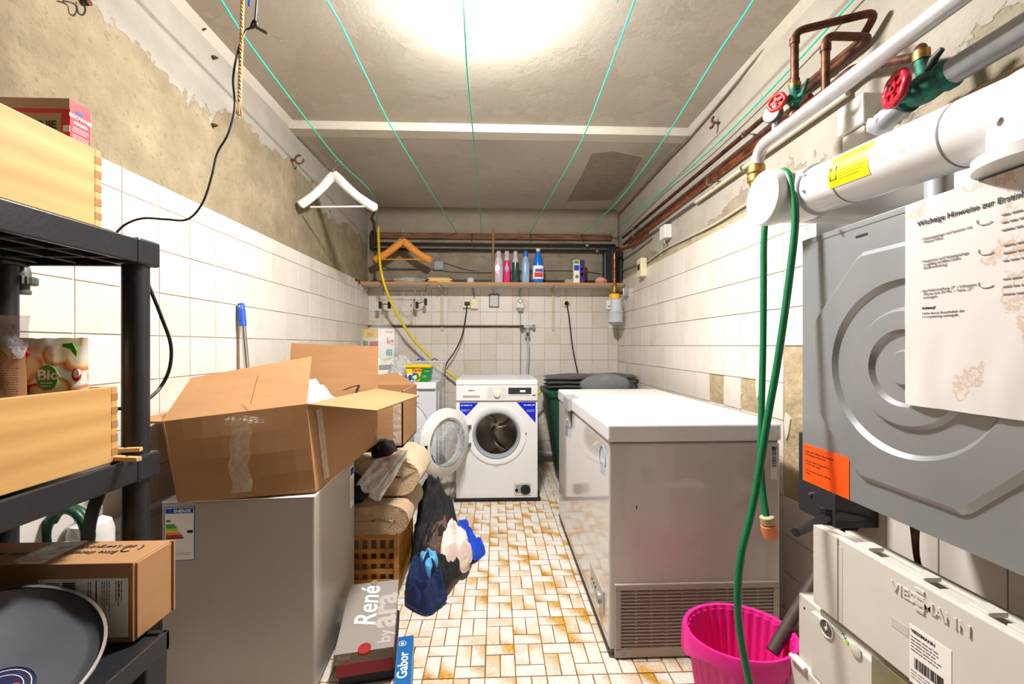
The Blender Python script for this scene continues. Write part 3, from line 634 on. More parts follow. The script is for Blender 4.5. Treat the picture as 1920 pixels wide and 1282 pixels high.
# --- small table-top freezer
MF = (-0.578, 1.383); rz = R(4); mfw, mfd, mfh = 0.452, 0.49, 0.64
t = thing('table_freezer', 'small white freezer with an energy label, under the open carton', 'freezer', (MF[0], MF[1], 0), rz)
mat('freezer_white', (174,166,156), 0.3, var=0.02, scale=4)
MB().box(-mfw, 0, 0.01, 0, mfd, mfh-0.002).build('cabinet', 'freezer_white', t, bevel=0.006, world=False)
MB().box(-mfw, 0.0, mfh-0.004, 0, mfd, mfh).build('top_sheet', 'white_enamel', t, bevel=0.002, world=False)
MB().box(-mfw+0.045, 0.006, mfh, -mfw+0.115, 0.03, mfh+0.006).build('hinge_cover', 'freezer_white', t, bevel=0.002, world=False)
for x in (-mfw+0.04, -0.04):
    for y in (0.04, mfd-0.04): MB().cyl((x,y,0),(x,y,0.012),0.018,n=14).build('foot', 'black', t, world=False)
M_ = WM[t.name]; fr = Fr(M_ @ Vector((-mfw,0,0)), M_.to_3x3() @ Vector((1,0,0)), (0,0,1)); fv = lambda px, py: ((at_y(px,py,1.37).x - (M_ @ Vector((-mfw,0,0))).x))
u0, u1 = 0.009, 0.096; v1 = mfh-0.018; v0 = v1-0.165
decal(fr, u0, v0, u1, v1, 'blue_ink', t, 'energy_label'); decal(fr, u0+0.002, v0+0.002, u1-0.002, v1-0.002, 'paper', t, 'energy_label', 0.0004, 0.0009)
decal(fr, u0+0.004, v1-0.019, u1-0.004, v1-0.004, 'blue_ink', t, 'label_header', 0.0009, 0.0012); text('ENERGIE', fr, u0+0.028, v1-0.016, 0.0125, 'white_ink', t, n=0.0013, bold=0.02)
decal(fr, u0+0.006, v1-0.046, u0+0.018, v1-0.038, 'faded_ink', t, 'class_mark', 0.0009, 0.0012)
for k, cl in enumerate(('green_ink','green_ink','lime','yellow_ink','orange_ink','red_ink','box_maroon')):
    y = v1-0.058-k*0.0066; mb = MB(); l = 0.024+k*0.0042; fr.poly(mb, [(u0+0.005,y),(u0+0.005+l,y),(u0+0.008+l,y+0.003),(u0+0.005+l,y+0.006),(u0+0.005,y+0.006)], 0.0009, 0.0012); mb.build('class_bar', cl, t)
mb = MB(); y = v1-0.081; fr.poly(mb, [(u1-0.023,y+0.0045),(u1-0.019,y),(u1-0.005,y),(u1-0.005,y+0.009),(u1-0.019,y+0.009)], 0.0009, 0.0012); mb.build('class_arrow', 'ink', t)
lines(fr, u0+0.006, v0+0.022, [0.07]*2, 0.0022, 0.005, 'faded_ink', t, n=0.0009)
fs = Fr(M_ @ Vector((0,mfd-0.10,0)), M_.to_3x3() @ Vector((0,1,0)), (0,0,1))
decal(fs, 0.03, mfh-0.20, 0.085, mfh-0.03, 'paper', t, 'side_sticker'); decal(fs, 0.034, mfh-0.065, 0.081, mfh-0.035, 'blue_ink', t, 'side_sticker', 0.0006, 0.001); lines(fs, 0.036, mfh-0.085, [0.04]*12, 0.003, 0.008, 'faded_ink', t, n=0.0008)

# --- big open carton on the freezer
A = dict(bfl=at_z(333,942,0.647), bfr=at_z(592,922,0.647), bbr=at_z(708,829,0.647), tfl=at_t(303,790,1.27), tfr=at_t(575,757,1.385), tbr=at_t(708,728,2.08))
A['bbl'] = Vector((A['bfl'].x-0.01, A['bbr'].y-0.02, 0.647)); A['tbl'] = Vector((A['tbr'].x-0.425, A['tbr'].y, A['tbr'].z))
t = thing('open_carton', 'large open cardboard carton with raised flaps on the small freezer', 'box', ((A['bfl']+A['bbr'])/2).to_tuple()[:2] + (0.645,))
def panel(name, q, th, mt='card', rows=4, warp=0.0):
    q = [Vector(p) for p in q]; nrm = (q[1]-q[0]).cross(q[3]-q[0]).normalized(); mb = MB()
    for s in (0, 1):
        mb.grid(lambda a, b_: (q[0]*(1-a)+q[1]*a)*(1-b_)+(q[3]*(1-a)+q[2]*a)*b_ - nrm*th*s + nrm*warp*math.sin(math.pi*a)*math.sin(math.pi*b_), 8, rows)
    w_ = 9; nv = (rows+1)*w_; edge = list(range(0,9)) + [8+w_*j for j in range(1,rows+1)] + [rows*w_+7-i for i in range(8)] + [w_*j for j in range(rows-1,0,-1)]
    fs = [(edge[i], edge[(i+1) % len(edge)], edge[(i+1) % len(edge)]+nv, edge[i]+nv) for i in range(len(edge))]
    half = len(mb.f)//2; mb.f = mb.f[:half] + [f[::-1] for f in mb.f[half:]] + [f[::-1] for f in fs]
    return mb.build(name, mt, t)
TH = 0.006
panel('front_panel', [A['bfl'],A['bfr'],A['tfr'],A['tfl']], TH, warp=0.008)
panel('side_panel', [A['bfr'],A['bbr'],A['tbr'],A['tfr']], TH, warp=0.006)
panel('back_panel', [A['bbr'],A['bbl'],A['tbl'],A['tbr']], TH)
panel('side_panel', [A['bbl'],A['bfl'],A['tfl'],A['tbl']], TH, warp=0.006)
panel('bottom_panel', [A['bfl'],A['bbl'],A['bbr'],A['bfr']], TH)
ff = panel('front_flap', [A['tfl'],A['tfr'],at_t(584,668,1.55),at_t(358,708,1.42)], TH, warp=-0.006)
panel('back_flap', [A['tbl'],A['tbr'],at_t(708,649,2.09),at_t(546,643,2.085)], TH)
panel('right_flap', [A['tfr'],at_t(706,769,1.45),at_t(786,741,1.95),A['tbr']], TH, warp=0.004)
panel('left_flap', [A['tbl'],at_t(238,786,1.40)+Vector((0.0,0.25,0)),at_t(232,792,1.27)+Vector((0.0,0.02,0.0)),A['tfl']], TH, warp=0.004)
fr = Fr(A['bfl'], A['bfr']-A['bfl'], A['tfl']-A['bfl']); W = (A['bfr']-A['bfl']).length
mb = MB(); mb.grid(lambda a, b_: fr.p(0.145+0.055*a+0.012*nz(b_*4), 0.02+0.215*b_, 0.010+0.003*nz(a*9,b_*14,2)), 8, 24); mb.build('tape', 'tape_film', t, smooth=True)
mb = MB(); mb.grid(lambda a, b_: fr.p(0.13+0.11*a, 0.235+0.03*b_*(1-abs(a-0.4)), 0.012+0.010*abs(nz(a*7,b_*6,5))), 14, 6); mb.build('tape', 'tape_film', t, smooth=True)
fr = Fr(A['bfr'], A['bbr']-A['bfr'], A['tfr']-A['bfr'])
for u_ in (0.05, 0.66): mb = MB(); mb.grid(lambda a, b_: fr.p(u_+0.045*a, 0.02+0.24*b_, 0.009+0.002*nz(a*9,b_*14,u_)), 6, 20); mb.build('tape', 'tape_film', t, smooth=True)
fl_ = Fr(A['tfl'], A['tfr']-A['tfl'], at_t(470,688,1.37)-A['tfl']); mb = MB(); mb.cyl(fl_.p(0.235,0.02,0.0012), fl_.p(0.258,0.11,0.0012), 0.001, n=6); mb.build('crease', 'card_dark', t)
# white cloth, a dark garment and straps in the carton
def lumpy(x0, x1, y0, y1, z0, h, seed, f=9, amp=0.02, nu=36, nv=36, base=0.0):
    mb = MB()
    def fn(a, b_):
        e = (math.sin(math.pi*a)*math.sin(math.pi*b_))**0.35
        return Vector((x0+(x1-x0)*a+0.01*nz(b_*7,seed), y0+(y1-y0)*b_+0.01*nz(a*7,seed+3), z0 + e*(h*(0.8+0.3*nz(a*2.2+seed,b_*2.2)) + amp*abs(nz(a*f+seed,b_*f,1))*1.6)))
    mb.grid(fn, nu, nv); b0 = [p.copy() for p in mb.v]; k = len(mb.v); w_ = nu+1
    edge = list(range(0,nu+1)) + [nu+w_*j for j in range(1,nv+1)] + [nv*w_+nu-1-i for i in range(nu)] + [w_*j for j in range(nv-1,0,-1)]
    mb.f.append(tuple(reversed(edge))); return mb
mat('cloth_white', (240,240,242), 0.9, var=0.02, bump=0.2, bscale=90, sheen=0.2); mat('cloth_black', (24,24,26), 0.95, var=0.2, bump=0.3, bscale=80)
tag(lumpy(-0.97,-0.63,1.60,2.06,0.70,0.32,4,amp=0.03).build('white_cloth', 'cloth_white', smooth=True, ang=80), 'bundle of white cloth inside the big open carton', 'cloth')
tag(lumpy(-0.86,-0.64,1.44,1.66,0.70,0.21,8,amp=0.03).build('dark_garment', 'cloth_black', smooth=True, ang=80), 'dark garment in the near end of the big open carton', 'cloth')
t = thing('black_strap', 'black strap lying on the white cloth in the carton', 'strap', (-0.66, 1.95, 0.9))
mb = MB(); q = [at_t(645,731,1.90), at_t(660,725,1.93), at_t(673,722,1.95)]; 
for a, b_ in zip(q[:-1], q[1:]): mb.beam(a, b_, 0.011, 0.003)
mb.beam(at_t(673,722,1.95), at_t(668,736,1.90), 0.011, 0.003); mb.build('band', 'black', t)

# --- second carton behind
t = thing('cardboard_box', 'smaller open cardboard box behind the large carton', 'box', (-0.72, 2.36, 0.60))
x1_ = at_y(757,800,2.24).x; x0_ = x1_-0.43; ya, yb_ = 2.22, 2.60; za, zb_ = 0.60, 0.885
panel('front_panel', [(x0_,ya,za),(x1_,ya,za),(x1_,ya,zb_),(x0_,ya,zb_)], TH); panel('side_panel', [(x1_,ya,za),(x1_,yb_,za),(x1_,yb_,zb_),(x1_,ya,zb_)], TH)
panel('back_panel', [(x1_,yb_,za),(x0_,yb_,za),(x0_,yb_,zb_),(x1_,yb_,zb_)], TH); panel('side_panel', [(x0_,yb_,za),(x0_,ya,za),(x0_,ya,zb_),(x0_,yb_,zb_)], TH)
panel('bottom_panel', [(x0_,ya,za),(x0_,yb_,za),(x1_,yb_,za),(x1_,ya,za)], TH)
panel('back_flap', [(x0_+0.02,yb_,zb_),(x1_,yb_,zb_),at_y(743,698,yb_+0.02),at_y(722,706,yb_+0.02)-Vector((0.3,0,0.02))], TH)
mb = MB(); mb.grid(lambda a, b_: (x1_-0.05+0.04*a, ya-0.003-0.002*abs(nz(a*5,b_*9)), za+0.02+0.26*b_), 5, 14); mb.build('tape', 'tape_film', t, smooth=True)

# --- cable with antenna tip and the black power lead around the shelf
t = thing('black_cable', 'thin black cable hanging from the ceiling down to the top shelf', 'cable', at_t(222,432,1.08))
path = [at_t(484,-30,1.25), at_t(480,20,1.25), at_t(477,48,1.24), at_t(470,52,1.24), at_t(476,38,1.24), at_t(481,46,1.24), at_t(470,52,1.24), at_t(458,62,1.23), at_t(444,105,1.2), at_t(437,150,1.2), at_t(440,200,1.19), at_t(428,250,1.18), at_t(407,288,1.17), at_t(397,330,1.16), at_t(380,380,1.15), at_t(352,411,1.14), at_t(310,411,1.12), at_t(270,409,1.10), at_t(240,418,1.09), at_t(222,432,1.08), at_t(212,446,1.075)]
MB().tube(spline(path, 6), 0.0028, 8).build('lead', 'black', t, smooth=True)
MB().tube([at_t(478,50,1.24), at_t(500,62,1.23)], 0.0042, 8).build('plug', 'black', t, smooth=True); MB().tube([at_t(500,62,1.23), at_t(528,76,1.22)], 0.0013, 6).build('tip', 'steel', t, smooth=True)
t = thing('power_lead', 'black lead looping over the corner of the shelving unit', 'cable', at_t(270,755,1.06))
path = [at_t(150,418,1.02), at_t(185,428,1.04), at_t(215,438,1.05), at_t(240,457,1.05), at_t(262,495,1.04), at_t(283,545,1.05), at_t(303,595,1.07), at_t(320,645,1.09), at_t(318,690,1.1), at_t(300,727,1.09), at_t(272,752,1.03), at_t(245,764,1.0), at_t(222,766,1.0), at_t(205,764,1.0)]
for p in path[:3]: p.z = max(p.z, 1.376)
MB().tube(spline(path, 6), 0.0042, 8).build('lead', 'black', t, smooth=True)
# --- frayed rope end
mat('rope', (206,168,112), 0.95, var=0.2, scale=120, bump=0.4)
t = thing('rope_end', 'piece of frayed tan rope hanging from the ceiling', 'rope', at_t(448,212,1.2)); ax0, ax1 = at_t(456,-40,1.22), at_t(449,190,1.2)
for s in range(3):
    pts = []
    for k in range(90):
        q = ax0 + (ax1-ax0)*(k/89); a = k*0.75 + s*2.094; pts.append(q + Vector((0.0028*math.cos(a), 0.0028*math.sin(a), 0)))
    MB().tube(pts, 0.0028, 6).build('strand', 'rope', t, smooth=True)
mb = MB()
for k in range(16):
    a = k*2.4; r_ = 0.009*math.sqrt((k+1)/16); mb.tube([ax1, ax1+Vector((r_*math.cos(a)*0.6, r_*math.sin(a)*0.6, -0.018)), ax1+Vector((r_*math.cos(a), r_*math.sin(a), -0.036-0.004*(k % 3)))], 0.0014, 5)
mb.build('frayed_tip', 'rope', t)
# --- hooks and plugs in the left wall
for k, (px, py, lab) in enumerate(((375,53,'rusty bolt stub high on the left wall nearest the rope'), (398,107,'rusty bolt stub in the left wall beside the black cable'), (398,234,'rusty bolt stub lower on the left wall under the flaking paint'))):
    p = at_x(px, py, XL); t = thing('wall_bolt', lab, 'bolt', (p.x, p.y, p.z), group='bolt stubs in the left wall')
    MB().cyl(p, p+Vector((0.014,0,-0.002)), 0.0075, n=10).build('plug', 'rust', t, smooth=True); MB().cyl(p, p+Vector((0.024,0,-0.003)), 0.0035, n=8).build('pin', 'rust', t, smooth=True)
p = at_x(545, 300, XL); t = thing('wall_hook', 'rusty screw hook in the left wall near the white hanger', 'hook', p)
MB().cyl(p, p+Vector((0.03,0,0)), 0.006, n=10).build('shank', 'rust', t, smooth=True)
cq = p+Vector((0.05,0,0.004)); MB().tube([cq+Vector((0.024*math.cos(a), 0, 0.024*math.sin(a))) for a in [R(x) for x in range(70, 380, 15)]], 0.0055, 8).build('hook_curve', 'rust', t, smooth=True)
p = at_x(155, 4, XL); t = thing('wire_hook', 'bent black wire hook high on the left wall', 'hook', p - Vector((0,0,0.03)))
MB().cyl(p, p+Vector((0.02,0,0.0)), 0.009, n=10).build('plug', 'rust', t, smooth=True)
MB().tube(spline([at_x(118,2,XL+0.012), at_x(130,4,XL+0.016), at_x(142,10,XL+0.018), at_x(147,24,XL+0.02), at_x(155,28,XL+0.02), at_x(160,18,XL+0.02), at_x(155,3,XL+0.015)], 6), 0.0022, 8).build('wire', 'black', t, smooth=True)
# ================================================================ back of the room
# --- washing machine
WX0, WX1, WY0, WY1, WZ0, WZ1 = at_y(855,900,3.08).x, at_y(1008,900,3.08).x, 3.08, 3.66, 0.022, 0.872
t = thing('board', 'dark board under the washing machine', 'board', ((WX0+WX1)/2, (WY0+WY1)/2, 0)); MB().box(WX0-0.012, WY0-0.012, 0.0005, WX1+0.02, WY1+0.02, 0.02).build('plank', 'black', t, bevel=0.002)
MB().box(WX0-0.01, WY0-0.005, 0.02, WX0+0.06, WY0+0.06, 0.0215).build('pad', 'black_plastic', t)
t = thing('washing_machine', 'white front-loading washing machine with its round door open', 'washing machine', ((WX0+WX1)/2, (WY0+WY1)/2, WZ0))
fr = Fr((WX0, WY0, WZ0), (1,0,0), (0,0,1)); W, Hh = WX1-WX0, WZ1-WZ0
vz = lambda py: at_y(930, py, WY0).z - WZ0
ux = lambda px: at_y(px, 800, WY0).x - WX0
zc, cu = vz(815), ux(931); zp = vz(752)
mb = MB(); mb.box(WX0, WY0+0.004, WZ0, WX0+0.01, WY1, WZ1-0.03); mb.box(WX1-0.01, WY0+0.004, WZ0, WX1, WY1, WZ1-0.03); mb.box(WX0, WY1-0.01, WZ0, WX1, WY1, WZ1-0.03); mb.box(WX0, WY0+0.004, WZ0, WX1, WY1, WZ0+0.01)
mb.build('cabinet', 'white_enamel', t, bevel=0.003)
mb = MB(); mb.plate_hole(fr, W, zp, (cu, zc), 0.172, 0.008, 64); mb.build('front_panel', 'white_enamel', t, bevel=0.002)
MB().box(WX0-0.001, WY0-0.004, WZ1-0.034, WX1+0.001, WY1+0.002, WZ1).build('top_panel', 'white_enamel', t, bevel=0.006)
mb = MB(); mb.box(WX0, WY0-0.012, WZ0+zp+0.003, WX1, WY0+0.05, WZ1-0.036); cp = mb.build('control_panel', 'white_plastic', t, bevel=0.005)
fc = Fr((WX0, WY0-0.012, WZ0), (1,0,0), (0,0,1)); mat('recess_olive', (168,166,150), 0.5); mat('display_dark', (52,54,60), 0.2)
MB().box(WX0+0.006, WY0-0.0135, WZ0+zp+0.008, WX0+ux(913), WY0-0.006, WZ1-0.04).build('detergent_drawer', 'white_enamel', t, bevel=0.002)
decal(fc, ux(868), vz(745), ux(900), vz(740.5), 'recess_olive', t, 'drawer_handle', 0.001, 0.0022)
text('SIEMENS', fc, ux(884), vz(732.5), 0.0125, 'ink', t, n=0.0022, align='CENTER', bold=0.02)
pcn = fc.p(ux(932), vz(738), 0.0); d_ = MB(); d_.lathe([(0.024,0),(0.023,0.012),(0.021,0.016),(0.0,0.0165)], pcn, (0,-1,0), n=28); dk = d_.build('dial', 'white_plastic', t, smooth=True)
for s in (-1, 1):
    for k in range(6): lines(fc, ux(932)+(0.033 if s > 0 else -0.064), vz(728)-0.013*k, [0.03], 0.003, 0.01, 'faded_ink', t, n=0.0004, seed=k+s)
decal(fc, ux(953), vz(738.5), ux(996), vz(726.5), 'display_dark', t, 'display', 0, 0.001); decal(fc, ux(975), vz(735), ux(985), vz(731), 'paper', t, 'display_window', 0.001, 0.0014)
lines(fc, ux(955), vz(741.5), [0.145], 0.005, 0.01, 'faded_ink', t, n=0.0004, seed=9); decal(fc, ux(998), vz(742), ux(1004), vz(740), 'ink', t, 'start_mark')
mat('sticker_blue', (16,40,190), 0.3)
mb = MB(); fr.poly(mb, [(ux(862),vz(754.5)),(ux(897),vz(754.5)),(ux(874),vz(779)),(ux(862),vz(768))], 0.0002, 0.001); mb.build('corner_sticker', 'sticker_blue', t)
mb = MB(); fr.poly(mb, [(ux(969),vz(754)),(ux(1004.5),vz(754)),(ux(1004),vz(793))], 0.0002, 0.001); mb.build('corner_sticker', 'sticker_blue', t)
for (a, b_, wds, s) in ((864,757,[0.08],1),(864,765,[0.066,0.05],2),(982,757,[0.08],3),(988,766,[0.056,0.05],4)): lines(fr, ux(a), vz(b_)-0.012, wds, 0.010 if len(wds) == 1 else 0.004, 0.009, 'white_ink', t, n=0.0011, seed=s)
mb = MB(); mb.lathe([(0.216,0),(0.214,0.006),(0.205,0.008),(0.185,0.004),(0.174,0.0),(0.174,-0.004)], fr.p(cu,zc), (0,-1,0), n=64, cap=False); mb.build('door_surround', 'white_enamel', t, smooth=True)
mat('gasket_grey', (150,160,168), 0.5); mb = MB(); mb.lathe([(0.173,0.002),(0.168,0.007),(0.158,0.004),(0.150,-0.01),(0.148,-0.03),(0.156,-0.06),(0.165,-0.06)], fr.p(cu,zc), (0,-1,0), n=56, cap=False); mb.build('gasket', 'gasket_grey', t, smooth=True)
mat('drum_steel', (206,200,190), 0.28, 1.0, var=0.1, scale=8, col2=(170,160,148))
mb = MB(); mb.lathe([(0.150,-0.05),(0.24,-0.055),(0.243,-0.07),(0.243,-0.36),(0.22,-0.385),(0.10,-0.40),(0.06,-0.39),(0.001,-0.39)], fr.p(cu,zc), (0,-1,0), n=56, cap=False); dr = mb.build('drum', 'drum_steel', t, smooth=True)
for k in range(3):
    a = R(30+120*k); q = fr.p(cu+0.225*math.cos(a), zc+0.225*math.sin(a)); mb = MB(); mb.tube([q+Vector((0,0.075,0)), q+Vector((0,0.09,0)), q+Vector((0,0.35,0)), q+Vector((0,0.37,0))], [0.006,0.028,0.034,0.01], 12); mb.build('drum_lifter', 'drum_steel', dr, smooth=True)
for k in range(3):
    a0 = R(100+120*k); mb = MB(); mb.tube([fr.p(cu+r_*math.cos(a0+r_*6), zc+r_*math.sin(a0+r_*6))+Vector((0,0.375-0.02*(r_/0.2),0)) for r_ in [0.02*q for q in range(1,11)]], 0.013, 8); mb.build('drum_rib', 'drum_steel', dr, smooth=True)
mb = MB(); mb.box(WX0+ux(964), WY0-0.0015, WZ0+vz(928.5), WX0+ux(995), WY0, WZ0+vz(906)); fp_ = mb.build('filter_compartment', 'grey_plastic', t)
mat('filter_pale', (206,204,190), 0.5); 
for (a, b_, c_, d_) in ((964.5,928,995,925.5),(964.5,909,995,906.5),(964.5,925.5,967,909)): decal(fr, ux(a), vz(b_), ux(c_), vz(d_), 'filter_pale', t, 'filter_frame', 0.0015, 0.004)
MB().lathe([(0.034,0),(0.034,0.008),(0.02,0.012),(0.001,0.012)], fr.p(ux(985),vz(918),0.001), (0,-1,0), n=24).build('filter_cap', 'black', t, smooth=True); MB().lathe([(0.012,0),(0.012,0.005),(0.001,0.006)], fr.p(ux(968.5),vz(919),0.001), (0,-1,0), n=16).build('drain_plug', 'black', t, smooth=True)
MB().cyl(fr.p(ux(985),vz(813),0.0), fr.p(ux(985),vz(813),0.007), 0.009, n=14).build('lock_hole', 'black', t); text('vario Perfect', fr, ux(930), vz(875), 0.008, 'faded_ink', t, align='CENTER')
# open door
hg = Vector((WX0+ux(880), WY0-0.02, 0)); an = R(52); dd = Vector((-math.cos(an), -math.sin(an), 0)); ni = Vector((math.sin(an), -math.cos(an), 0)); dc = hg + dd*0.232; dc.z = WZ0 + zc - 0.008
mb = MB(); mb.lathe([(0.150,0.0),(0.158,0.018),(0.170,0.024),(0.215,0.012),(0.230,-0.004),(0.230,-0.02),(0.218,-0.034),(0.16,-0.044),(0.148,-0.03),(0.150,0.0)], dc, ni, n=64, cap=False); dor = mb.build('door', 'white_plastic', t, smooth=True)
glass = mat('door_glass', (225,228,230), 0.03, trans=1.0, var=0.0, ior=1.3)
mb = MB(); mb.lathe([(0.150,-0.02),(0.146,0.02),(0.135,0.06),(0.115,0.085),(0.06,0.094),(0.001,0.096)], dc, ni, n=48, cap=False); mb.build('door_glass_bowl', film('door_film', (200,204,206), 0.36, 0.04), dor, smooth=True)
mb = MB(); mb.lathe([(0.152,0.016),(0.157,0.026),(0.163,0.022)], dc, ni, n=56, cap=False); mb.build('glass_ring', 'chrome', dor, smooth=True)
lq = dc + dd*0.198 + ni*0.016; MB().box(lq.x-0.006, lq.y-0.008, lq.z-0.022, lq.x+0.012, lq.y+0.006, lq.z+0.02).build('latch', 'black', dor, bevel=0.003)
for dz in (0.07, -0.06): q = dc - dd*0.215 + Vector((0,0,dz)); mb = MB(); mb.beam(q, q-dd*0.03+Vector((0.0,0.008,0)), 0.02, 0.03); mb.build('hinge', 'steel', dor, bevel=0.002)

# --- tumble dryer
DX0, DX1, DY0, DY1, DZ = -1.05, at_y(818,850,3.24).x, 3.24, 3.84, 0.845
t = thing('tumble_dryer', 'white tumble dryer with a dark round window left of the washing machine', 'dryer', ((DX0+DX1)/2, (DY0+DY1)/2, 0)); mat('dryer_white', (214,216,222), 0.25, var=0.015)
MB().box(DX0, DY0, 0.015, DX1, DY1, DZ-0.04).build('cabinet', 'dryer_white', t, bevel=0.004)
mb = MB(); mb.hexa([(DX0,DY0-0.025,DZ-0.05),(DX1,DY0-0.025,DZ-0.05),(DX1,DY1,DZ-0.04),(DX0,DY1,DZ-0.04),(DX0,DY0-0.012,DZ),(DX1,DY0-0.012,DZ),(DX1,DY1,DZ),(DX0,DY1,DZ)]); mb.build('top_panel', 'dryer_white', t, bevel=0.006)
fd = Fr((DX0, DY0, 0), (1,0,0), (0,0,1)); dW = DX1-DX0
mb = MB(); fd.rect(mb, 0.01, DZ-0.155, dW-0.13, DZ-0.06, 0.0, 0.008); mb.build('control_strip', 'dryer_white', t, bevel=0.003); decal(fd, dW-0.20, DZ-0.064, dW-0.15, DZ-0.056, 'ink', t, 'vent_slot'); MB().cyl(fd.p(dW-0.25,DZ-0.02,0.012), fd.p(dW-0.25,DZ-0.02,0.026), 0.006, n=10).build('screw', 'steel', t)
dcx, dcz = 0.285, 0.46
mb = MB(); mb.lathe([(0.26,0.0),(0.258,0.012),(0.24,0.02),(0.185,0.022),(0.178,0.014)], fd.p(dcx,dcz), (0,-1,0), n=64, cap=False); dd_ = mb.build('door', 'dryer_white', t, smooth=True)
mat('dryer_window', (60,44,40), 0.08, 0.0, var=0.2, scale=6, coat=0.6); mb = MB(); mb.lathe([(0.18,0.013),(0.12,0.03),(0.001,0.036)], fd.p(dcx,dcz), (0,-1,0), n=48, cap=False); mb.build('window', 'dryer_window', dd_, smooth=True)
mb = MB(); mb.tube([fd.p(dcx+0.268*math.cos(a), dcz+0.268*math.sin(a), 0.001) for a in [R(x) for x in range(-75,80,5)]], 0.002, 5); mb.build('door_gap', 'faded_ink', t)
mb = MB(); fd.rect(mb, dcx+0.15, dcz-0.07, dcx+0.2, dcz+0.055, 0.018, 0.028); mb.build('door_grip', 'dryer_white', dd_, bevel=0.006)
decal(fd, dW-0.062, 0.11, dW-0.02, 0.155, 'grey_plastic', t, 'base_recess', 0.0, 0.001); decal(fd, dW-0.06, 0.113, dW-0.042, 0.152, 'ink', t, 'base_slot', 0.001, 0.0015)
mb = MB()
mat('groove_grey', (176,178,184), 0.5)
for y in (DY0+0.10, DY0+0.14, DY0+0.38, DY0+0.42): mb.box(DX1-0.0005, y, 0.2, DX1+0.003, y+0.02, DZ-0.08)
mb.build('side_bead', 'dryer_white', t, bevel=0.002)
for x in (DX0+0.05, DX1-0.05): MB().cyl((x,DY0+0.05,0),(x,DY0+0.05,0.018),0.02,n=14).build('foot', 'black', t); MB().cyl((x,DY1-0.05,0),(x,DY1-0.05,0.018),0.02,n=14).build('foot', 'black', t)

# --- things on the dryer
p = at_y(787, 716, 3.34); t = thing('detergent_pod_tub', 'green and yellow tub of detergent pods on the dryer', 'detergent', (p.x, 3.34, DZ))
mat('pod_green', (30,130,60), 0.35); mat('pod_yellow', (246,190,20), 0.35)
w2 = 0.094; hb = 0.13; mb = MB(); mb.hexa([(p.x-w2*0.86,3.285,DZ),(p.x+w2*0.86,3.285,DZ),(p.x+w2*0.86,3.40,DZ),(p.x-w2*0.86,3.40,DZ),(p.x-w2,3.275,DZ+hb-0.02),(p.x+w2,3.275,DZ+hb-0.02),(p.x+w2,3.41,DZ+hb-0.02),(p.x-w2,3.41,DZ+hb-0.02)]); mb.build('tub', 'pod_green', t, bevel=0.006)
MB().box(p.x-w2-0.004,3.27,DZ+hb-0.022,p.x+w2+0.004,3.415,DZ+hb).build('lid', 'pod_yellow', t, bevel=0.005)
f = Fr((p.x-w2, 3.284, DZ), (1,0,0), (0,-0.09,1)); 
mb = MB(); f.poly(mb, [(0.016,0.004),(0.10,0.004),(0.125,0.1),(0.004,0.1)], 0.0005, 0.003); mb.build('front_print', 'yellow_ink', t)
mb = MB(); f.poly(mb, [(0.016,0.004),(0.075,0.004),(0.08,0.07),(0.01,0.06)], 0.003, 0.0036); mb.build('front_print', 'white_ink', t)
for (a0, a1, cm) in ((20,140,'blue_ink'),(140,260,'green_ink'),(260,380,'pod_green')):
    mb = MB(); mb.tube([f.p(0.072+0.024*math.cos(R(a)), 0.04+0.024*math.sin(R(a)), 0.006) for a in range(a0,a1,10)], [0.004+0.007*i/11 for i in range(len(range(a0,a1,10)))], 6); mb.build('swirl_print', cm, t)
mb = MB(); f.disc(mb, 0.032, 0.032, 0.015, 0.024, 0.0036, 0.0045); mb.build('pod_print', 'blue_ink', t)
text('Persil', f, 0.088, 0.078, 0.036, 'red_ink', t, n=0.0055, align='CENTER', bold=0.02); lines(f, 0.14, 0.08, [0.035], 0.006, 0.01, 'white_ink', t, n=0.0034); lines(f, 0.125, 0.045, [0.03,0.03], 0.005, 0.01, 'white_ink', t, n=0.0034)
p = at_y(803, 700, 3.56); t = thing('clear_container', 'clear plastic storage box with blue clips behind the detergent pods', 'container', (p.x, 3.58, DZ)); film('box_film', (236,238,240), 0.3, 0.15)
mb = MB(); mb.hexa([(p.x-0.115,3.50,DZ),(p.x+0.115,3.50,DZ),(p.x+0.115,3.68,DZ),(p.x-0.115,3.68,DZ),(p.x-0.135,3.48,DZ+0.135),(p.x+0.135,3.48,DZ+0.135),(p.x+0.135,3.70,DZ+0.135),(p.x-0.135,3.70,DZ+0.135)]); mb.build('tub', 'box_film', t, bevel=0.008)
MB().box(p.x-0.142,3.474,DZ+0.136,p.x+0.142,3.706,DZ+0.15).build('lid', 'box_film', t, bevel=0.005)
for dx in (-0.06, 0.06): mb = MB(); mb.tube([(p.x+dx+0.022*math.cos(a), 3.51, DZ+0.152+0.016*math.sin(a)) for a in [R(x) for x in range(0,181,15)]], 0.005, 8); mb.build('clip', 'blue_ink', t, smooth=True)
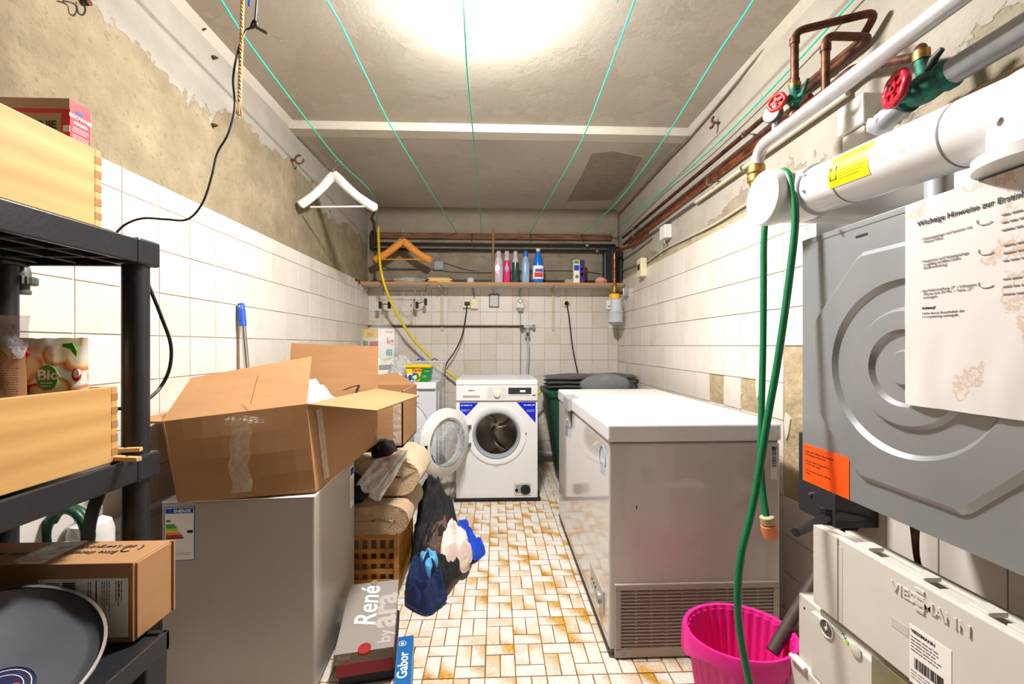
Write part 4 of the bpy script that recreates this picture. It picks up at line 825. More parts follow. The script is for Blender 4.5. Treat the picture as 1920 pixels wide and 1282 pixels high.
# crumpled bag on the dryer
def crumple(c, r, seed, amp=0.35, f=3.0, nu=26, nv=16, zmin=None):
    mb = MB(); mb.sphere((0,0,0), (1,1,1), nu, nv)
    for p in mb.v:
        k = 1 + amp*nz(p.x*f+seed, p.y*f, p.z*f) + amp*0.5*abs(nz(p.x*f*2.3, p.y*f*2.3+seed, p.z*f*2.3))
        p.x = c[0]+p.x*r[0]*k; p.y = c[1]+p.y*r[1]*k; p.z = c[2]+p.z*r[2]*k
        if zmin is not None: p.z = max(p.z, zmin)
    return mb
mb = crumple((at_y(752,690,3.42).x, 3.42, DZ+0.09), (0.08,0.07,0.10), 5, zmin=DZ+0.001); tag(mb.build('plastic_bag', 'bag_film', smooth=True, ang=25), 'crumpled clear plastic bag on the dryer beside the detergent pods', 'bag')
mb = crumple((at_y(748,705,3.32).x, 3.315, DZ+0.032), (0.032,0.025,0.030), 8, 0.2, zmin=DZ+0.001); tag(mb.build('cloth_scrap', 'cloth_white', smooth=True), 'small white scrap under the clear bag on the dryer', 'cloth')
# tall detergent carton
yc = 3.52; pL, pM, pR = at_y(681,650,3.56), at_y(709,650,3.44), at_y(739,650,3.52); zt = at_y(710,616,3.45).z
t = thing('detergent_carton', 'tall white washing powder carton with yellow top at the left corner', 'box', (pM.x, 3.52, DZ))
base = [Vector((pM.x,pM.y,DZ)), Vector((pR.x,pR.y,DZ)), Vector((pR.x-(pM.x-pL.x), pR.y+(pL.y-pM.y),DZ)), Vector((pL.x,pL.y,DZ))]
mb = MB(); mb.hexa(base + [q+Vector((0,0,zt-DZ)) for q in base]); mb.build('carton', 'paper', t, bevel=0.002)
fl2 = Fr(base[3], base[0]-base[3], (0,0,1)); fr2 = Fr(base[0], base[1]-base[0], (0,0,1)); hL = zt-DZ; wL = (base[0]-base[3]).length; wR = (base[1]-base[0]).length
decal(fl2, 0.0, hL-0.075, wL, hL, 'yellow_ink', t, 'front_print', 0, 0.001); mb = MB(); fl2.poly(mb, [(0.0,hL-0.22),(wL*0.45,hL-0.22),(wL*0.35,hL-0.1),(0,hL-0.09)], 0, 0.001); mb.build('front_print', 'green_ink', t); decal(fl2, wL*0.45, hL-0.17, wL, hL-0.10, 'red_ink', t, 'front_print', 0, 0.0012)
text('Persil', fl2, wL*0.5, hL-0.06, 0.05, 'red_ink', t, n=0.0014, align='CENTER', sx=0.8); text('kg', fr2, wR*0.75, hL-0.12, 0.065, 'red_ink', t, n=0.001, align='CENTER', bold=0.02)
decal(fr2, 0.0, hL-0.05, wR, hL, 'paper', t, 'side_print', 0, 0.0008); lines(fr2, wR*0.45, hL-0.03, [wR*0.45], 0.014, 0.02, 'red_ink', t, n=0.001)
mb = MB(); 
for k in range(3): fr2.rect(mb, wR*(0.5+0.13*k), hL-0.215, wR*(0.6+0.13*k), hL-0.165, 0.0, 0.001)
mat('teal_ink', (40,160,160), 0.5); mb.build('icon_print', 'teal_ink', t); lines(fr2, wR*0.15, hL-0.25, [wR*0.6,wR*0.5,wR*0.4,wR*0.6], 0.004, 0.014, 'faded_ink', t, n=0.0006); decal(fr2, 0.004, 0.08, wR-0.004, 0.12, 'grey_plastic', t, 'side_print', 0, 0.0007)
mb = crumple((pM.x, 3.53, DZ+hL*0.72), (0.165,0.13,0.155), 11, 0.12, 4); tag(mb.build('clear_bag', 'clear_film', smooth=True, ang=30), 'clear bag pulled over the tall washing powder carton', 'bag')

# --- green bin with dark blankets
mat('bin_green', (18,66,48), 0.45, var=0.06); BCX, BCY = 0.72, 3.55
t = thing('wheelie_bin', 'dark green waste bin behind the chest freezer', 'bin', (BCX, BCY, 0)); zr = 0.765
l_top = at_y(1024,730,3.35).x; l_bot = at_y(1050,893,3.42).x; hw, hb = BCX-l_top, BCX-l_bot
mb = MB(); 
def ringp(hx, hy, z, r=0.05): return [Vector((BCX+sx*(hx-r)+r*math.cos(a), BCY+sy*(hy-r)+r*math.sin(a), z)) for sx, sy, a0 in ((1,1,0),(-1,1,90),(-1,-1,180),(1,-1,270)) for a in [R(a0+q) for q in (0,22,45,67,90)]]
rings = [ringp(hb,0.2,0.0), ringp(hb+0.002,0.2,0.02), ringp(hw-0.015,0.26,zr-0.05), ringp(hw,0.275,zr-0.045), ringp(hw+0.006,0.28,zr-0.03), ringp(hw+0.006,0.28,zr-0.008), ringp(hw,0.27,zr)]
vs = [p for r_ in rings for p in r_]; n_ = 20; mb.add(vs, [(j*n_+i, j*n_+(i+1) % n_, (j+1)*n_+(i+1) % n_, (j+1)*n_+i) for j in range(len(rings)-1) for i in range(n_)] + [tuple(range(n_-1,-1,-1)), tuple(range((len(rings)-1)*n_, len(rings)*n_))]); mb.build('body', 'bin_green', t, smooth=True, ang=35)
mat('blanket_dark', (72,70,72), 0.95, var=0.12, bump=0.4, bscale=60, sheen=0.15); mat('blanket_grey', (112,116,114), 0.95, var=0.12, bump=0.5, bscale=70)
def fold(name, lab, x0, x1, y0, y1, z, layers, th, mt, seed, jag=0.02, cat='blanket', parent=None, slope=0.0):
    """a cloth folded into layers"""
    t = thing(name, lab, cat, ((x0+x1)/2, (y0+y1)/2, z)); 
    for k in range(layers):
        dx0, dx1 = jag*nz(k*3.1+seed), jag*nz(k*2.3+seed+9); zz = z + k*th
        def fn(a, b_, s=1):
            e = 1-(2*abs(a-0.5))**8; e2 = 1-(2*abs(b_-0.5))**8; h_ = th*0.5*(e*e2)**0.5
            x = x0+dx0+(x1-x0-dx0+dx1)*a; y = y0+(y1-y0)*b_ + 0.3*jag*nz(a*3+seed,k)
            wv = (0.35*th)*nz(a*3.2+seed+k*0.3, b_*2.4) + slope*a + 0.12*th*nz(a*11+seed, b_*11, k)
            return Vector((x, y, zz + th*0.5 + wv*(0.4+0.6*k/max(1,layers)) + s*h_ ))
        mb = MB(); mb.grid(lambda a, b_: fn(a,b_,1), 40, 20); mb.grid(lambda a, b_: fn(1-a,b_,-1), 40, 20); lo = z + 0.0005
        for p in mb.v: p.z = max(p.z, lo)
        mb.build('fold_layer', mt, t, smooth=True, ang=70)
    return t
fold('dark_blanket', 'folded charcoal blanket lying on the green bin', at_y(1031,715,3.3).x, at_y(1185,715,3.5).x, 3.40, 3.80, zr+0.001, 3, 0.034, 'blanket_dark', 3, 0.05, slope=0.02)
mb = crumple((0.86, 3.33, zr+0.045), (0.20,0.06,0.09), 4, 0.06, 2, zmin=zr+0.001)
tag(mb.build('grey_cushion', 'blanket_grey', smooth=True, ang=80), 'rounded grey cushion in front of the charcoal blanket on the bin', 'cushion')

p = at_y(1030,850,D-0.06); tag(MB().cyl((WX1+0.02,D-0.06,p.z),(XR-0.012,D-0.06,p.z),0.03,n=20).build('floor_pipe', 'grey_pipe', smooth=True), 'grey drain pipe low on the back wall right of the washing machine', 'pipe')
# --- shelf board on the back wall
SZ = at_y(930, 529, D-0.25).z; SYF = D-0.25
mat('chipboard', (168,112,62), 0.8, var=0.25, scale=90, col2=(206,160,104)); mat('shelf_white', (226,218,204), 0.6)
xa, xb = XL+0.012, XR-0.012
t = thing('wall_shelf', 'long white shelf board with a bare chipboard edge on the back wall', 'shelf', (0, D-0.13, SZ-0.02))
MB().box(xa, SYF+0.003, SZ-0.02, xb, D-0.008, SZ).build('board', 'shelf_white', t)
MB().box(xa, SYF, SZ-0.02, xb, SYF+0.003, SZ).build('front_edge', 'chipboard', t)
mat('bracket_cream', (196,184,160), 0.6, var=0.1)
for px in (829, 1037):
    p = at_y(px, 560, D-0.01); mb = MB(); mb.box(p.x-0.012, D-0.022, SZ-0.42, p.x+0.012, D-0.008, SZ-0.02); mb.hexa([(p.x-0.008,SYF+0.02,SZ-0.035),(p.x+0.008,SYF+0.02,SZ-0.035),(p.x+0.008,D-0.02,SZ-0.06),(p.x-0.008,D-0.02,SZ-0.06),(p.x-0.008,SYF+0.02,SZ-0.021),(p.x+0.008,SYF+0.02,SZ-0.021),(p.x+0.008,D-0.02,SZ-0.021),(p.x-0.008,D-0.02,SZ-0.021)])
    mb.build('bracket', 'bracket_cream', t, bevel=0.002)
p = at_x(668, 524, XL+0.02); t2 = thing('shelf_clamp', 'rusty iron hook at the left end of the back shelf', 'hook', (XL+0.02, p.y, p.z-0.03)); MB().tube([(XL+0.006,p.y,p.z),(XL+0.03,p.y+0.04,p.z),(XL+0.034,p.y+0.05,p.z-0.03)], 0.008, 8).build('iron', 'rust', t2, smooth=True)

# --- bottles etc. on the shelf
film('bottle_clear', (235,225,235), 0.5, 0.1); mat('pink_liquid', (214,40,110), 0.2, coat=0.4); mat('green_liquid', (24,70,62), 0.2, coat=0.4); mat('pale_blue', (140,170,206), 0.25, coat=0.3); mat('bright_blue', (20,110,214), 0.25, coat=0.3); mat('lilac', (190,176,196), 0.3); mat('purple', (70,40,110), 0.3); mat('cap_blue', (40,96,190), 0.35)
BY = SYF+0.06
def bottle(lab, px0, px1, ptop, y, body, cap, shoulder, capr, caph, fill=None, upper=None, ry=0.7, prof=None, extra=None):
    a, b_ = at_y(px0,520,y), at_y(px1,520,y); r = (b_.x-a.x)/2; x = (a.x+b_.x)/2; h = at_y((px0+px1)/2, ptop, y).z - SZ
    t = thing('bottle', lab, 'bottle', (x, y, SZ), group='bottles on the back shelf'); hb = h - caph
    pr = prof(r, hb) if prof else [(r*0.92,0),(r,0.008),(r,hb*shoulder),(r*0.85,hb*(shoulder+(1-shoulder)*0.4)),(capr*r,hb*0.96),(capr*r,hb)]
    if fill:
        lo = [q for q in pr if q[1] <= hb*fill] + [(pr[[i for i in range(len(pr)) if pr[i][1] > hb*fill][0]-1][0], hb*fill)]; hi = [lo[-1]] + [q for q in pr if q[1] > hb*fill]
        MB().lathe(lo, (x,y,SZ), n=28, ry=ry).build('filled_body', body, t, smooth=True); MB().lathe(hi, (x,y,SZ), n=28, ry=ry, cap=False).build('clear_neck', upper, t, smooth=True)
    else: MB().lathe(pr, (x,y,SZ), n=28, ry=ry).build('bottle_body', body, t, smooth=True)
    MB().lathe([(capr*r*1.12,hb-0.004),(capr*r*1.12,hb+caph*0.7),(capr*r*0.95,h),(0.001,h)], (x,y,SZ), n=24, ry=min(1,ry*1.2)).build('cap', cap, t, smooth=True)
    if extra: extra(t, Fr((x, y-r*ry, SZ), (1,0,0), (0,0,1)), r, h)
    return t
def ov(m_, u, v, ru, rv): 
    def fn(t, f, r, h): mb = MB(); f.disc(mb, u*r, v*h, ru*r, rv*h, -0.004, 0.0015); mb.build('label_print', m_, t)
    return fn
bottle('clear bottle with a pink label and lilac dregs beside the vertical lath', 927, 943, 471, BY, 'lilac', 'bottle_clear', 0.6, 0.5, 0.03, 0.35, 'bottle_clear', extra=ov('pink_liquid',-0.3,0.42,0.5,0.14))
bottle('bottle of bright pink liquid with a clear top on the shelf', 944, 957, 471, BY, 'pink_liquid', 'bottle_clear', 0.7, 0.6, 0.04, 0.82, 'bottle_clear', extra=ov('purple',0,0.45,0.6,0.09))
bottle('clear bottle half full of dark green liquid on the shelf', 960, 973, 471, BY, 'green_liquid', 'bottle_clear', 0.62, 0.5, 0.03, 0.72, 'bottle_clear')
bottle('slim pale blue bottle with a blue cap on the shelf', 978, 993, 471, BY, 'pale_blue', 'cap_blue', 0.72, 0.55, 0.045)
def eb(t, f, r, h):
    mb = MB(); mb.lathe([(r*1.012,h*0.12),(r*1.012,h*0.5)], (f.o.x, f.o.y+r*0.7, SZ), n=28, ry=0.7, cap=False); mb.build('label_band', 'white_ink', t, smooth=True)
    decal(f, -r*0.75, h*0.17, r*0.75, h*0.3, 'red_ink', t, 'label_print', -0.004, 0.002); decal(f, -r*0.6, h*0.32, r*0.8, h*0.4, 'blue_ink', t, 'label_print', -0.004, 0.002)
bottle('large bright blue cleaner bottle with a white cap on the shelf', 999, 1019, 466, BY, 'bright_blue', 'white_plastic', 0.52, 0.35, 0.022, extra=eb)
p0, p1 = at_y(1076,520,BY-0.01), at_y(1096,520,BY); t = thing('stain_remover_box', 'small blue and white powder box on the back shelf', 'box', ((p0.x+p1.x)/2, BY+0.03, SZ)); zt = at_y(1086,487,BY).z
MB().box(p0.x, BY, SZ, p1.x, BY+0.05, zt).build('carton', 'paper', t, bevel=0.001); f = Fr((p0.x,BY,SZ),(1,0,0),(0,0,1)); wb_ = p1.x-p0.x; hb_ = zt-SZ
decal(f, wb_*0.55, 0, wb_, hb_, 'purple', t, 'front_print'); mb = MB(); f.disc(mb, wb_*0.77, hb_*0.4, wb_*0.13); f.disc(mb, wb_*0.77, hb_*0.62, wb_*0.1); mb.build('icon_print', 'white_ink', t); decal(f, 0.004, hb_*0.55, wb_*0.5, hb_*0.78, 'blue_ink', t, 'front_print'); decal(f, 0.004, hb_*0.84, wb_*0.5, hb_*0.97, 'green_ink', t, 'front_print'); mb = MB(); f.disc(mb, wb_*0.3, hb_*0.3, wb_*0.16); mb.build('icon_print', 'green_ink', t)
mat('pink_cloth', (214,160,150), 0.9); tag(crumple((at_y(1128,520,BY).x, BY+0.02, SZ+0.03), (0.05,0.04,0.03), 3, 0.3, 2.5, zmin=SZ+0.001).build('pink_rag', 'pink_cloth', smooth=True), 'crumpled pink rag on the shelf beside the black box', 'cloth')
tag(crumple((at_y(1072,520,BY).x-0.005, BY+0.06, SZ+0.025), (0.05,0.03,0.022), 6, 0.3, 3, zmin=SZ+0.001).build('clear_wrap', 'bag_film', smooth=True, ang=25), 'scrap of clear wrap left of the powder box', 'wrapper')
mat('sponge_yellow', (222,200,110), 0.8); mat('sponge_pale', (232,214,176), 0.85)
p = at_y(825,520,BY); t = thing('cloth_pack', 'pack of yellow cleaning cloths on the back shelf', 'cloths', (p.x, BY+0.03, SZ))
for k, (m_, dx, hh_) in enumerate((('sponge_pale',0.01,0.012),('sponge_yellow',-0.006,0.014),('sponge_pale',0.004,0.012),('sponge_yellow',-0.012,0.013))): MB().box(p.x-0.10+dx, BY-0.01+0.005*k, SZ+0.0125*k+0.0005, p.x+0.10+dx*1.5, BY+0.12, SZ+0.0125*k+0.012).build('cloth_layer', m_, t, bevel=0.004)
MB().box(p.x-0.11,BY-0.016,SZ+0.0005,p.x-0.02,BY-0.011,SZ+0.012).build('red_tab', 'red_ink', t)
tag(crumple((at_y(765,520,BY).x, BY+0.05, SZ+0.028), (0.14,0.06,0.028), 9, 0.25, 3, zmin=SZ+0.001).build('clear_bag', 'bag_film', smooth=True, ang=25), 'flat crumpled clear bag on the back shelf under the orange hanger', 'bag')
t = thing('pipe_offcut', 'short dark iron fitting at the left end of the back shelf', 'fitting', (at_y(715,520,BY).x, BY, SZ)); p = at_y(715,520,BY); MB().box(p.x-0.10,BY,SZ+0.0005,p.x+0.11,BY+0.05,SZ+0.018).build('bar', 'pipe_black', t, bevel=0.003); MB().cyl((p.x-0.06,BY+0.02,SZ+0.015),(p.x-0.06,BY+0.02,SZ+0.04),0.012,n=12).build('stud', 'pipe_black', t, smooth=True)
p = at_y(882,520,BY); t = thing('glass_jar', 'small clear glass on the back shelf', 'glass', (p.x, BY+0.01, SZ)); MB().lathe([(0.026,0.001),(0.034,0.006),(0.034,0.034),(0.028,0.048),(0.024,0.05)], (p.x,BY+0.01,SZ), n=24, cap=False).build('bowl', 'bottle_clear', t, smooth=True)
# dark batten lying along the back of the shelf
tag(MB().box(at_y(770,510,D-0.05).x, D-0.07, SZ+0.0005, at_y(1130,510,D-0.05).x, D-0.045, SZ+0.05).build('dark_batten', 'pipe_black', bevel=0.002), 'dark wooden batten lying along the back of the shelf', 'batten')

# --- rail, laths and pipes on the back wall
mat('old_wood', (120,84,58), 0.8, var=0.25, scale=8, stretch=(1,8,8), col2=(92,62,42)); mat('lath_wood', (140,108,62), 0.75, var=0.2, scale=8, stretch=(8,8,1))
p0, p1 = at_y(704,440,D-0.03), at_y(1146,446,D-0.03); RZ = (p0.z+p1.z)/2
t = thing('wooden_rail', 'brown wooden rail with hooks along the top of the back wall', 'rail', (0, D-0.02, RZ-0.03)); MB().box(p0.x, D-0.035, RZ-0.028, p1.x, D-0.001, RZ+0.028).build('plank', 'old_wood', t, bevel=0.003)
for px in (885, 995, 1091): 
    p = at_y(px, 445, D-0.04); mb = MB(); mb.tube([(p.x,D-0.036,RZ+0.02),(p.x,D-0.05,RZ+0.005),(p.x,D-0.06,RZ-0.02),(p.x,D-0.055,RZ-0.035),(p.x,D-0.045,RZ-0.03)], 0.006, 8); mb.build('hook', 'rust', t, smooth=True)
p = at_y(924,480,SYF+0.12); tag(MB().beam(at_y(925,428,D-0.05), (p.x, D-0.10, SZ+0.0005), 0.02, 0.01, (0,1,0)).build('upright_lath', 'lath_wood', bevel=0.001), 'narrow wooden lath standing upright on the back shelf', 'lath')
for k, (py0, py1, lab) in enumerate(((455,461,'upper dark pipe along the back wall'), (466,471,'lower dark pipe along the back wall'))):
    a, b_ = at_y(706,py0,D-0.05), at_y(1150,py1,D-0.05); z = (a.z+b_.z)/2; t = thing('heating_pipe', lab, 'pipe', (0, D-0.05, z), group='dark pipes on the back wall')
    xr = XR-0.05-0.05*k; xl = a.x if k == 0 else at_y(697,470,D-0.05).x
    path = [(xl, D-0.05, z), (xr, D-0.05, z)]
    if k == 1: path = [(xl+0.02, D-0.05, z+0.16), (xl, D-0.05, z+0.16), (xl, D-0.05, z), (xr, D-0.05, z)]
    MB().tube(bend(path, 0.025), 0.012, 10).build('tube', 'pipe_black', t, smooth=True)
    q = at_y(1100 if k == 0 else 1119, 462, D-0.05); MB().lathe([(0.019,-0.012),(0.019,0.012)], (q.x, D-0.05, z), (1,0,0), n=14).build('clip', 'steel', t, smooth=True)
a = at_y(701,400,D-0.03); tag(MB().tube(bend([(a.x+0.005,D-0.03,2.36),(a.x-0.02,D-0.04,2.31),(a.x+0.01,D-0.04,2.27),(a.x+0.01,D-0.04,2.05)],0.03), 0.011, 8).build('corner_pipe', 'rust', smooth=True), 'rusty pipe stub in the left back corner below the ceiling', 'pipe')
# cables and boxes
mat('cable_grey', (140,132,120), 0.6); pts = [at_y(815,487,D-0.02), at_y(845,495,D-0.02), at_y(880,505,D-0.02), at_y(925,508,D-0.02), at_y(1000,506,D-0.02), at_y(1090,507,D-0.02), at_y(1140,515,D-0.02)]
t = thing('wall_cable', 'pair of grey cables clipped along the back wall behind the bottles', 'cable', (0, D-0.02, pts[3].z)); MB().tube(spline(pts,6), 0.006, 6).build('lead', 'cable_grey', t, smooth=True); MB().tube(spline([at_y(722,497,D-0.02), at_y(740,503,D-0.02), at_y(815,504,D-0.02), at_y(860,509,D-0.02), at_y(1000,510,D-0.02)],6), 0.006, 6).build('lead', 'cable_grey', t, smooth=True)
p = at_y(823,498,D-0.02); tag(MB().box(p.x-0.042, D-0.04, p.z-0.04, p.x+0.042, D-0.001, p.z+0.04).build('junction_box', 'grey_plastic', bevel=0.004), 'grey junction box on the back wall behind the orange hanger', 'junction box')
# black box right
p0, p1 = at_y(1133,500,D-0.14), at_y(1178,500,D-0.14); zt = at_y(1150,462,D-0.14).z; x1_ = min(p1.x, XR-0.008)
t = thing('black_case', 'black plastic case standing at the right end of the shelf', 'case', ((p0.x+x1_)/2, D-0.10, SZ)); mb = MB(); mb.prism([(p0.x,D-0.15,SZ+0.001),(x1_,D-0.15,SZ+0.001),(x1_,D-0.15,zt-0.05),(x1_-0.03,D-0.15,zt),(p0.x+0.05,D-0.15,zt),(p0.x,D-0.15,zt-0.06)], (0,0.09,0)); mb.build('shell', 'black_plastic', t, bevel=0.008)
for k in range(2): q = p0.x+0.07+0.08*k; MB().box(q, D-0.154, SZ+0.02, q+0.012, D-0.149, zt-0.03).build('rib', 'black_plastic', t, bevel=0.002)
# --- copper gas pipe and meter filter in the corner
cx, cz = at_y(1153,480,3.74), at_y(1153,470,3.74).z; GY = 3.755
t = thing('gas_pipe', 'bright copper pipe dropping to the grey gas regulator in the corner', 'pipe', (cx.x, GY, at_y(1153,545,GY).z)); zlow = at_y(1153,546,GY).z
pth = bend([at_x(1215,437,XR-0.06), at_x(1186,462,XR-0.06), (cx.x, GY, cz), (cx.x, GY, zlow)], 0.03); MB().tube(pth, 0.011, 12).build('tube', 'copper_bright', t, smooth=True)
for z in (cz-0.06, SZ+0.03): MB().lathe([(0.014,-0.015),(0.015,0),(0.014,0.015)], (cx.x,GY,z), n=16).build('collar', 'copper_bright', t, smooth=True)
t = thing('gas_regulator', 'grey cylinder with a yellow collar hanging below the copper pipe', 'gas regulator', (cx.x, GY, at_y(1155,610,GY).z)); zz = lambda py: at_y(1153,py,GY).z
MB().lathe([(0.02,zz(550)),(0.026,zz(546)),(0.018,zz(540)),(0.024,zz(534))], (cx.x,GY,0), n=16).build('union', 'brass', t, smooth=True)
MB().tube(bend([(cx.x,GY,zz(549)),(cx.x+0.09,GY,zz(549)),(XR-0.02,GY+0.02,zz(549))],0.02),0.013,10).build('side_arm', 'copper_dark', t, smooth=True); MB().box(XR-0.06,GY-0.05,zz(556),XR-0.008,GY-0.03,zz(541)).build('wall_bracket', 'steel', t, bevel=0.002)
mat('collar_yellow', (240,190,20), 0.4); MB().lathe([(0.046,zz(560)),(0.048,zz(558)),(0.048,zz(553)),(0.042,zz(551))], (cx.x,GY,0), n=24).build('collar', 'collar_yellow', t, smooth=True)
mat('meter_grey', (196,200,204), 0.4); MB().lathe([(0.001,zz(611)),(0.04,zz(608)),(0.066,zz(604)),(0.068,zz(586)),(0.072,zz(585)),(0.072,zz(584)),(0.062,zz(583)),(0.062,zz(563)),(0.05,zz(560))], (cx.x+0.008,GY,0), n=32).build('canister', 'meter_grey', t, smooth=True)
MB().box(cx.x-0.085,GY-0.05,zz(581),cx.x-0.045,GY+0.03,zz(564)).build('counter_box', 'white_plastic', t, bevel=0.004); decal(Fr((cx.x-0.085,GY-0.05,zz(578)),(1,0,0),(0,0,1)),0.01,0.01,0.034,0.018,'ink',t,'counter_window')
# --- switch and box on the right wall
p = at_x(1203,502,XR-0.03); t = thing('light_switch', 'cream light switch box on the right wall near the back corner', 'switch', (XR-0.02, p.y, p.z-0.07)); mat('cream_plastic', (226,214,180), 0.45); MB().box(XR-0.055,p.y-0.06,p.z-0.075,XR-0.006,p.y+0.045,p.z+0.07).build('housing', 'cream_plastic', t, bevel=0.006); MB().box(XR-0.062,p.y-0.03,p.z-0.02,XR-0.054,p.y+0.01,p.z+0.025).build('rocker', 'black', t, bevel=0.002)
p = at_x(1247,437,XR-0.03); t = thing('sensor_box', 'small pale grey box with a pull switch on the right wall', 'switch', (XR-0.02, p.y, p.z-0.05)); MB().box(XR-0.05,p.y-0.045,p.z-0.04,XR-0.001,p.y+0.05,p.z+0.05).build('housing', 'white_plastic', t, bevel=0.004); MB().tube([(XR-0.03,p.y,p.z-0.04),(XR-0.035,p.y,p.z-0.07),(XR-0.03,p.y-0.02,p.z-0.085)],0.005,8).build('lever', 'grey_plastic', t, smooth=True)
mat('cable_cream', (196,184,158), 0.6); tag(MB().tube(spline([at_x(1212,492,XR-0.012), at_x(1245,468,XR-0.012), at_x(1290,445,XR-0.012), at_x(1340,420,XR-0.012), at_x(1400,382,XR-0.012), at_x(1440,362,XR-0.012)],5),0.005,6).build('surface_cable', 'cable_cream', smooth=True), 'thin cream cable running from the light switch along the right wall', 'cable')
tag(MB().tube(spline([(XR-0.012,3.93,SZ+0.13),at_x(1190,497,XR-0.014),at_x(1197,497,XR-0.014)],5),0.005,6).build('switch_cable', 'cable_grey', smooth=True), 'short grey cable between the black case and the light switch', 'cable')

# --- sockets, cords, mirror under the shelf
def wall_item(px0, py0, px1, py1, y): a, b_ = at_y(px0,py0,y), at_y(px1,py1,y); return a.x, b_.z, b_.x, a.z
x0, z0, x1, z1 = wall_item(868,561,896,577,D-0.03); t = thing('double_socket', 'cream double wall socket with a black plug on the back wall', 'socket', ((x0+x1)/2, D-0.02, z0)); MB().box(x0,D-0.04,z0,(x0+x1)/2,D-0.006,z1).build('socket_plate', 'cream_plastic', t, bevel=0.004); MB().box((x0+x1)/2+0.002,D-0.045,z0-0.01,x1,D-0.006,z1+0.005).build('cover_plate', 'cream_plastic', t, bevel=0.004)
q = at_y(876,568,D-0.05); t = thing('washer_cord', 'black power cord from the double socket to the washing machine', 'cord', (q.x, D-0.05, q.z-0.1)); MB().box(q.x-0.025,D-0.062,q.z-0.02,q.x+0.025,D-0.041,q.z+0.012).build('plug', 'black', t, bevel=0.005)
MB().tube(spline([q+Vector((0,-0.005,-0.01)), at_y(873,595,3.96), at_y(866,630,3.94), at_y(852,660,3.92), at_y(838,680,3.92), at_y(834,697,3.92), at_y(832,740,3.9)],6),0.006,8).build('lead', 'black', t, smooth=True)
x0, z0, x1, z1 = wall_item(917,551,935.5,576,D-0.012); t = thing('wall_mirror', 'small dark framed mirror hanging under the back shelf', 'mirror', ((x0+x1)/2, D-0.012, z0)); mat('painted_reflection', (200,206,200), 0.15, 0.0, var=0.06); mat('frame_brown', (70,52,40), 0.6)  # mirror pane: bright reflection painted in as a pale non-metal colour
for (a, b_, c_, d_) in ((x0,z0,x1,z0+0.007),(x0,z1-0.007,x1,z1),(x0,z0,x0+0.007,z1),(x1-0.007,z0,x1,z1)): MB().box(a,D-0.02,b_,c_,D-0.006,d_).build('frame_strip', 'frame_brown', t)
MB().box(x0+0.006,D-0.014,z0+0.006,x1-0.006,D-0.0065,z1-0.006).build('glass', 'painted_reflection', t); MB().tube([((x0+x1)/2,D-0.012,z1),((x0+x1)/2-0.004,D-0.012,z1+0.05)],0.002,6).build('loop', 'frame_brown', t)
x0, z0, x1, z1 = wall_item(969,558,982,578,D-0.03); t = thing('timer_socket', 'white plug-in socket with a grey cord on the back wall', 'socket', ((x0+x1)/2, D-0.02, z0)); MB().box(x0,D-0.05,z0,x1,D-0.006,z1).build('housing', 'white_plastic', t, bevel=0.006); f = Fr(((x0+x1)/2,D-0.05,(z0+z1)/2),(1,0,0),(0,0,1)); mb = MB(); mb.tube([f.p(0.02*math.cos(a),0.018+0.02*math.sin(a),0.001) for a in [R(x) for x in range(0,360,20)]],0.004,6,closed=True); mb.build('dial_ring', 'faded_ink', t); MB().box(x0+0.01,D-0.06,z0-0.03,x1-0.01,D-0.02,z0+0.004).build('plug', 'grey_plastic', t, bevel=0.004)
xm = (x0+x1)/2; MB().tube([(xm,D-0.03,z0-0.02),(xm+0.003,D-0.02,z0-0.2),(xm+0.003,D-0.02,0.8)],0.005,8).build('lead', 'grey_plastic', t, smooth=True); MB().tube([(xm,D-0.02,z1),(xm,D-0.02,SZ-0.02)],0.006,8).build('feed', 'grey_plastic', t, smooth=True)
p = at_y(1062,568,D-0.03); t = thing('round_socket', 'round cream wall socket with a black plug below the shelf', 'socket', (p.x, D-0.02, p.z-0.04)); MB().lathe([(0.04,0.006),(0.041,0.014),(0.034,0.03),(0.02,0.032),(0.001,0.032)], (p.x,D,p.z), (0,-1,0), n=28).build('housing', 'cream_plastic', t, smooth=True); MB().tube([(p.x-0.002,D-0.02,p.z+0.04),(p.x-0.004,D-0.02,SZ-0.02)],0.005,6).build('feed', 'cable_cream', t, smooth=True)
t = thing('freezer_cord', 'black power cord hanging from the round socket', 'cord', (p.x, D-0.04, p.z-0.4)); MB().cyl((p.x,D-0.034,p.z),(p.x,D-0.052,p.z-0.006),0.02,n=16).build('plug', 'black', t, smooth=True); MB().tube(spline([(p.x,D-0.05,p.z-0.01), at_y(1067,595,D-0.04), at_y(1072,640,D-0.04), at_y(1078,675,D-0.04), at_y(1084,702,D-0.04), at_y(1090,740,D-0.05)],6),0.006,8).build('lead', 'black', t, smooth=True)
for px, lab in ((888,'short grey cable above the double socket'),): a = at_y(px,560,D-0.02); tag(MB().tube(spline([(a.x+0.008,D-0.02,a.z),(a.x-0.004,D-0.02,a.z+0.08),(a.x-0.012,D-0.02,SZ-0.022)],4),0.006,6).build('feed_cable', 'cable_grey', smooth=True), lab, 'cable')
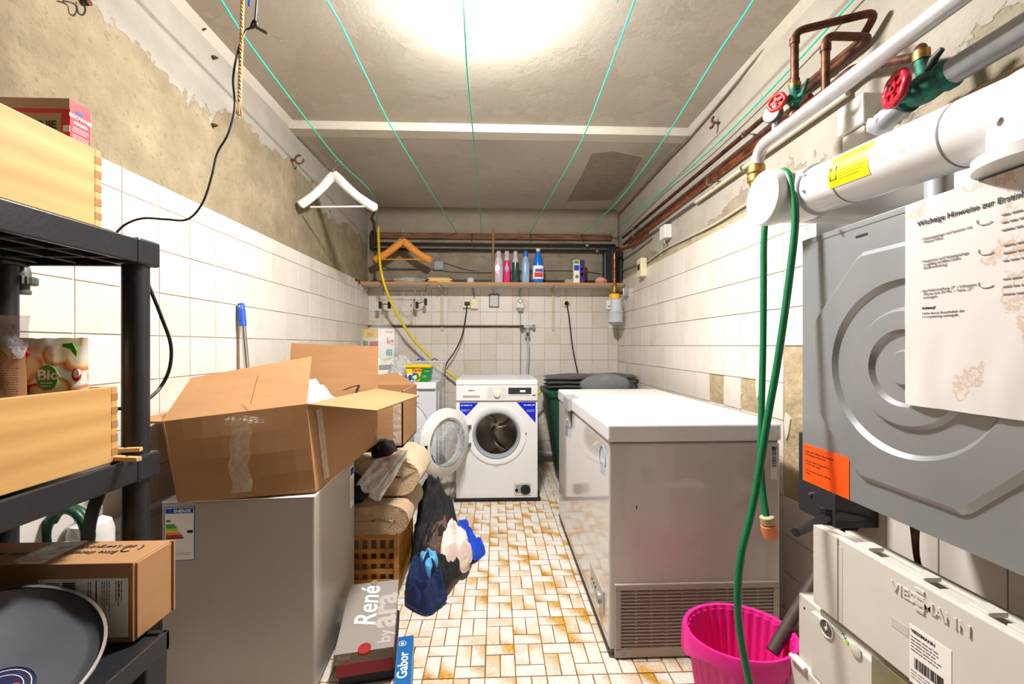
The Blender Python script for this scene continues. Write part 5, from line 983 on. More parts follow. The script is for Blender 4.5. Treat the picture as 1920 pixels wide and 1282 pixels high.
# water pipe and tap
p0, p1 = at_y(690,611,D-0.03), at_y(975,613,D-0.03); t = thing('water_pipe', 'thin dark water pipe along the tiled back wall ending at a tap', 'pipe', (0, D-0.03, p0.z)); MB().cyl((p0.x,D-0.02,p0.z),(p1.x,D-0.02,p0.z),0.009,n=10).build('tube', 'rust', t, smooth=True)
q = at_y(988,613,D-0.05); t = thing('water_tap', 'chrome washing machine tap on the back wall', 'tap', (q.x, D-0.05, q.z-0.08)); MB().cyl((q.x-0.06,D-0.03,q.z),(q.x+0.07,D-0.03,q.z),0.016,n=14).build('body', 'steel', t, smooth=True); MB().cyl((q.x-0.05,D-0.01,q.z),(q.x-0.05,D-0.09,q.z),0.02,n=14).build('rosette', 'chrome', t, smooth=True); MB().cyl((q.x+0.06,D-0.01,q.z+0.005),(q.x+0.06,D-0.08,q.z+0.005),0.018,n=14).build('handle', 'steel', t, smooth=True); MB().cyl((q.x+0.005,D-0.05,q.z),(q.x+0.005,D-0.05,q.z-0.10),0.02,0.026,n=16).build('spout', 'grey_plastic', t, smooth=True); MB().box(q.x-0.015,D-0.075,q.z-0.09,q.x+0.025,D-0.03,q.z-0.05).build('stop_valve', 'chrome', t, bevel=0.006)
for k, dx in enumerate((0.0,)): tag(MB().tube(spline([(q.x+0.005,D-0.05,q.z-0.10), at_y(991,660,D-0.06), at_y(989,690,D-0.07), at_y(988,720,D-0.1)],5),0.011,10).build('inlet_hose', 'grey_pipe', smooth=True), 'grey inlet hose from the tap down behind the washing machine', 'hose')
# yellow hose
mat('hose_yellow', (222,198,20), 0.4); tag(MB().tube(spline([at_y(709,425,3.9), at_y(710,455,3.85), at_y(712,490,3.75), at_y(716,515,3.72), at_y(724,543,3.73), at_y(740,580,3.78), at_y(770,630,3.86), at_y(800,663,3.9), at_y(830,690,3.93), at_y(858,712,3.93), at_y(870,735,3.93)],8),0.0115,10).build('yellow_hose', 'hose_yellow', smooth=True), 'yellow hose hanging from the rail down behind the dryer', 'hose')
tag(MB().tube(spline([at_y(1003,745,3.75), at_y(1012,735,3.75), at_y(1022,729,3.78), at_y(1034,722,3.85)],6),0.0115,10).build('yellow_hose', 'hose_yellow', smooth=True), 'short piece of yellow hose between washing machine and green bin', 'hose')
# wire rail with hangers under the shelf
HYr = SYF+0.06; a, b_ = at_y(719,545,HYr), at_y(799,545,HYr); t = thing('wire_rail', 'black wire rail screwed under the back shelf', 'rail', ((a.x+b_.x)/2, HYr, a.z)); MB().tube(bend([(a.x-0.03,HYr,SZ-0.022),(a.x,HYr,SZ-0.022),(a.x,HYr,a.z),(b_.x,HYr,a.z),(b_.x,HYr,SZ-0.022),(b_.x+0.03,HYr,SZ-0.022)],0.008),0.0028,6).build('wire', 'black', t, smooth=True)
def clip_hanger(lab, pxs, py, y, m_='black', rod=True, tilt=0.0):
    a, b_ = at_y(pxs[0],py,y), at_y(pxs[1],py+tilt,y); c = (a+b_)/2; ht = at_y(pxs[0],546,y).z; t = thing('clip_hanger', lab, 'hanger', (c.x, y, c.z-0.03), group='hangers on the wire rail')
    mb = MB(); mb.tube(spline([(c.x,y,c.z),(c.x,y,ht-0.03),(c.x+0.012,y,ht+0.004),(c.x,y,ht+0.014),(c.x-0.012,y,ht+0.004)],6),0.0022,6); mb.build('hook', 'steel', t, smooth=True)
    MB().tube([a,b_],0.004,6).build('bar', m_, t, smooth=True)
    for q in (a, b_): MB().box(q.x-0.013,q.y-0.012,q.z-0.04,q.x+0.013,q.y+0.012,q.z+0.022).build('clip', m_, t, bevel=0.003)
clip_hanger('black clip hanger at the left of the wire rail', (713,730), 570, HYr); clip_hanger('black clip hanger at the right of the wire rail', (782,798), 570, HYr+0.03, tilt=-6)
def wire_hanger(lab, cxp, y, wpx, top, low, m_='clear_wire'):
    c = at_y(cxp,top,y); l, r_ = at_y(cxp-wpx,low,y), at_y(cxp+wpx,low,y); ht = at_y(cxp,546,y).z; t = thing('wire_hanger', lab, 'hanger', (c.x,y,l.z), group='hangers on the wire rail')
    MB().tube([c,l,r_,c],0.003,6).build('wire', m_, t, smooth=True); MB().tube(spline([c,(c.x,y,ht-0.03),(c.x+0.012,y,ht+0.004),(c.x,y,ht+0.014),(c.x-0.012,y,ht+0.004)],6),0.0024,6).build('hook', 'steel', t, smooth=True)
mat('clear_wire', (190,178,164), 0.3); wire_hanger('pale wire hanger in the middle of the wire rail', 756, HYr+0.015, 22, 568, 592); 
t = thing('trouser_hanger', 'dark folding hanger on the wire rail', 'hanger', at_y(776,585,HYr-0.015)); c = at_y(777,560,HYr-0.015); MB().tube([at_y(769,575,HYr-0.015),c,at_y(775,590,HYr-0.015)],0.004,6).build('arms', 'black', t, smooth=True); MB().tube(spline([c,(c.x,c.y,a.z-0.02),(c.x+0.012,c.y,a.z+0.004),(c.x,c.y,a.z+0.014),(c.x-0.012,c.y,a.z+0.004)],6),0.0024,6).build('hook', 'steel', t, smooth=True)

# --- coat hangers
def coat_hanger(lab, tip, lpt, rpt, barl, barr, m_, thick, hook_top, hm='steel', plane=(0,1,0)):
    """shaped arms from neck to both ends, a round trouser bar and a hook"""
    t = thing('coat_hanger', lab, 'hanger', lpt)
    for e in (lpt, rpt):
        d = e - tip; pts = [tip + d*k + Vector((0,0,1))*(-0.02*math.sin(math.pi*k)*1.0) for k in (0.0,0.12,0.3,0.55,0.8,0.95,1.0)]
        mb = MB(); ws = [0.030,0.036,0.034,0.032,0.034,0.034,0.012]; n = 12; u0 = Vector(plane)
        sec = []
        for i, q in enumerate(pts):
            dd2 = (pts[min(i+1,6)]-pts[max(i-1,0)]).normalized(); s_ = dd2.cross(u0).normalized(); w3 = u0
            sec.append([q + s_*ws[i]*thick*math.cos(2*math.pi*k/n) + w3*ws[i]*thick*0.75*math.sin(2*math.pi*k/n) for k in range(n)])
        vs = [p for r_ in sec for p in r_]; mb.add(vs, [(j*n+i, j*n+(i+1) % n, (j+1)*n+(i+1) % n, (j+1)*n+i) for j in range(6) for i in range(n)] + [tuple(range(n-1,-1,-1)), tuple(range(6*n,7*n))]); mb.build('arm', m_, t, smooth=True)
    MB().cyl(barl, barr, 0.0055, n=12).build('trouser_bar', m_, t, smooth=True)
    h0 = tip + Vector((0,0,0.01)); hk = spline([h0, tip+Vector((0,0,0.03)), hook_top+Vector((0.018,0,-0.012)), hook_top+Vector((0.010,0,0.003)), hook_top+Vector((-0.006,0,0.005)), hook_top+Vector((-0.018,0,-0.012))], 6); MB().tube(hk, 0.0022, 8).build('hook', hm, t, smooth=True); return t
HW = 2.60; tip = at_t(626,326,HW); coat_hanger('white plastic coat hanger on the leftmost clothes line', tip, at_t(566,390,HW-0.02)+Vector((0,-0.04,0)), at_t(707,392,HW-0.02), at_t(582,388,HW-0.03), at_t(690,387,HW-0.02), 'white_plastic', 0.8, at_t(634,300,HW))
HO = 3.80; tip = at_y(755,450,HO); coat_hanger('orange wooden coat hanger on the back rail', tip, at_y(700,488,HO), at_y(810,489,HO), at_y(706,486,HO), at_y(803,486,HO), mat('hanger_orange', (222,142,52), 0.45, var=0.1, stretch=(1,8,8)), 0.95, Vector((tip.x+0.02, HO, at_y(760,432,HO).z)))

# --- green clothes lines
mat('line_green', (24,196,160), 0.35)
labs = ['leftmost green clothes line carrying the white hanger', 'second green clothes line from the left under the ceiling', 'green clothes line running straight below the ceiling lamp', 'fourth green clothes line from the left under the ceiling', 'fifth green clothes line from the left, over the freezer', 'rightmost green clothes line close to the right wall']
data = [[(415,0),(470,85),(560,205),(637,303),(700,368),(708,436)], [(613,0),(640,48),(690,150),(735,240),(790,330),(857,437)], [(870,20),(876,130),(885,230),(895,330),(903,438)], [(1190,0),(1165,70),(1120,190),(1085,275),(1040,355),(993,438)], [(1413,0),(1340,110),(1275,215),(1210,312),(1148,388),(1088,440)], [(1600,0),(1500,110),(1400,215),(1320,292),(1240,360),(1141,441)]]
for lab, pts in zip(labs, data):
    x2, y2 = pts[-1]; pe = at_y(x2, y2, D-0.045); ze = pe.z; q = []
    z_near = 2.30
    for i, (px, py) in enumerate(pts[:-1]):
        r_ = ray(px, py); zt_ = z_near - (z_near-ze)*(i/(len(pts)-1))**1.5
        tt = (zt_-CAMH)/r_[2]; tt = min(tt, (D-0.06)/r_[1]); tt = min(tt, (XR-0.03)/r_[0]) if r_[0] > 0 else min(tt, (XL+0.03)/r_[0]); q.append(at_t(px, py, tt))
    q.append(Vector((pe.x, D-0.04, ze))); d0 = (q[0]-q[1]).normalized(); q = [q[0]+Vector((d0.x*0.6, d0.y*0.6, 0.06))] + q
    t = thing('clothes_line', lab, 'clothes line', q[-1], group='green clothes lines'); MB().tube(spline(q,4), 0.0033, 8).build('cord', 'line_green', t, smooth=True)
    MB().cyl((q[0].x,q[0].y,q[0].z),(q[0].x,q[0].y,ZC), 0.004, n=8).build('eye_bolt', 'steel', t, smooth=True)
q = at_t(1157,5,1.48); tag(MB().tube([q+Vector((0,0,0.12)), q], 0.0025, 6).build('line_end', 'line_green', smooth=True), 'loose end of green line beside the fourth clothes line', 'clothes line')
q = at_t(469,8,1.35); tag(MB().tube([q+Vector((0,0,0.16)), q+Vector((-0.003,0,-0.005))], 0.0035, 6).build('cord_end', 'blue_ink', smooth=True), 'blue cord end hanging beside the tan rope', 'cord')
# ================================================================ middle of the floor
# --- wooden lattice crate with folded towels
LX0, LX1, LY0, LY1, LZ = -0.86, -0.435, 1.92, 2.26, 0.285
mat('lattice_wood', (206,146,72), 0.6, var=0.15, scale=10, col2=(176,116,50))
t = thing('lattice_crate', 'wooden lattice laundry crate on the floor under the folded fleece', 'crate', ((LX0+LX1)/2, (LY0+LY1)/2, 0))
for x in (LX0, LX1-0.022):
    for y in (LY0, LY1-0.022): MB().box(x, y, 0, x+0.022, y+0.022, LZ).build('corner_post', 'lattice_wood', t, bevel=0.002)
for z in (0.012, LZ-0.032):
    for y in (LY0+0.004, LY1-0.018): MB().box(LX0+0.022, y, z, LX1-0.022, y+0.014, z+0.03).build('rail', 'lattice_wood', t, bevel=0.002)
    for x in (LX0+0.004, LX1-0.018): MB().box(x, LY0+0.022, z, x+0.014, LY1-0.022, z+0.03).build('rail', 'lattice_wood', t, bevel=0.002)
for k in range(4): z = 0.055+0.046*k; MB().box(LX0+0.022, LY0+0.006, z, LX1-0.022, LY0+0.012, z+0.02).build('slat', 'lattice_wood', t)
for k in range(9): x = LX0+0.045+0.04*k; MB().box(x, LY0+0.012, 0.04, x+0.016, LY0+0.017, LZ-0.03).build('slat', 'lattice_wood', t)
n = 12
for s in (0, 1):
    for k in range(-3, 9):
        y0 = LY0+0.022+k*0.036; a, b_ = (0.042, LZ-0.032); yy0, yy1 = (y0, y0+0.11) if s == 0 else (y0+0.11, y0)
        lo, hi = LY0+0.022, LY1-0.022; za, zb_ = a, b_
        def cl(y, z, yo, zo):
            if y < lo: return lo, z+(zo-z)*(lo-y)/(yo-y) if yo != y else z
            if y > hi: return hi, z+(zo-z)*(hi-y)/(yo-y) if yo != y else z
            return y, z
        if max(yy0,yy1) < lo+0.02 or min(yy0,yy1) > hi-0.02: continue
        ya, z1_ = cl(yy0, a, yy1, b_); yb2, z2_ = cl(yy1, b_, yy0, a)
        MB().beam((LX1-0.006-0.005*s, ya, z1_), (LX1-0.006-0.005*s, yb2, z2_), 0.004, 0.012, (1,0,0)).build('lattice_strip', 'lattice_wood', t)
MB().box(LX0+0.02,LY0+0.02,0.01,LX1-0.02,LY1-0.02,0.018).build('bottom_board', 'lattice_wood', t)
# folded fleece blankets
mat('fleece', (214,186,148), 0.98, var=0.1, scale=30, bump=1.0, bscale=160, sheen=0.3); mat('fleece_dark', (188,158,122), 0.98, var=0.1, scale=30, bump=1.0, bscale=160, sheen=0.3)
def roll_fold(name, lab, prof, y0, y1, th, mt, seed, cat='blanket'):
    """cloth sheet following a profile in x-z, laid along y, with thickness and soft waves"""
    mb = MB(); P = spline([Vector((x, 0, z)) for x, z in prof], 8); m_ = len(P)
    def sec(b_):
        y = y0+(y1-y0)*b_; out = []
        for i, p in enumerate(P):
            d = (P[min(i+1,m_-1)]-P[max(i-1,0)]).normalized(); nn = Vector((-d.z,0,d.x)); wv = 0.010*nz(i*0.16+seed, b_*3.0)
            out.append((p+nn*(th/2+wv)+Vector((0,y+0.012*nz(i*0.3,seed),0.004*nz(i*0.4+seed,b_*5))), p-nn*(th/2-wv)+Vector((0,y+0.012*nz(i*0.3,seed),0.004*nz(i*0.4+seed,b_*5)))))
        return [a for a, _ in out] + [b2 for _, b2 in reversed(out)]
    N_ = 14; S = [sec(j/N_) for j in range(N_+1)]; L = len(S[0]); vs = [p for s in S for p in s]
    mb.add(vs, [(j*L+i, j*L+(i+1) % L, (j+1)*L+(i+1) % L, (j+1)*L+i) for j in range(N_) for i in range(L)] + [tuple(range(L-1,-1,-1)), tuple(range(N_*L,(N_+1)*L))])
    o = mb.build(name, mt, smooth=True, ang=60); return tag(o, lab, cat)
roll_fold('fleece_blanket', 'folded beige fleece blanket lying on the lattice crate', [(-0.84,0.318),(-0.6,0.318),(-0.48,0.318),(-0.43,0.325),(-0.415,0.348),(-0.43,0.375),(-0.5,0.385),(-0.7,0.375),(-0.82,0.38)], 1.90, 2.27, 0.062, 'fleece_dark', 3)
roll_fold('fleece_blanket', 'thick beige fleece blanket folded on top of the other fleece', [(-0.80,0.462),(-0.62,0.462),(-0.49,0.462),(-0.42,0.472),(-0.395,0.505),(-0.42,0.54),(-0.48,0.555),(-0.62,0.53),(-0.8,0.53)], 2.0, 2.34, 0.08, 'fleece', 7)
# black bin of laundry, clear cover sheet, dark jacket, red and pink cloths under the carton
tag(crumple((-0.66,1.945,0.475), (0.09,0.045,0.068), 4, 0.2, 2.2, zmin=0.416).build('black_bag', 'cloth_black', smooth=True), 'black bag on the lower fleece beside the small freezer', 'bag')
def sheet(name, lab, cat, q, mt, amp, seed, f=4, nu=24, nv=24, solid=0.003):
    q = [Vector(p) for p in q]; mb = MB(); nrm = (q[1]-q[0]).cross(q[3]-q[0]).normalized()
    mb.grid(lambda a, b_: (q[0]*(1-a)+q[1]*a)*(1-b_)+(q[3]*(1-a)+q[2]*a)*b_ + nrm*amp*(nz(a*f+seed,b_*f)+0.5*abs(nz(a*f*2.3,b_*f*2.3+seed))) + (q[1]-q[0])*0.06*nz(b_*5,seed)*(a) , nu, nv)
    return tag(mb.build(name, mt, smooth=True, ang=70, solid=solid), lab, cat)
sheet('plastic_sheet', 'milky plastic sheet draped over the fleece beside the freezer', 'sheet', [at_t(668,908,1.78),at_t(708,940,1.80),at_t(762,850,2.02),at_t(700,862,1.98)], 'milky_film', 0.02, 3)
sheet('plastic_sheet', 'folded end of milky plastic hanging over the fleece', 'sheet', [at_t(690,932,1.78),at_t(712,940,1.77),at_t(768,845,2.0),at_t(745,842,2.0)], 'milky_film', 0.016, 8)
mat('cloth_red', (206,30,36), 0.8, var=0.08); mat('cloth_pinkwhite', (236,216,208), 0.9, var=0.06, bump=0.3)
def heap(name, lab, c, r, mt, seed, zmin, amp=0.3, f=2.4, cat='clothing'):
    return tag(crumple(c, r, seed, amp, f, 34, 22, zmin).build(name, mt, smooth=True, ang=60), lab, cat)
q = at_t(720,845,2.12); heap('dark_jacket', 'crumpled black jacket squeezed under the corner of the large carton', (q.x, q.y, q.z), (0.05,0.09,0.05), 'cloth_black', 3, 0.5)
q = at_t(742,850,2.28); heap('pink_shirt', 'pinkish white shirt bulging out below the smaller cardboard box', (q.x-0.02, q.y, q.z-0.02), (0.07,0.10,0.07), 'cloth_pinkwhite', 6, 0.5)
q = at_t(762,866,2.42); heap('red_cloth', 'red cloth corner showing above the fleece', (q.x-0.02, q.y, q.z), (0.03,0.03,0.03), 'cloth_red', 2, 0.3)
# laundry basket carrying the smaller box
t = thing('laundry_basket', 'white laundry basket under the smaller cardboard box', 'basket', (-0.74, 2.47, 0)); MB().hexa([(-0.95,2.36,0),(-0.55,2.36,0),(-0.55,2.72,0),(-0.95,2.72,0),(-0.98,2.36,0.598),(-0.52,2.36,0.598),(-0.52,2.75,0.598),(-0.98,2.75,0.598)]).build('tub', 'white_plastic', t, bevel=0.02)

# --- heap of clothes on the floor: garments lie on a common mound
def mound(x, y):
    g = lambda cx, cy, sx, sy, h: h*math.exp(-((x-cx)/sx)**2-((y-cy)/sy)**2)
    return g(-0.36,2.42,0.12,0.22,0.30)+g(-0.235,2.16,0.10,0.13,0.12)+g(-0.30,1.95,0.10,0.11,0.085)+g(-0.27,2.05,0.10,0.10,0.05)
def on_mound(px, py, lift):
    t_ = 1.6
    while t_ < 2.75:
        p = at_t(px, py, t_)
        if p.z <= mound(p.x, p.y)+lift: return (p.x, p.y)
        t_ += 0.005
    return (p.x, p.y)
LAYERS = []
def garment(name, lab, outline, mt, seed, lift, f=9, fold_=0.03, edge=0.02, n=46, minx=-0.425, cat='clothing'):
    """piece of clothing draped on the mound inside an outline, with rounded rim down to what is below"""
    xs = [p[0] for p in outline]; ys = [p[1] for p in outline]; cx, cy = sum(xs)/len(xs), sum(ys)/len(ys)
    dense = spline([Vector((x,y,0)) for x, y in outline+[outline[0]]], 8)[:-1]; m_ = len(dense); rings = 26; mb = MB(); vs = []
    for j in range(rings+1):
        k = j/rings
        for i, p in enumerate(dense):
            a = 2*math.pi*i/m_; kk = k*(1+0.05*nz(math.cos(a)*3+seed, math.sin(a)*3)); x = cx+(p.x-cx)*kk; y = cy+(p.y-cy)*kk
            x = max(x, minx)
            h = mound(x,y); wx = 0.03*nz(x*9+seed, y*9, 2); wy = 0.03*nz(x*9, y*9+seed, 7); rid = 1-abs(nz((x+wx)*f*1.2+seed, (y+wy)*f*0.7, seed))*3.2; rid2 = 1-abs(nz((x+wy)*f*1.6+seed*3, (y+wx)*f*2.6, 4))*3.0
            z = h + lift + fold_*max(-0.5, rid)*0.8 + fold_*0.5*max(-0.5, rid2)
            e = max(0.0, 1-((1-k)/0.22)) if k > 0.78 else 0.0
            z = z*(1-e*e) + (max(0.002, h*0.98 + lift*0.2))*(e*e) if e > 0 else z
            vs.append((x, y, max(0.003, z)))
    fs = [(j*m_+i, j*m_+(i+1) % m_, (j+1)*m_+(i+1) % m_, (j+1)*m_+i) for j in range(1,rings) for i in range(m_)] + [tuple(range(m_, 2*m_))]
    mb.add(vs, fs); base = len(mb.v); mb.add([(vs[rings*m_+i][0], vs[rings*m_+i][1], max(0.0006, vs[rings*m_+i][2]-0.012)) for i in range(m_)], []); mb.f += [(rings*m_+i, rings*m_+(i+1) % m_, base+(i+1) % m_, base+i) for i in range(m_)] + [tuple(range(base+m_-1, base-1, -1))]
    mb.f = [f_ for f_ in mb.f]
    used = sorted({i for f_ in mb.f for i in f_}); mp_ = {o: i for i, o in enumerate(used)}; mb.v = [mb.v[i] for i in used]; mb.f = [tuple(mp_[i] for i in f_) for f_ in mb.f]
    return tag(mb.build(name, mt, smooth=True, ang=75), lab, cat, 'clothes heaped on the floor')
mat('cloth_charcoal', (34,34,36), 0.95, var=0.2, bump=0.3, bscale=90); mat('cloth_navy', (24,40,80), 0.95, var=0.15, bump=0.4, bscale=140); mat('cloth_sky', (92,168,216), 0.9, var=0.08, bump=0.3); mat('cloth_brown', (92,72,64), 0.95, var=0.12, bump=0.3); mat('cloth_royal', (16,70,190), 0.85, var=0.12, bump=0.3); mat('cloth_beige', (196,176,156), 0.9, var=0.1)
F_ = lambda pts, z: [on_mound(px, py, z) for px, py in pts]
garment('black_trousers', 'large black garment at the back of the clothes heap', F_([(770,1015),(766,950),(775,905),(800,912),(832,940),(856,968),(858,1000),(846,1018),(810,1035),(788,1050)], 0.03), 'cloth_charcoal', 2, 0.035, f=13, fold_=0.055)
garment('black_shirt', 'black garment spilling under the white shirt on the heap', F_([(820,1010),(858,1030),(864,1052),(850,1075),(832,1098),(800,1090),(790,1050)], 0.02), 'cloth_black', 5, 0.025, f=16, fold_=0.03)
garment('beige_sock', 'beige sock peeking out from the clothes heap', F_([(864,1038),(878,1040),(880,1056),(870,1066),(860,1056)], 0.015), 'cloth_beige', 7, 0.02, f=20, fold_=0.012)
garment('blue_shirt', 'royal blue shirt at the right edge of the clothes heap', F_([(852,992),(860,978),(875,980),(882,1000),(904,1018),(910,1030),(895,1040),(872,1034),(862,1012)], 0.02), 'cloth_royal', 3, 0.03, f=16, fold_=0.03)
garment('brown_top', 'brown garment across the middle of the clothes heap', F_([(792,1032),(800,1002),(818,980),(840,978),(840,1008),(828,1030),(808,1042)], 0.05), 'cloth_brown', 9, 0.055, f=14, fold_=0.03)
garment('white_shirt', 'crumpled off-white shirt on top of the clothes heap', F_([(824,1026),(836,990),(848,978),(868,998),(884,1020),(882,1034),(858,1036),(836,1044)], 0.055), 'cloth_pinkwhite', 12, 0.06, f=15, fold_=0.03)
garment('navy_sweater', 'navy blue sweater at the front of the clothes heap', F_([(760,1116),(762,1082),(778,1056),(812,1066),(830,1092),(838,1108),(822,1126),(802,1140),(778,1130)], 0.03), 'cloth_navy', 15, 0.04, f=15, fold_=0.05)
garment('sky_blue_top', 'light blue cloth lying on the navy sweater', F_([(784,1046),(800,1034),(822,1046),(820,1058),(806,1072),(792,1062)], 0.055), 'cloth_sky', 18, 0.064, f=26, fold_=0.010)

# --- shoe boxes
p0, p1 = at_z(657,1096,0.165), at_z(750,1086,0.165); q0, q1 = at_z(626,1228,0.118), at_z(738,1214,0.118)
mat('shoe_grey', (142,134,126), 0.6, var=0.03); mat('shoe_olive', (128,114,92), 0.6); mat('shoe_red', (150,14,24), 0.5); mat('shoe_pale', (172,166,160), 0.6); mat('shoe_blue', (8,90,156), 0.45); mat('shoe_dark', (24,24,40), 0.6); mat('edge_grey', (150,148,144), 0.7)
vl = (p0-q0).normalized(); uu = (q1-q0) - vl*(q1-q0).dot(vl); q1 = q0+uu; p1 = p0+uu
t = thing('shoe_box', 'grey shoe box lettered René beside the small freezer', 'shoe box', ((q0.x+q1.x)/2, (q0.y+p0.y)/2, 0), group='shoe boxes on the floor')
up = Vector((0,0,0.035)); lidtop = [q0, q1, p1, p0]; lidbot = [v - up for v in lidtop]; mb = MB(); mb.hexa(lidbot + lidtop); mb.build('lid', 'shoe_grey', t, bevel=0.0015)
ins = lambda P_: [P_[0]+Vector((0.004,0.005,0)), P_[1]+Vector((-0.004,0.005,0)), P_[2]+Vector((-0.004,-0.005,0)), P_[3]+Vector((0.004,-0.005,0))]
bt = ins([v - up*0.9 for v in lidtop]); bb = [Vector((v.x,v.y,0.038)) for v in bt]; MB().hexa(bb+bt).build('base', 'shoe_red', t, bevel=0.001)
f = Fr(q0, q1-q0, p0-q0); Wd = (q1-q0).length; Ln = (p0-q0).length; ffr = Fr(q0-up, q1-q0, (0,0,1)); dn = Vector((0,-1,0)); decal(ffr, 0, 0.0, Wd, 0.035, 'shoe_olive', t, 'lid_edge', 0, 0.0008)
fvr = Fr(f.p(0,0,0), p0-q0, -(q1-q0))   # text runs away from the viewer
text('René', Fr(f.p(Wd*0.62,0,0), p0-q0, -(q1-q0)), Ln*0.30, 0.0, 0.105, 'white_ink', t, n=0.0008, bold=0.012, shear=0.25, sx=0.95)
text('ara', Fr(f.p(Wd*0.98,0,0), p0-q0, -(q1-q0)), Ln*0.26, 0.0, 0.13, 'shoe_pale', t, n=0.0004, bold=0.03, sx=1.05); text('by', Fr(f.p(Wd*0.98,0,0), p0-q0, -(q1-q0)), Ln*0.06, 0.01, 0.06, 'shoe_pale', t, n=0.0004, bold=0.02)
mb = MB(); f.disc(mb, Wd*0.50, 0.010, 0.021, 0.021, 0, 0.0008); mb.build('dot_print', 'shoe_red', t); mb = MB(); ffr.poly(mb, [(Wd*0.5+0.021*math.cos(R(a)), 0.035+0.016*math.sin(R(a))) for a in range(180,361,15)], 0.0008, 0.0014); mb.build('dot_print', 'shoe_red', t)
text('René', ffr, 0.008, 0.016, 0.02, 'shoe_pale', t, n=0.001, shear=0.3); text('BY', ffr, 0.008, 0.004, 0.011, 'shoe_pale', t, n=0.001); text('ara', ffr, 0.028, 0.004, 0.013, 'red_ink', t, n=0.001, bold=0.03)
mb = MB(); c0 = f.p(Wd*0.5, Ln, 0); mb.lathe([(0.014,-0.002),(0.014,0.0012)], c0-Vector((0,0.006,0)), f.n, n=20); mb.build('thumb_notch', 'shoe_olive', t)
t = thing('shoe_box', 'dark shoe box lying under the grey René shoe box', 'shoe box', ((q0.x+q1.x)/2, (q0.y+p0.y)/2, 0), group='shoe boxes on the floor'); b2 = [Vector((v.x+0.006,v.y+0.01,0)) for v in bb]; MB().hexa(b2+[v+Vector((0,0,0.037)) for v in b2]).build('carton', 'shoe_dark', t, bevel=0.001)
g0, g1, g2, g3 = at_z(738,1282,0.10), at_z(774,1282,0.10), at_z(776,1192,0.10), at_z(747,1194,0.10)
vl = (g3-g0).normalized(); g0 = g3-vl*0.30; uu = (g2-g3) - vl*(g2-g3).dot(vl); g1 = g0+uu; g2 = g3+uu; t = thing('shoe_box', 'blue shoe box lettered Gabor standing on its side', 'shoe box', ((g0.x+g1.x)/2, (g0.y+g3.y)/2, 0), group='shoe boxes on the floor')
top = [g0,g1,g2,g3]; low = [Vector((v.x,v.y,0)) for v in top]; MB().hexa(low+top).build('carton', 'edge_grey', t, bevel=0.001); f = Fr(g0, g1-g0, g3-g0); Wd = (g1-g0).length; Ln = (g3-g0).length; decal(f, 0.001, 0.001, Wd-0.001, Ln-0.001, 'shoe_blue', t, 'lid_print', 0, 0.0006)
ft_ = Fr(f.p(Wd*0.70,0,0), g3-g0, -(g1-g0)); vv = (at_z(757,1272,0.10)-g0).dot(f.v); text('Gabor', ft_, vv, 0.0, 0.044, 'white_ink', t, n=0.001, bold=0.015); e = (at_z(752,1207,0.10)-g0).dot(f.v)
mb = MB(); mb.tube([f.p(Wd*0.3+0.012*math.cos(R(a)), e+0.012*math.sin(R(a)), 0.0012) for a in range(0,360,20)], 0.0011, 5, closed=True); f.disc(mb, Wd*0.3, e, 0.005, 0.006, 0.0006, 0.0012); mb.build('logo_print', 'white_ink', t)
# ================================================================ right side
# --- chest freezer
c0 = at_z(1142,1234,0.0); FX0, FY0 = c0.x, c0.y; FX1 = at_y(1463,1220,FY0).x; FY1 = at_x(1048,730,FX0).y; FZ = 0.84; zs = lambda py: at_y(1145,py,FY0).z
t = thing('chest_freezer', 'large white chest freezer with a grey latch and a vent grille', 'freezer', ((FX0+FX1)/2, (FY0+FY1)/2, 0)); mat('freezer_gloss', (208,203,198), 0.08, var=0.01, scale=3, coat=0.3)
zl = zs(829); MB().box(FX0, FY0, 0.03, FX1, FY1, zl-0.006).build('cabinet', 'freezer_gloss', t, bevel=0.008, seg=3)
MB().box(FX0+0.006, FY0+0.006, zl-0.008, FX1-0.006, FY1-0.006, zl+0.002).build('seal', 'grey_plastic', t)
MB().box(FX0-0.006, FY0-0.004, zl, FX1+0.004, FY1+0.004, FZ).build('lid', 'white_enamel', t, bevel=0.010, seg=3)
MB().box(FX0+0.01, FY0+0.02, 0.002, FX1-0.01, FY1-0.02, 0.032).build('base_rail', 'grey_plastic', t); MB().box(FX0-0.003, FY0+0.004, 0.03, FX0+0.002, FY1-0.004, 0.036).build('base_trim', 'ink', t)
fe = Fr((FX0, FY0, 0), (1,0,0), (0,0,1)); eW = FX1-FX0; u_ = lambda px: at_y(px,1150,FY0).x-FX0
gu0, gu1, gz0, gz1 = u_(1152), u_(1459), zs(1236)+0.01, zs(1094)
mb = MB(); bz = 0.022
for (a, b_, c_, d_) in ((gu0,gz1-bz,gu1,gz1),(gu0,gz0,gu1,gz0+0.03),(gu0,gz0+0.03,gu0+bz,gz1-bz),(gu1-bz,gz0+0.03,gu1,gz1-bz)): fe.rect(mb, a, b_, c_, d_, -0.002, 0.009)
gf = mb.build('grille_frame', 'freezer_white', t, bevel=0.003)
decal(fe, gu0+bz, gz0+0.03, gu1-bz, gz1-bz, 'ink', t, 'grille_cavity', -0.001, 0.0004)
ns = 17; hz = (gz1-bz-gz0-0.03)/ns
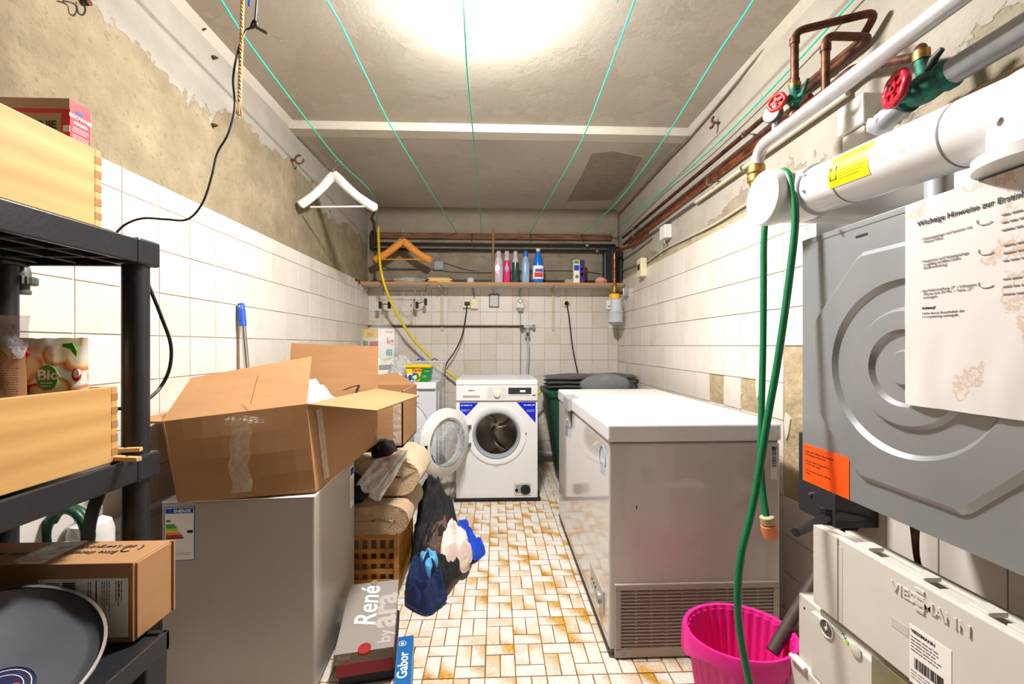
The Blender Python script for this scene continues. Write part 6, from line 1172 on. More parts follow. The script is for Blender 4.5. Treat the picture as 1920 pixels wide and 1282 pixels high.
for k in range(ns):
    z = gz0+0.03+k*hz; mb = MB(); mb.hexa([fe.p(gu0+bz,z+0.001,0.001),fe.p(gu1-bz,z+0.001,0.001),fe.p(gu1-bz,z+hz*0.62,0.0005),fe.p(gu0+bz,z+hz*0.62,0.0005),fe.p(gu0+bz,z,0.0075),fe.p(gu1-bz,z,0.0075),fe.p(gu1-bz,z+hz*0.35,0.0075),fe.p(gu0+bz,z+hz*0.35,0.0075)]); mb.build('slat', 'freezer_white', t)
for k in range(1, 10): decal(fe, gu0+bz+k*(gu1-gu0-2*bz)/10-0.004, gz0+0.03, gu0+bz+k*(gu1-gu0-2*bz)/10+0.004, gz1-bz, 'freezer_white', t, 'grille_bar', 0.0004, 0.003)
MB().cyl(fe.p(gu0+0.03,gz0+0.014,0.009), fe.p(gu0+0.03,gz0+0.014,0.011), 0.008, n=12).build('screw', 'grey_plastic', t)
decal(fe, eW-0.035, zs(960)+0.11, eW-0.012, zs(960)+0.02+0.2, 'paper', t, 'serial_label'); barcode(fe, eW-0.032, zs(895)+0.03, eW-0.015, zs(830)-0.02, 'ink', t, vertical=True); decal(fe, u_(1193), zs(956), u_(1194.5), zs(948), 'ink', t, 'scratch')
ly = at_x(1068,780,FX0).y; zq = lambda py: at_x(1072,py,FX0).z
MB().box(FX0-0.026, ly-0.10, zl-0.004, FX0-0.004, ly+0.065, FZ+0.004).build('latch', 'grey_plastic', t, bevel=0.007); MB().box(FX0-0.02, ly-0.085, FZ-0.002, FX0+0.035, ly+0.05, FZ+0.007).build('latch_tab', 'grey_plastic', t, bevel=0.004); MB().box(FX0-0.018, ly-0.07, zl-0.10, FX0-0.001, ly+0.05, zl-0.006).build('latch_plate', 'grey_plastic', t, bevel=0.008)
MB().cyl((FX0-0.02,ly-0.02,zl-0.06),(FX0-0.017,ly-0.02,zl-0.06),0.01,n=14).build('lock', 'steel', t)
fs = Fr((FX0, FY1, 0), (0,-1,0), (0,0,1)); sv = lambda px, py: (FY1-at_x(px,py,FX0).y, at_x(px,py,FX0).z)
a, z = sv(1130,846); mb = MB(); mb.tube([fs.p(a+0.045*math.cos(R(q)), z-0.03+0.05*math.sin(R(q)), 0.0008) for q in range(-20,201,10)], 0.0016, 5); mat('logo_blue', (90,150,200), 0.4); mb.build('logo_print', 'logo_blue', t); lines(fs, a-0.04, z-0.05, [0.08]*4, 0.005, 0.011, 'logo_blue', t)
a, z = sv(1119,1100); mb = MB(); fs.rect(mb, a-0.10, z-0.04, a+0.12, z+0.05, -0.002, 0.005); mb.build('thermostat_panel', 'freezer_white', t, bevel=0.004); mb = MB(); mb.lathe([(0.022,0),(0.02,0.012),(0.001,0.013)], fs.p(a+0.07,z,0.004), (-1,0,0), n=20); mb.build('thermostat_knob', 'grey_plastic', t, smooth=True)
for k in range(3): MB().cyl(fs.p(a-0.06+0.03*k,z,0.004), fs.p(a-0.06+0.03*k,z,0.007), 0.005, n=10).build('pilot_light', 'ink', t)
a, z = sv(1062,800); decal(fs, a-0.04, z-0.05, a+0.04, z+0.02, 'logo_blue', t, 'side_sticker', 0, 0.0006)

# --- ribbed pink basket
BC = at_z(1386,1176,0.29); BX, BYc = BC.x, BC.y; rx, ry = 0.152, 0.128; mat('basket_pink', (226,40,140), 0.35, var=0.03, spec=0.5)
t = thing('pink_basket', 'bright pink ribbed oval basket on the floor by the boiler', 'basket', (BX, BYc, 0)); nR = 192
rib = lambda a: 1 + 0.018*(1 if math.sin(a*32) > 0 else -1)*min(1, abs(math.sin(a*32))*3)
def ring(mb, k, z, dz=None, wob=True): return [Vector((BX+rx*k*(rib(a) if wob else 1)*math.cos(a), BYc+ry*k*(rib(a) if wob else 1)*math.sin(a), z+(dz(a) if dz else 0))) for a in [2*math.pi*i/nR for i in range(nR)]]
def loft(rings): 
    vs = [p for r_ in rings for p in r_]; return vs, [(j*nR+i, j*nR+(i+1) % nR, (j+1)*nR+(i+1) % nR, (j+1)*nR+i) for j in range(len(rings)-1) for i in range(nR)]
mb = MB(); vs, fs_ = loft([ring(mb,0.70,0.0), ring(mb,0.72,0.01), ring(mb,0.97,0.272), ring(mb,0.93,0.272), ring(mb,0.67,0.012)]); vs2 = fs_ + [tuple(range(nR-1,-1,-1)), tuple(range(4*nR,5*nR))]; mb.add(vs, vs2); mb.build('wall', 'basket_pink', t, smooth=True, ang=30)
wave = lambda a: -0.016*math.cos(a*4+0.6); mb = MB(); vs, fs_ = loft([ring(mb,0.935,0.268), ring(mb,0.96,0.282,None,False), ring(mb,1.03,0.284,None,False), ring(mb,1.06,0.274,None,False), ring(mb,1.075,0.232,wave,False), ring(mb,1.06,0.232,wave,False), ring(mb,1.04,0.266,None,False), ring(mb,0.97,0.268,None,False)]); mb.add(vs, fs_); mb.build('rim', 'basket_pink', t, smooth=True, ang=50)
# drain pipe ending in the basket
mat('dirty_pipe', (44,40,40), 0.6, var=0.5, scale=40, col2=(112,92,74)); e0 = at_t(1448,1222,1.24); e1 = at_t(1560,1030,1.33)
t = thing('condensate_pipe', 'dirty black plastic pipe slanting from the wall into the pink basket', 'pipe', e0); MB().tube([e0, e0+(e1-e0)*0.5, e1, Vector((XR-0.012, e1.y+0.05, e1.z+0.06))], 0.017, 16).build('tube', 'dirty_pipe', t, smooth=True); MB().cyl(e0-(e1-e0).normalized()*0.001, e0+(e1-e0).normalized()*0.003, 0.013, n=14).build('bore', 'black', t)

# --- boiler: sheet metal front, white tray and control unit
PX_ = 0.81; PY1 = at_x(1505,600,PX_).y; PY0 = PY1-0.56; PZ0, PZ1 = at_x(1505,899,PX_).z, at_x(1503,453,PX_).z
t = thing('wall_boiler', 'gas boiler on the right wall with an embossed grey metal front', 'boiler', (1.0, (PY0+PY1)/2, 0.3)); mat('sheet_metal', (158,161,164), 0.34, 0.55, var=0.06, scale=5, bump=0.02); mat('boiler_dark', (40,38,38), 0.6); mat('boiler_white', (208,204,194), 0.4, var=0.02)
MB().box(PX_+0.02, PY0+0.01, PZ0+0.03, XR-0.012, PY1-0.03, PZ1-0.02).build('casing', 'boiler_dark', t)
# embossed front
cy, cz_ = at_x(1700,690,PX_).y, at_x(1700,690,PX_).z; nA = 96
steps = [(0.0,0.009),(0.032,0.009),(0.038,0.0),(0.070,0.0),(0.077,0.009),(0.113,0.009),(0.121,0.0),(0.168,0.0),(0.177,0.009)]
def octo(a, r): 
    best = 9
    for k in range(8): 
        ca = math.cos(a-R(45*k)); lim = (r if k % 2 == 0 else r*1.02)
        if ca > 0.05: best = min(best, lim/ca)
    return best
mb = MB(); vs = []; rows = 0
for (r_, h) in steps:
    for i in range(nA): a = 2*math.pi*i/nA; vs.append((PX_-h, cy+r_*math.cos(a), cz_+r_*math.sin(a)))
    rows += 1
for (r_, h) in ((0.231,0.009),(0.241,0.0)):
    for i in range(nA): a = 2*math.pi*i/nA; k = octo(a, r_); vs.append((PX_-h, cy+k*math.cos(a), cz_+k*math.sin(a)*1.04))
    rows += 1
for i in range(nA):
    a = 2*math.pi*i/nA; ca, sa = math.cos(a), math.sin(a); ts = []
    if ca > 1e-6: ts.append((PY1-cy)/ca)
    if ca < -1e-6: ts.append((PY0-cy)/ca)
    if sa > 1e-6: ts.append((PZ1-cz_)/sa)
    if sa < -1e-6: ts.append((PZ0-cz_)/sa)
    k = min(ts); vs.append((PX_, cy+k*ca, cz_+k*sa))
rows += 1; rim0 = (rows-1)*nA
for yy, zz_ in ((PY1,PZ1),(PY0,PZ1),(PY0,PZ0),(PY1,PZ0)):
    i = min(range(nA), key=lambda q: (vs[rim0+q][1]-yy)**2+(vs[rim0+q][2]-zz_)**2); vs[rim0+i] = (PX_, yy, zz_)
vs += [(PX_+0.02, v[1], v[2]) for v in vs[rim0:rim0+nA]]; rows += 1
mb.add(vs, [(j*nA+(i+1) % nA, j*nA+i, (j+1)*nA+i, (j+1)*nA+(i+1) % nA) for j in range(rows-1) for i in range(nA)] ); mb.build('metal_front', 'sheet_metal', t, smooth=True, ang=18)
for a0, a1, r0, r1 in ((222,232,0.125,0.165),(300,330,0.125,0.168)):
    mb = MB(); mb.add([(PX_-0.0065, cy-r_*math.cos(R(a+90))*-1, cz_+r_*math.sin(R(a+90))*1) for a, r_ in ((a0,r0),(a0,r1),(a1,r1),(a1,r0))], [(0,1,2,3)])
MB().box(PX_-0.0015, PY0, PZ1-0.012, PX_+0.1, PY1, PZ1+0.001).build('top_lip', 'sheet_metal', t, bevel=0.001)
fb = Fr((PX_, PY1, PZ0), (0,-1,0), (0,0,1)); bu = lambda px, py: (PY1-at_x(px,py,PX_).y, at_x(px,py,PX_).z-PZ0)
# orange warning sticker
u0, v1 = bu(1511,832); u1, v0 = bu(1593,930); u0_, v0_ = bu(1512,903); mat('sticker_orange', (255,84,10), 0.5)
decal(fb, 0.004, v0_+0.002, u1, v1, 'sticker_orange', t, 'warning_sticker', 0.0005, 0.0014)
for k, tx in enumerate(('Nach dem Öffnen Filterwechsel\n& Reinigung nachrüsten', 'Ne pas mettre l\'appareil en\nservice sans capot.', 'Do not start up unit without\ncover.')): text(tx, fb, 0.012, v1-0.020-0.024*k, 0.0072, 'ink', t, n=0.0016, line=1.0)
# notice sheet
pu0, pv1 = bu(1708,392); pv0 = bu(1710,757)[1]; m_p, nt, b = nodes('notice_paper'); P = geo(nt); c = mixc(nt, ramp(nt, noise_(nt, P, 7, 6, 0.65), [(0.555,(0,0,0)),(0.575,(0.6,0.6,0.6)),(0.60,(0,0,0))]), lin((204,198,194)), lin((178,136,84))); nt.links.new(c, b.inputs['Base Color']); b.inputs['Roughness'].default_value = 0.7
mb = MB(); pw = 0.30; mb.grid(lambda a, b_: fb.p(pu0+pw*a, pv0+(PZ1-PZ0-0.004-pv0)*b_, 0.0115+0.010*abs(nz(a*4,b_*3))*(1-b_)**3+0.004*abs(math.sin(a*9))*(1-b_)**4), 24, 20); mb.build('notice_sheet', 'notice_paper', t, smooth=True)
TXN = 0.0128
text('Wichtige Hinweise zur Erstinbetriebnahme', fb, bu(1732,425)[0], bu(1732,425)[1], 0.0135, 'ink', t, n=TXN, bold=0.012)
tl = [((1738,451),'• Heizungsanlage und Speicher mit\n   Wasser füllen.'), ((1738,493),'• Heizkreise und Heizungsanlage\n   sorgfältig entlüften (siehe\n   Bedienanleitung).'), ((1738,548),'• Bei Fehlermeldung „F“ – frühestens\n   Warte nach 20 Min. – Taste „Ö“\n   entriegeln.'), ((1741,590),'Nicht durch Ausschalten der\nNetzspannung entriegeln.')]
for (px, py), tx in tl: text(tx, fb, bu(px,py)[0], bu(px,py)[1], 0.0062, 'faded_ink', t, n=TXN)
text('Achtung!', fb, bu(1741,580)[0], bu(1741,580)[1], 0.0066, 'ink', t, n=TXN, bold=0.02)
for (px, py) in ((1892,405),(1895,462),(1895,525)): lines(fb, bu(px,py)[0], bu(px,py)[1], [0.05,0.045,0.05], 0.004, 0.012, 'faded_ink', t, n=TXN, seed=px+py); q = bu(px-20,py+4); mb = MB(); mb.tube([fb.p(q[0]-0.008+0.012*math.cos(R(x)), q[1]+0.008*math.sin(R(x)), TXN) for x in range(160,340,20)], 0.0006, 5); mb.build('icon_print', 'faded_ink', t)
MB().box(PX_-0.0008, at_x(1605,405,PX_).y-0.03, PZ1-0.034, PX_, at_x(1605,405,PX_).y+0.0, PZ1-0.029).build('slot', 'black', t)
# white tray (fold-down) with raised brand lettering
TX = 0.79; TY1 = at_x(1527,1000,TX).y; TZ1 = at_x(1527,982,TX).z; TZ0 = at_x(1530,1133,TX).z; TY0 = TY1-0.56
MB().box(TX, TY0, TZ0, TX+0.02, TY1, TZ1).build('tray_front', 'boiler_white', t, bevel=0.004)
MB().box(TX+0.018, TY0, TZ0, TX+0.06, TY1-0.004, TZ1-0.012).build('tray_body', 'warm_plastic', t, bevel=0.003)
MB().box(TX+0.060, TY0, TZ1-0.03, TX+0.085, TY1-0.02, TZ1-0.008).build('tray_rear_lip', 'warm_plastic', t, bevel=0.003)
for px in (1595, 1690, 1800, 1870): y = at_x(px,1000,TX).y; MB().box(TX+0.015, y-0.03, TZ1-0.004, TX+0.05, y+0.0, TZ1+0.005).build('clip', 'boiler_white', t, bevel=0.002)
ft = Fr((TX, TY1, TZ0), (0,-1,0), (0,0,1)); tu = lambda px, py: (TY1-at_x(px,py,TX).y, at_x(px,py,TX).z-TZ0)
g0 = tu(1572,1000)[0]; mat('groove_shade', (206,200,188), 0.5); MB().box(TX-0.0006, TY1-g0-0.012, TZ0+0.004, TX+0.0005, TY1-g0, TZ1-0.018).build('hinge_groove', 'groove_shade', t); MB().box(TX-0.003, TY1-g0-0.0, TZ0+0.003, TX, TY1, TZ1-0.001).build('side_rib', 'boiler_white', t, bevel=0.001)
a, b_ = tu(1672,1100); text('VIESSMANN', ft, a, b_-0.004, 0.026, 'boiler_white', t, n=0.0, bold=0.02, ext=0.0024, sx=1.05); mb = MB()
for k in range(4): ft.rect(mb, a+0.048, b_-0.014+k*0.012, a+0.066, b_-0.008+k*0.012, 0.0, 0.0026)
mb.build('brand_bars', 'boiler_white', t)
a0, z1_ = tu(1672,1155); a1, z0_ = tu(1704,1195); mat('recess_shade', (196,190,178), 0.5); MB().box(TX-0.0008, TY1-a1, TZ0+z0_, TX, TY1-a0, TZ0+z1_).build('grip_recess', 'recess_shade', t)
a0, z1_ = tu(1706,1172); fl_u = a0; decal(ft, a0, z1_-0.105, a0+0.075, z1_+0.004, 'paper', t, 'type_label', 0, 0.0008); text('VIESSMANN', ft, a0+0.003, z1_-0.009, 0.0085, 'ink', t, n=0.001, bold=0.03); lines(ft, a0+0.003, z1_-0.018, [0.05,0.05,0.045,0.055,0.05], 0.003, 0.0062, 'ink', t, n=0.001); barcode(ft, a0+0.010, z1_-0.074, a0+0.062, z1_-0.054, 'ink', t, n=0.001); lines(ft, a0+0.003, z1_-0.082, [0.066,0.06,0.066], 0.003, 0.006, 'faded_ink', t, n=0.001, seed=6)
# control unit below
CXp = 0.80; CY1 = at_x(1497,1110,CXp).y; CZ1 = at_x(1497,1109,CXp).z; CY0 = CY1-0.60
MB().box(CXp, CY0, 0.20, 0.98, CY1, CZ1).build('control_unit', 'boiler_white', t, bevel=0.004)
fc = Fr((CXp, CY1, 0), (0,-1,0), (0,0,1)); kx = lambda px, py: (CY1-at_x(px,py,CXp).y, at_x(px,py,CXp).z)
uA, _ = kx(1529,1133); zc_ = kx(1545,1180); MB().box(CXp-0.012, CY0, 0.30, CXp+0.002, CY1-uA, CZ1-0.012).build('control_panel', 'boiler_white', t, bevel=0.003)
fc2 = Fr((CXp-0.012, CY1, 0), (0,-1,0), (0,0,1)); g = (CY1-at_x(1551,1178,CXp-0.012).y, at_x(1551,1178,CXp-0.012).z)
MB().lathe([(0.021,0),(0.022,0.003),(0.019,0.004),(0.018,0.001)], fc2.p(g[0],g[1],0), (-1,0,0), n=32, cap=False).build('gauge_ring', 'white_plastic', t, smooth=True); mat('gauge_face', (96,92,84), 0.3, 0.2); MB().cyl(fc2.p(g[0],g[1],0), fc2.p(g[0],g[1],0.0012), 0.018, n=28).build('gauge_face', 'gauge_face', t); MB().cyl(fc2.p(g[0],g[1],0.001), fc2.p(g[0],g[1],0.004), 0.004, n=12).build('gauge_hub', 'white_plastic', t)
mb = MB(); fc2.rect(mb, g[0]-0.001, g[1], g[0]+0.001, g[1]+0.014, 0.0014, 0.002); mb.build('gauge_needle', 'white_ink', t)
s = at_x(1583,1192,CXp-0.012); mb = MB(); mb.tube([(s.x-0.0006, s.y+0.006-0.012*k_, s.z+0.004*math.sin(k_*6.28)) for k_ in [q/10 for q in range(11)]], 0.0009, 5); mb.build('flame_mark', 'ink', t); s = at_x(1589,1203,CXp-0.012); MB().cyl((s.x,s.y,s.z),(s.x-0.0015,s.y,s.z),0.004,n=12).build('green_light', 'lime', t)
s = at_x(1606,1220,CXp-0.012); MB().lathe([(0.014,0),(0.014,0.003),(0.012,0.004),(0.001,0.005)], s, (-1,0,0), n=24).build('reset_button', 'warm_plastic', t, smooth=True)
s0, s1 = at_x(1635,1228,CXp-0.012), at_x(1720,1282,CXp-0.012); mat('lcd', (92,92,84), 0.15, var=0.3, scale=30, col2=(150,140,80)); MB().box(s0.x-0.001, s0.y-0.14, s0.z-0.075, s0.x+0.002, s0.y, s0.z).build('screen', 'lcd', t); 
# flap hinge below
MB().box(CXp-0.014, CY0, 0.16, CXp+0.004, CY1+0.012, 0.298).build('lower_flap', 'boiler_white', t, bevel=0.004); s = at_x(1503,1205,CXp); MB().cyl((CXp-0.018,CY1+0.004,0.300),(CXp-0.018,CY1-0.05,0.300),0.006,n=12).build('hinge_pin', 'white_plastic', t, smooth=True)
MB().cyl(fc.p(0.022,CZ1-0.03,0), fc.p(0.022,CZ1-0.03,0.0008), 0.003, n=10).build('screw_hole', 'ink', t)
# bundle of wires between the front and the tray, black fan inside
mb = MB(); 
for k in range(7): 
    a = at_x(1700+6*k,985,0.92); mb.tube(spline([a+Vector((0,0,0.06)), a+Vector((0.0,0.004*k-0.01,0.0)), a+Vector((0.0,-0.02+0.006*k,-0.07)), a+Vector((0.01,-0.03+0.007*k,-0.12))],4), 0.0022, 6)
mb.build('wire_loom', 'copper_dark', t, smooth=True)
# dark meter behind and lever valve
p = at_x(1520,905,0.98); t2 = thing('meter_housing', 'dark grey metal box on the wall left of the boiler', 'box', (1.07, p.y, 0.74)); mat('dark_metal', (56,56,58), 0.5, 0.3); y_ = at_x(1497,900,1.03).y; MB().box(1.03, y_-0.16, at_x(1500,955,1.03).z, XR-0.010, y_, at_x(1500,810,1.03).z).build('housing', 'dark_metal', t2, bevel=0.003); MB().cyl((1.029,y_-0.06,at_x(1520,925,1.03).z),(1.024,y_-0.06,at_x(1520,925,1.03).z),0.006,n=10).build('screw', 'steel', t2)
p = at_x(1556,968,1.0); t2 = thing('lever_valve', 'black lever tap sticking out between boiler and freezer', 'valve', (p.x, p.y, p.z-0.03)); e = at_t(1492,998,1.18); MB().tube([p, p+(e-p)*0.3, e], [0.012,0.014,0.012], 10).build('lever', 'black_plastic', t2, smooth=True); MB().cyl(p+Vector((-0.01,0,-0.02)), p+Vector((-0.01,0,0.03)), 0.022, n=8).build('knob', 'black_plastic', t2, bevel=0.003); MB().tube([p, Vector((XR-0.012,p.y+0.03,p.z-0.02))],0.014,10).build('stem', 'black_plastic', t2, smooth=True)

# --- flue
FXc = 0.83; mat('flue_white', (226,226,226), 0.25, var=0.015); A0 = Vector((FXc, 0.50, 1.478)); A1 = Vector((FXc, 1.15, 1.527)); dA = (A1-A0).normalized()
t = thing('flue_pipe', 'white flue pipe with a capped tee above the boiler', 'flue', (FXc, 0.9, 1.40)); MB().cyl(A0, A1, 0.060, n=44).build('tube', 'flue_white', t, smooth=True)
for py_ in (1625-44, 1787): 
    y = at_x(py_,300,FXc-0.03).y; q = A0+dA*((y-A0.y)/dA.y); MB().lathe([(0.0605,-0.002),(0.0605,0.002)], q, dA, n=44, cap=False).build('joint_ring', 'faded_ink', t, smooth=True)
tc_ = Vector((FXc, 1.15, 1.527)); MB().cyl(tc_-Vector((0.062,0,0)), Vector((XR-0.010,1.15,1.527)), 0.066, n=44).build('tee_body', 'flue_white', t, smooth=True)
MB().lathe([(0.068,0),(0.068,0.014),(0.072,0.016),(0.074,0.03),(0.074,0.05),(0.071,0.058),(0.001,0.058)], tc_-Vector((0.04,0,0)), (-1,0,0), n=44).build('tee_cap', 'flue_white', t, smooth=True)
MB().cyl(tc_-dA*0.09, tc_-dA*0.02, 0.067, n=44).build('tee_socket', 'flue_white', t, smooth=True)
for px, py in ((1508,358),(1535,408),(1505,326)): s = at_x(px,py,FXc-0.058); MB().cyl(s+Vector((0.004,0,0)), s-Vector((0.003,0,0)), 0.004, n=10).build('screw', 'steel', t)
yb = at_x(1885,260,FXc-0.05).y-0.01; MB().lathe([(0.085,0.0),(0.085,0.018),(0.068,0.022),(0.068,0.11),(0.05,0.135),(0.001,0.14)], (FXc+0.0,yb-0.01,PZ1+0.001), n=40).build('boiler_socket', 'flue_white', t, smooth=True); s = at_x(1868,226,FXc-0.068); MB().cyl(s+Vector((0.005,0,0)), s-Vector((0.003,0,0)), 0.006, n=12).build('screw', 'steel', t)
# stickers that wrap round the flue
def wrap(y0, y1, a0, a1, m_, name, r_=0.0606): 
    mb = MB(); u = Vector((-1,0,0)); v = u.cross(dA)*-1; v = v if v.z > 0 else -v
    mb.grid(lambda a, b_: A0+dA*((y0+(y1-y0)*a-A0.y)/dA.y)+(u*math.cos(R(a0+(a1-a0)*b_))+v*math.sin(R(a0+(a1-a0)*b_)))*r_, 16, 10); return mb.build(name, m_, t, smooth=True)
mat('sticker_yellow', (250,224,0), 0.4); yA, yB = at_x(1556,330,FXc-0.055).y, at_x(1632,310,FXc-0.055).y
wrap(yB, yA, -28, 42, 'sticker_yellow', 'yellow_sticker'); yt = yA-0.018
mk_ = lambda y, a, r_=0.0612: A0+dA*((y-A0.y)/dA.y)+(Vector((-1,0,0))*math.cos(R(a))+(Vector((-1,0,0)).cross(dA)*-1 if (Vector((-1,0,0)).cross(dA)*-1).z > 0 else Vector((-1,0,0)).cross(dA))*math.sin(R(a)))*r_
mb = MB(); mb.tube([mk_(yA-0.008,14), mk_(yA-0.008,-12), mk_(yA-0.024,-12), mk_(yA-0.024,14)], 0.0014, 5); mb.build('flue_mark', 'ink', t)
mb = MB()
for k in range(9): mb.tube([mk_(yA-0.03,34-6*k), mk_(yB+0.008+0.006*(k % 3),34-6*k)], 0.00035, 4)
mb.build('small_print', 'ink', t); mb = MB()
for k in range(10): mb.tube([mk_(yB-0.01,36-5*k), mk_(yB-0.04-0.01*(k % 3),36-5*k)], 0.0003, 4); mb.tube([mk_(yB-0.06,36-5*k), mk_(yB-0.08,36-5*k)], 0.0003, 4)
mb.build('small_print', 'faded_ink', t)
# grey duct pipes behind the flue
tag(MB().cyl((1.06,at_x(1760,340,1.06).y,1.36),(1.06,at_x(1760,340,1.06).y,1.60),0.026,n=20).build('rear_pipe', 'grey_pipe', smooth=True), 'short grey vertical pipe behind the flue above the boiler', 'pipe')
y_ = at_x(1517,430,1.0).y; tag(MB().box(1.0,y_-0.03,1.22,XR-0.010,y_+0.02,at_x(1517,412,1.0).z).build('grey_duct', 'grey_pipe', bevel=0.003), 'grey square duct below the capped flue tee', 'duct')

# --- green garden hose hung over the flue tee
mat('hose_green', (14,110,66), 0.35, var=0.1, scale=200, bump=0.15, bscale=300); HXp = 0.745
cx_ = tc_.x-0.052; t = thing('garden_hose', 'green garden hose hanging over the capped flue tee', 'hose', at_t(1385,1150,1.15)); top = Vector((0.80, 1.15, 1.527+0.075))
path = [at_t(1410,1300,1.02), at_t(1400,1255,1.03), at_t(1388,1190,1.04), at_t(1383,1120,1.05), at_t(1390,1040,1.06), at_t(1408,965,1.07), at_t(1424,880,1.08), at_t(1440,780,1.085), at_t(1456,690,1.09), at_t(1471,590,1.09), at_t(1484,490,1.09), at_t(1491,420,1.09), at_t(1489,372,1.095), at_t(1481,335,1.11), at_t(1472,321,1.14), at_t(1463,325,1.19), at_t(1452,345,1.235), at_t(1440,380,1.265), at_t(1433,440,1.27), at_t(1432,520,1.265), at_t(1431,640,1.25), at_t(1428,760,1.23), at_t(1426,850,1.21), at_t(1430,920,1.19), at_t(1437,968,1.17)]
pz = [p for p in path]; MB().tube(spline(pz, 8), 0.0088, 12).build('hose_tube', 'hose_green', t, smooth=True)
mat('coupling_tan', (176,158,120), 0.6); mat('coupling_peach', (226,140,90), 0.45); e = at_t(1437,966,1.17); f_ = at_t(1441,985,1.17); g_ = at_t(1446,1010,1.17); dv = (g_-e).normalized()
MB().lathe([(0.010,0),(0.0175,0.004),(0.0185,0.022),(0.016,0.024)], e, dv, n=24).build('coupling_nut', 'coupling_tan', t, smooth=True); MB().lathe([(0.014,0.024),(0.0195,0.027),(0.0205,0.04),(0.018,0.062),(0.013,0.063),(0.013,0.05)], e, dv, n=24, cap=False).build('coupling_body', 'coupling_peach', t, smooth=True)

# --- pipes and valves on the right wall
SPx = 0.95; sz = at_x(1600,144,SPx).z; yE = at_x(1432,262,SPx).y
mat('silver_paint', (184,184,188), 0.35, 0.35, var=0.08, scale=14, col2=(176,172,166)); t = thing('silver_pipe', 'thick silver painted pipe along the top of the right wall', 'pipe', (SPx, 1.2, sz-0.2))
zb_ = at_x(1410,345,SPx).z; MB().tube(bend([(SPx,0.3,sz),(SPx,yE+0.03,sz),(SPx,yE+0.045,zb_)],0.07,8),0.0215,20).build('tube', 'silver_paint', t, smooth=True)
yv = yE+0.045; MB().lathe([(0.027,0),(0.03,-0.006),(0.03,-0.03),(0.026,-0.034),(0.03,-0.04),(0.029,-0.06),(0.022,-0.064),(0.02,-0.10),(0.024,-0.11)], (SPx,yv,zb_+0.06), n=16).build('union', 'brass', t, smooth=True); MB().box(SPx-0.02,yv-0.02,zb_-0.12,SPx+0.03,yv+0.02,zb_-0.045).build('end_block', 'grey_plastic', t, bevel=0.003)
# copper runs from the back corner
def run(lab, px_pts, X, r_, m_, clips=(), cat='pipe', grp='copper pipes along the right wall', pre=None):
    P_ = [at_x(px,py,X) for px,py in px_pts]; z = sum(p.z for p in P_)/len(P_); t = thing('copper_pipe', lab, cat, (X, P_[0].y, z-0.02), group=grp); path = ([Vector(p) for p in pre] if pre else []) + [Vector((X,p.y,z)) for p in P_]
    MB().tube(bend(path,0.03), r_, 12).build('tube', m_, t, smooth=True)
    for cpx, cpy in clips: 
        q = at_x(cpx,cpy,X); MB().lathe([(r_+0.006,-0.006),(r_+0.006,0.006)],(X,q.y,z),(0,1,0),n=14).build('clamp','steel',t,smooth=True); MB().cyl((X,q.y,z),(XR-0.002,q.y,z),0.004,n=8).build('clamp_stud','steel',t,smooth=True)
    return t, z
XC = 1.125
t1, zA = run('upper dark copper pipe from the back corner towards the valves', [(1168,446),(1400,247),(1470,190)], XC, 0.011, 'copper_dark', [(1397,250),(1188,432)])
t1, zB = run('lower dark copper pipe from the back corner towards the valves', [(1170,460),(1400,272),(1520,180)], XC+0.01, 0.012, 'copper_dark', [(1190,443)])
t1, zD = run('bright copper pipe below the dark pipes on the right wall', [(1180,462),(1330,330),(1420,270),(1560,160)], XC-0.01, 0.014, 'copper_bright', [(1330,330)])
t1, zE = run('pale conduit tube clipped along the right wall below the copper pipes', [(1305,365),(1400,318),(1590,190)], XR-0.02, 0.010, 'cable_cream', [(1395,325)], 'conduit')
# safety valve with red handle, gauge and copper loop on the silver pipe
VY = at_x(1490,190,SPx).y; mat('patina', (28,110,92), 0.6, 0.3, var=0.4, scale=30, col2=(20,40,36), bump=0.3); mat('valve_red', (200,30,34), 0.3, var=0.05)
t = thing('drain_valve', 'small red handled valve with green patina on the silver pipe', 'valve', (SPx, VY, sz+0.02)); zt_ = at_x(1492,130,SPx).z
MB().lathe([(0.016,0.0),(0.014,0.03),(0.019,0.035),(0.02,0.06),(0.014,0.066),(0.016,0.085)], (SPx,VY,sz+0.022), n=16).build('body', 'patina', t, smooth=True); MB().lathe([(0.02,-0.012),(0.022,0.0),(0.016,0.014)],(SPx,VY,sz+0.024),n=16).build('weld', 'copper_dark', t, smooth=True)
wc = at_x(1455,173,SPx-0.055); wc = Vector((SPx-0.05, VY+0.012, sz+0.065)); MB().cyl((SPx,VY,sz+0.062), wc, 0.008, n=10).build('stem', 'patina', t, smooth=True)
def wheel(t, c, ax, r_, th, lobes=6, spokes=5):
    u, v, d = frame(ax); mb = MB(); pts = [c+(u*math.cos(a)+v*math.sin(a))*r_*(1+0.05*math.cos(a*lobes)) for a in [2*math.pi*i/48 for i in range(48)]]; mb.tube(pts, th, 10, closed=True); mb.build('handwheel', 'valve_red', t, smooth=True)
    for k in range(spokes): a = 2*math.pi*k/spokes; MB().beam(c+(u*math.cos(a)+v*math.sin(a))*r_*0.25, c+(u*math.cos(a)+v*math.sin(a))*r_, th*1.3, th*0.9, d).build('spoke', 'valve_red', t)
    MB().cyl(c-d*th*0.9, c+d*th*0.9, r_*0.32, n=16).build('hub', 'valve_red', t, smooth=True); MB().cyl(c-d*th*1.4, c+d*th*1.4, r_*0.14, n=10).build('nut', 'rust', t, smooth=True)
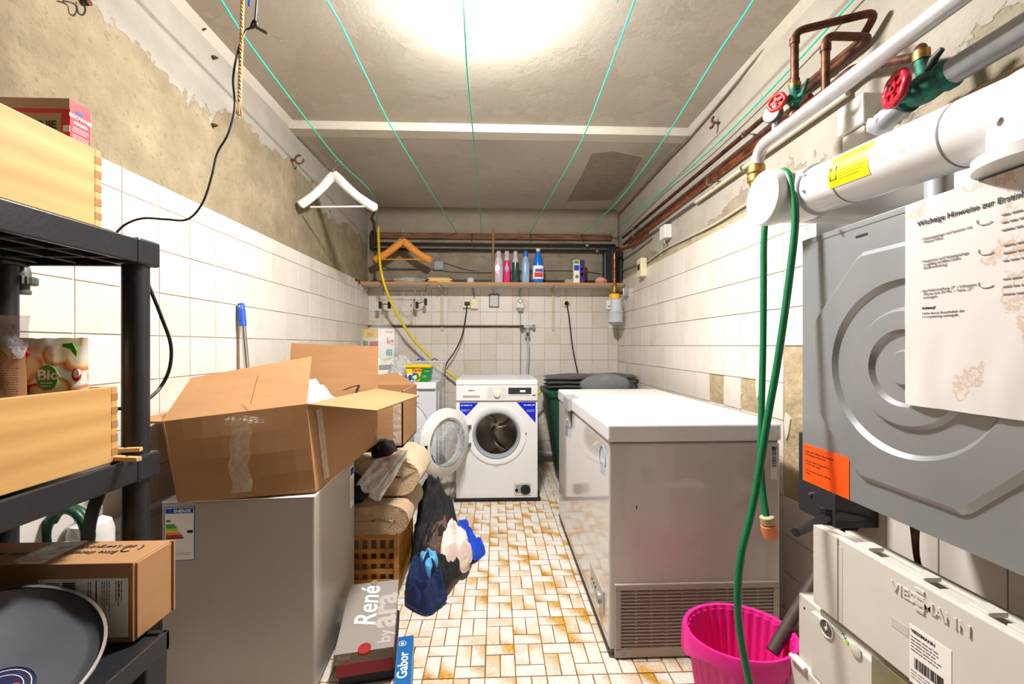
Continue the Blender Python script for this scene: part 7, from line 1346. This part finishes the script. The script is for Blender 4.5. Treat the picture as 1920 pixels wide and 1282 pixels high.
wheel(t, wc, Vector((-0.85,-0.5,0.1)), 0.024, 0.0065); sp = Vector((SPx+0.005,VY-0.03,sz+0.07)); MB().tube([Vector((SPx,VY,sz+0.07)), sp, sp+Vector((0,-0.02,0.035))],[0.008,0.008,0.005],8).build('drain_spout', 'patina', t, smooth=True); MB().lathe([(0.016,0),(0.018,0.012),(0.014,0.016)],(SPx,VY,sz+0.105),n=14).build('brass_nut','brass',t,smooth=True)
gY = at_x(1452,205,SPx).y; t = thing('pressure_gauge', 'round pressure gauge on the silver pipe under the red handle', 'gauge', (SPx, gY, sz+0.02)); MB().cyl((SPx,gY,sz+0.02),(SPx,gY,sz+0.05),0.008,n=12).build('stem','silver_paint',t,smooth=True); gc = Vector((SPx-0.004,gY,sz+0.075)); gax = Vector((-0.75,0.65,0)).normalized(); gax = Vector((-0.9,-0.42,0)).normalized(); MB().lathe([(0.028,-0.012),(0.03,0.006),(0.03,0.012),(0.026,0.013)],gc,gax,n=28).build('case','black',t,smooth=True); MB().cyl(gc+gax*0.0125,gc+gax*0.0145,0.0265,n=28).build('face','paper',t); MB().beam(gc+gax*0.015,gc+gax*0.015+Vector((0,0,0.02)),0.002,0.001,gax).build('needle','red_ink',t)
# copper loops above: up from the valve, across to the wall, then back along it
WXp = XR-0.035; pA = Vector((SPx,VY,sz+0.105)); top1 = at_x(1491,42,SPx); wl1 = at_x(1645,38,WXp); z1_ = (top1.z+wl1.z)/2
t = thing('copper_loop', 'tall copper pipe loop rising from the patina valve', 'pipe', pA, group='copper loops on the right wall')
d1 = [at_x(px,py,WXp) for px, py in ((1612,78),(1470,192))]
MB().tube(bend([pA, (SPx,VY,z1_), (WXp,wl1.y,z1_), d1[0], (WXp,d1[1].y,d1[1].z)],0.03), 0.0115, 12).build('tube', 'copper_dark', t, smooth=True)
for q in ((SPx,VY,z1_-0.03),(SPx,VY,pA.z+0.016)): MB().lathe([(0.0145,-0.01),(0.0145,0.01)], q, n=14).build('collar', 'copper_dark', t, smooth=True)
dq = (d1[1]-d1[0]).normalized(); MB().lathe([(0.0145,-0.012),(0.0145,0.012)], d1[0]+dq*0.14, dq, n=14).build('collar', 'copper_dark', t, smooth=True)
S2 = SPx+0.03; low2 = at_x(1548,140,S2); top2 = at_x(1549,70,S2); wl2 = at_x(1634,66,WXp-0.02); z2_ = (top2.z+wl2.z)/2
t = thing('copper_loop', 'short copper pipe loop beside the tall one on the right wall', 'pipe', low2, group='copper loops on the right wall')
MB().tube(bend([low2-Vector((0,0,0.06)), (S2,low2.y,z2_), (WXp-0.02,wl2.y,z2_), (WXp-0.02,at_x(1500,190,WXp).y,at_x(1500,178,WXp-0.02).z)],0.028), 0.0115, 12).build('tube', 'copper_dark', t, smooth=True); MB().lathe([(0.0145,-0.01),(0.0145,0.01)], (S2,low2.y,z2_-0.035), n=14).build('collar', 'copper_dark', t, smooth=True)
# big valve
VX = 1.075; vc = at_x(1735,165,VX); mat('zinc', (150,152,154), 0.45, 0.5, var=0.15, scale=20)
t = thing('stop_valve', 'large patina stop valve with a dark red octagonal handwheel', 'valve', (VX, vc.y, vc.z-0.06)); MB().lathe([(0.03,-0.07),(0.036,-0.06),(0.036,-0.045),(0.03,-0.04),(0.034,-0.015),(0.036,0.0),(0.034,0.02),(0.028,0.036),(0.036,0.042),(0.036,0.06),(0.03,0.065)], vc, (0,1,0.0), n=20).build('body', 'patina', t, smooth=True)
bn = vc+Vector((-0.045,0.035,-0.005)); MB().cyl(vc, bn, 0.024, 0.018, n=16).build('bonnet', 'patina', t, smooth=True); wc2 = at_x(1680,166,VX-0.075); MB().cyl(bn, wc2, 0.008, n=10).build('stem', 'brass', t, smooth=True); mat('valve_darkred', (172,24,44), 0.3); 
MATS['valve_red_keep'] = MATS['valve_red']; MATS['valve_red'] = MATS['valve_darkred']; wheel(t, wc2, Vector((-1,0.25,0.1)), 0.037, 0.0095, 8, 5); MATS['valve_red'] = MATS['valve_red_keep']
MB().cyl(vc+Vector((0,0,0.02)), vc+Vector((0,0.01,0.075)), 0.017, 0.015, n=14).build('test_port', 'patina', t, smooth=True); MB().tube([vc+Vector((-0.01,-0.02,0.03)), vc+Vector((-0.015,-0.035,0.05)), vc+Vector((-0.015,-0.055,0.06))],[0.011,0.01,0.006],10).build('drain_spout', 'dark_metal', t, smooth=True)
e = vc+Vector((0,0.01,0.075)); c_ = at_x(1722,92,VX); t = thing('copper_branch', 'copper branch pipe rising from the large stop valve', 'pipe', e); yl = at_x(1430,270,VX+0.04).y; zc2 = at_x(1725,88,VX).z
MB().tube(bend([e, (VX,e.y,zc2), (VX+0.03,e.y+0.04,zc2), (XC-0.01, at_x(1600,138,XC).y, zD+0.01), (XC-0.01, at_x(1560,160,XC).y, zD)],0.03), 0.0125, 12).build('tube', 'copper_dark', t, smooth=True); MB().lathe([(0.018,-0.012),(0.018,0.012)], e+Vector((0,0,0.012)), n=14).build('union', 'brass', t, smooth=True)
t = thing('zinc_pipe', 'thick zinc pipe running from the stop valve out of the picture', 'pipe', (VX, vc.y-0.2, vc.z-0.03)); MB().cyl(vc+Vector((0,-0.06,0)), (VX,0.25,vc.z+0.0), 0.03, n=24).build('tube', 'zinc', t, smooth=True)
l0 = vc+Vector((0,0.06,-0.01)); t = thing('grey_lagged_pipe', 'short grey lagged pipe end below the handwheel', 'pipe', l0); MB().tube(bend([l0, l0+Vector((-0.02,0.05,-0.03)), at_x(1652,222,VX-0.02)],0.03), 0.029, 18).build('lagging', 'grey_pipe', t, smooth=True)
# distribution box
bx = at_x(1598,235,XR-0.05); t = thing('distribution_box', 'cream electrical box on the right wall above the yellow sticker', 'junction box', (XR-0.03, bx.y, at_x(1595,290,XR-0.06).z)); yA_, yB_ = at_x(1572,240,XR-0.07).y, at_x(1628,240,XR-0.07).y; zA_, zB_ = at_x(1598,188,XR-0.07).z, at_x(1598,243,XR-0.07).z; zC_ = at_x(1600,292,XR-0.07).z
MB().box(XR-0.075, yB_+0.012, zB_, XR-0.001, yA_, zA_).build('lid_box', 'warm_plastic', t, bevel=0.005); MB().box(XR-0.065, yB_+0.02, zC_-0.03, XR-0.001, yA_-0.008, zB_-0.003).build('lower_box', 'warm_plastic', t, bevel=0.005); MB().tube([at_x(1630,205,XR-0.03), at_x(1665,222,XR-0.03)],0.006,8).build('cable','cable_cream',t,smooth=True)
# hook on the right wall
p = at_x(1350,230,XR); t = thing('wall_hook', 'rusty hook high on the right wall above the copper pipes', 'hook', p); MB().cyl(p, p-Vector((0.03,0,0)), 0.006, n=10).build('shank','rust',t,smooth=True); q = p-Vector((0.035,0,0)); MB().tube(spline([q+Vector((0,0.0,0.03)), q+Vector((-0.008,0,0.01)), q+Vector((0,0,0)), q+Vector((-0.004,0,-0.02)), q+Vector((-0.018,0,-0.03))],5),0.007,8).build('hook_curve','rust',t,smooth=True)
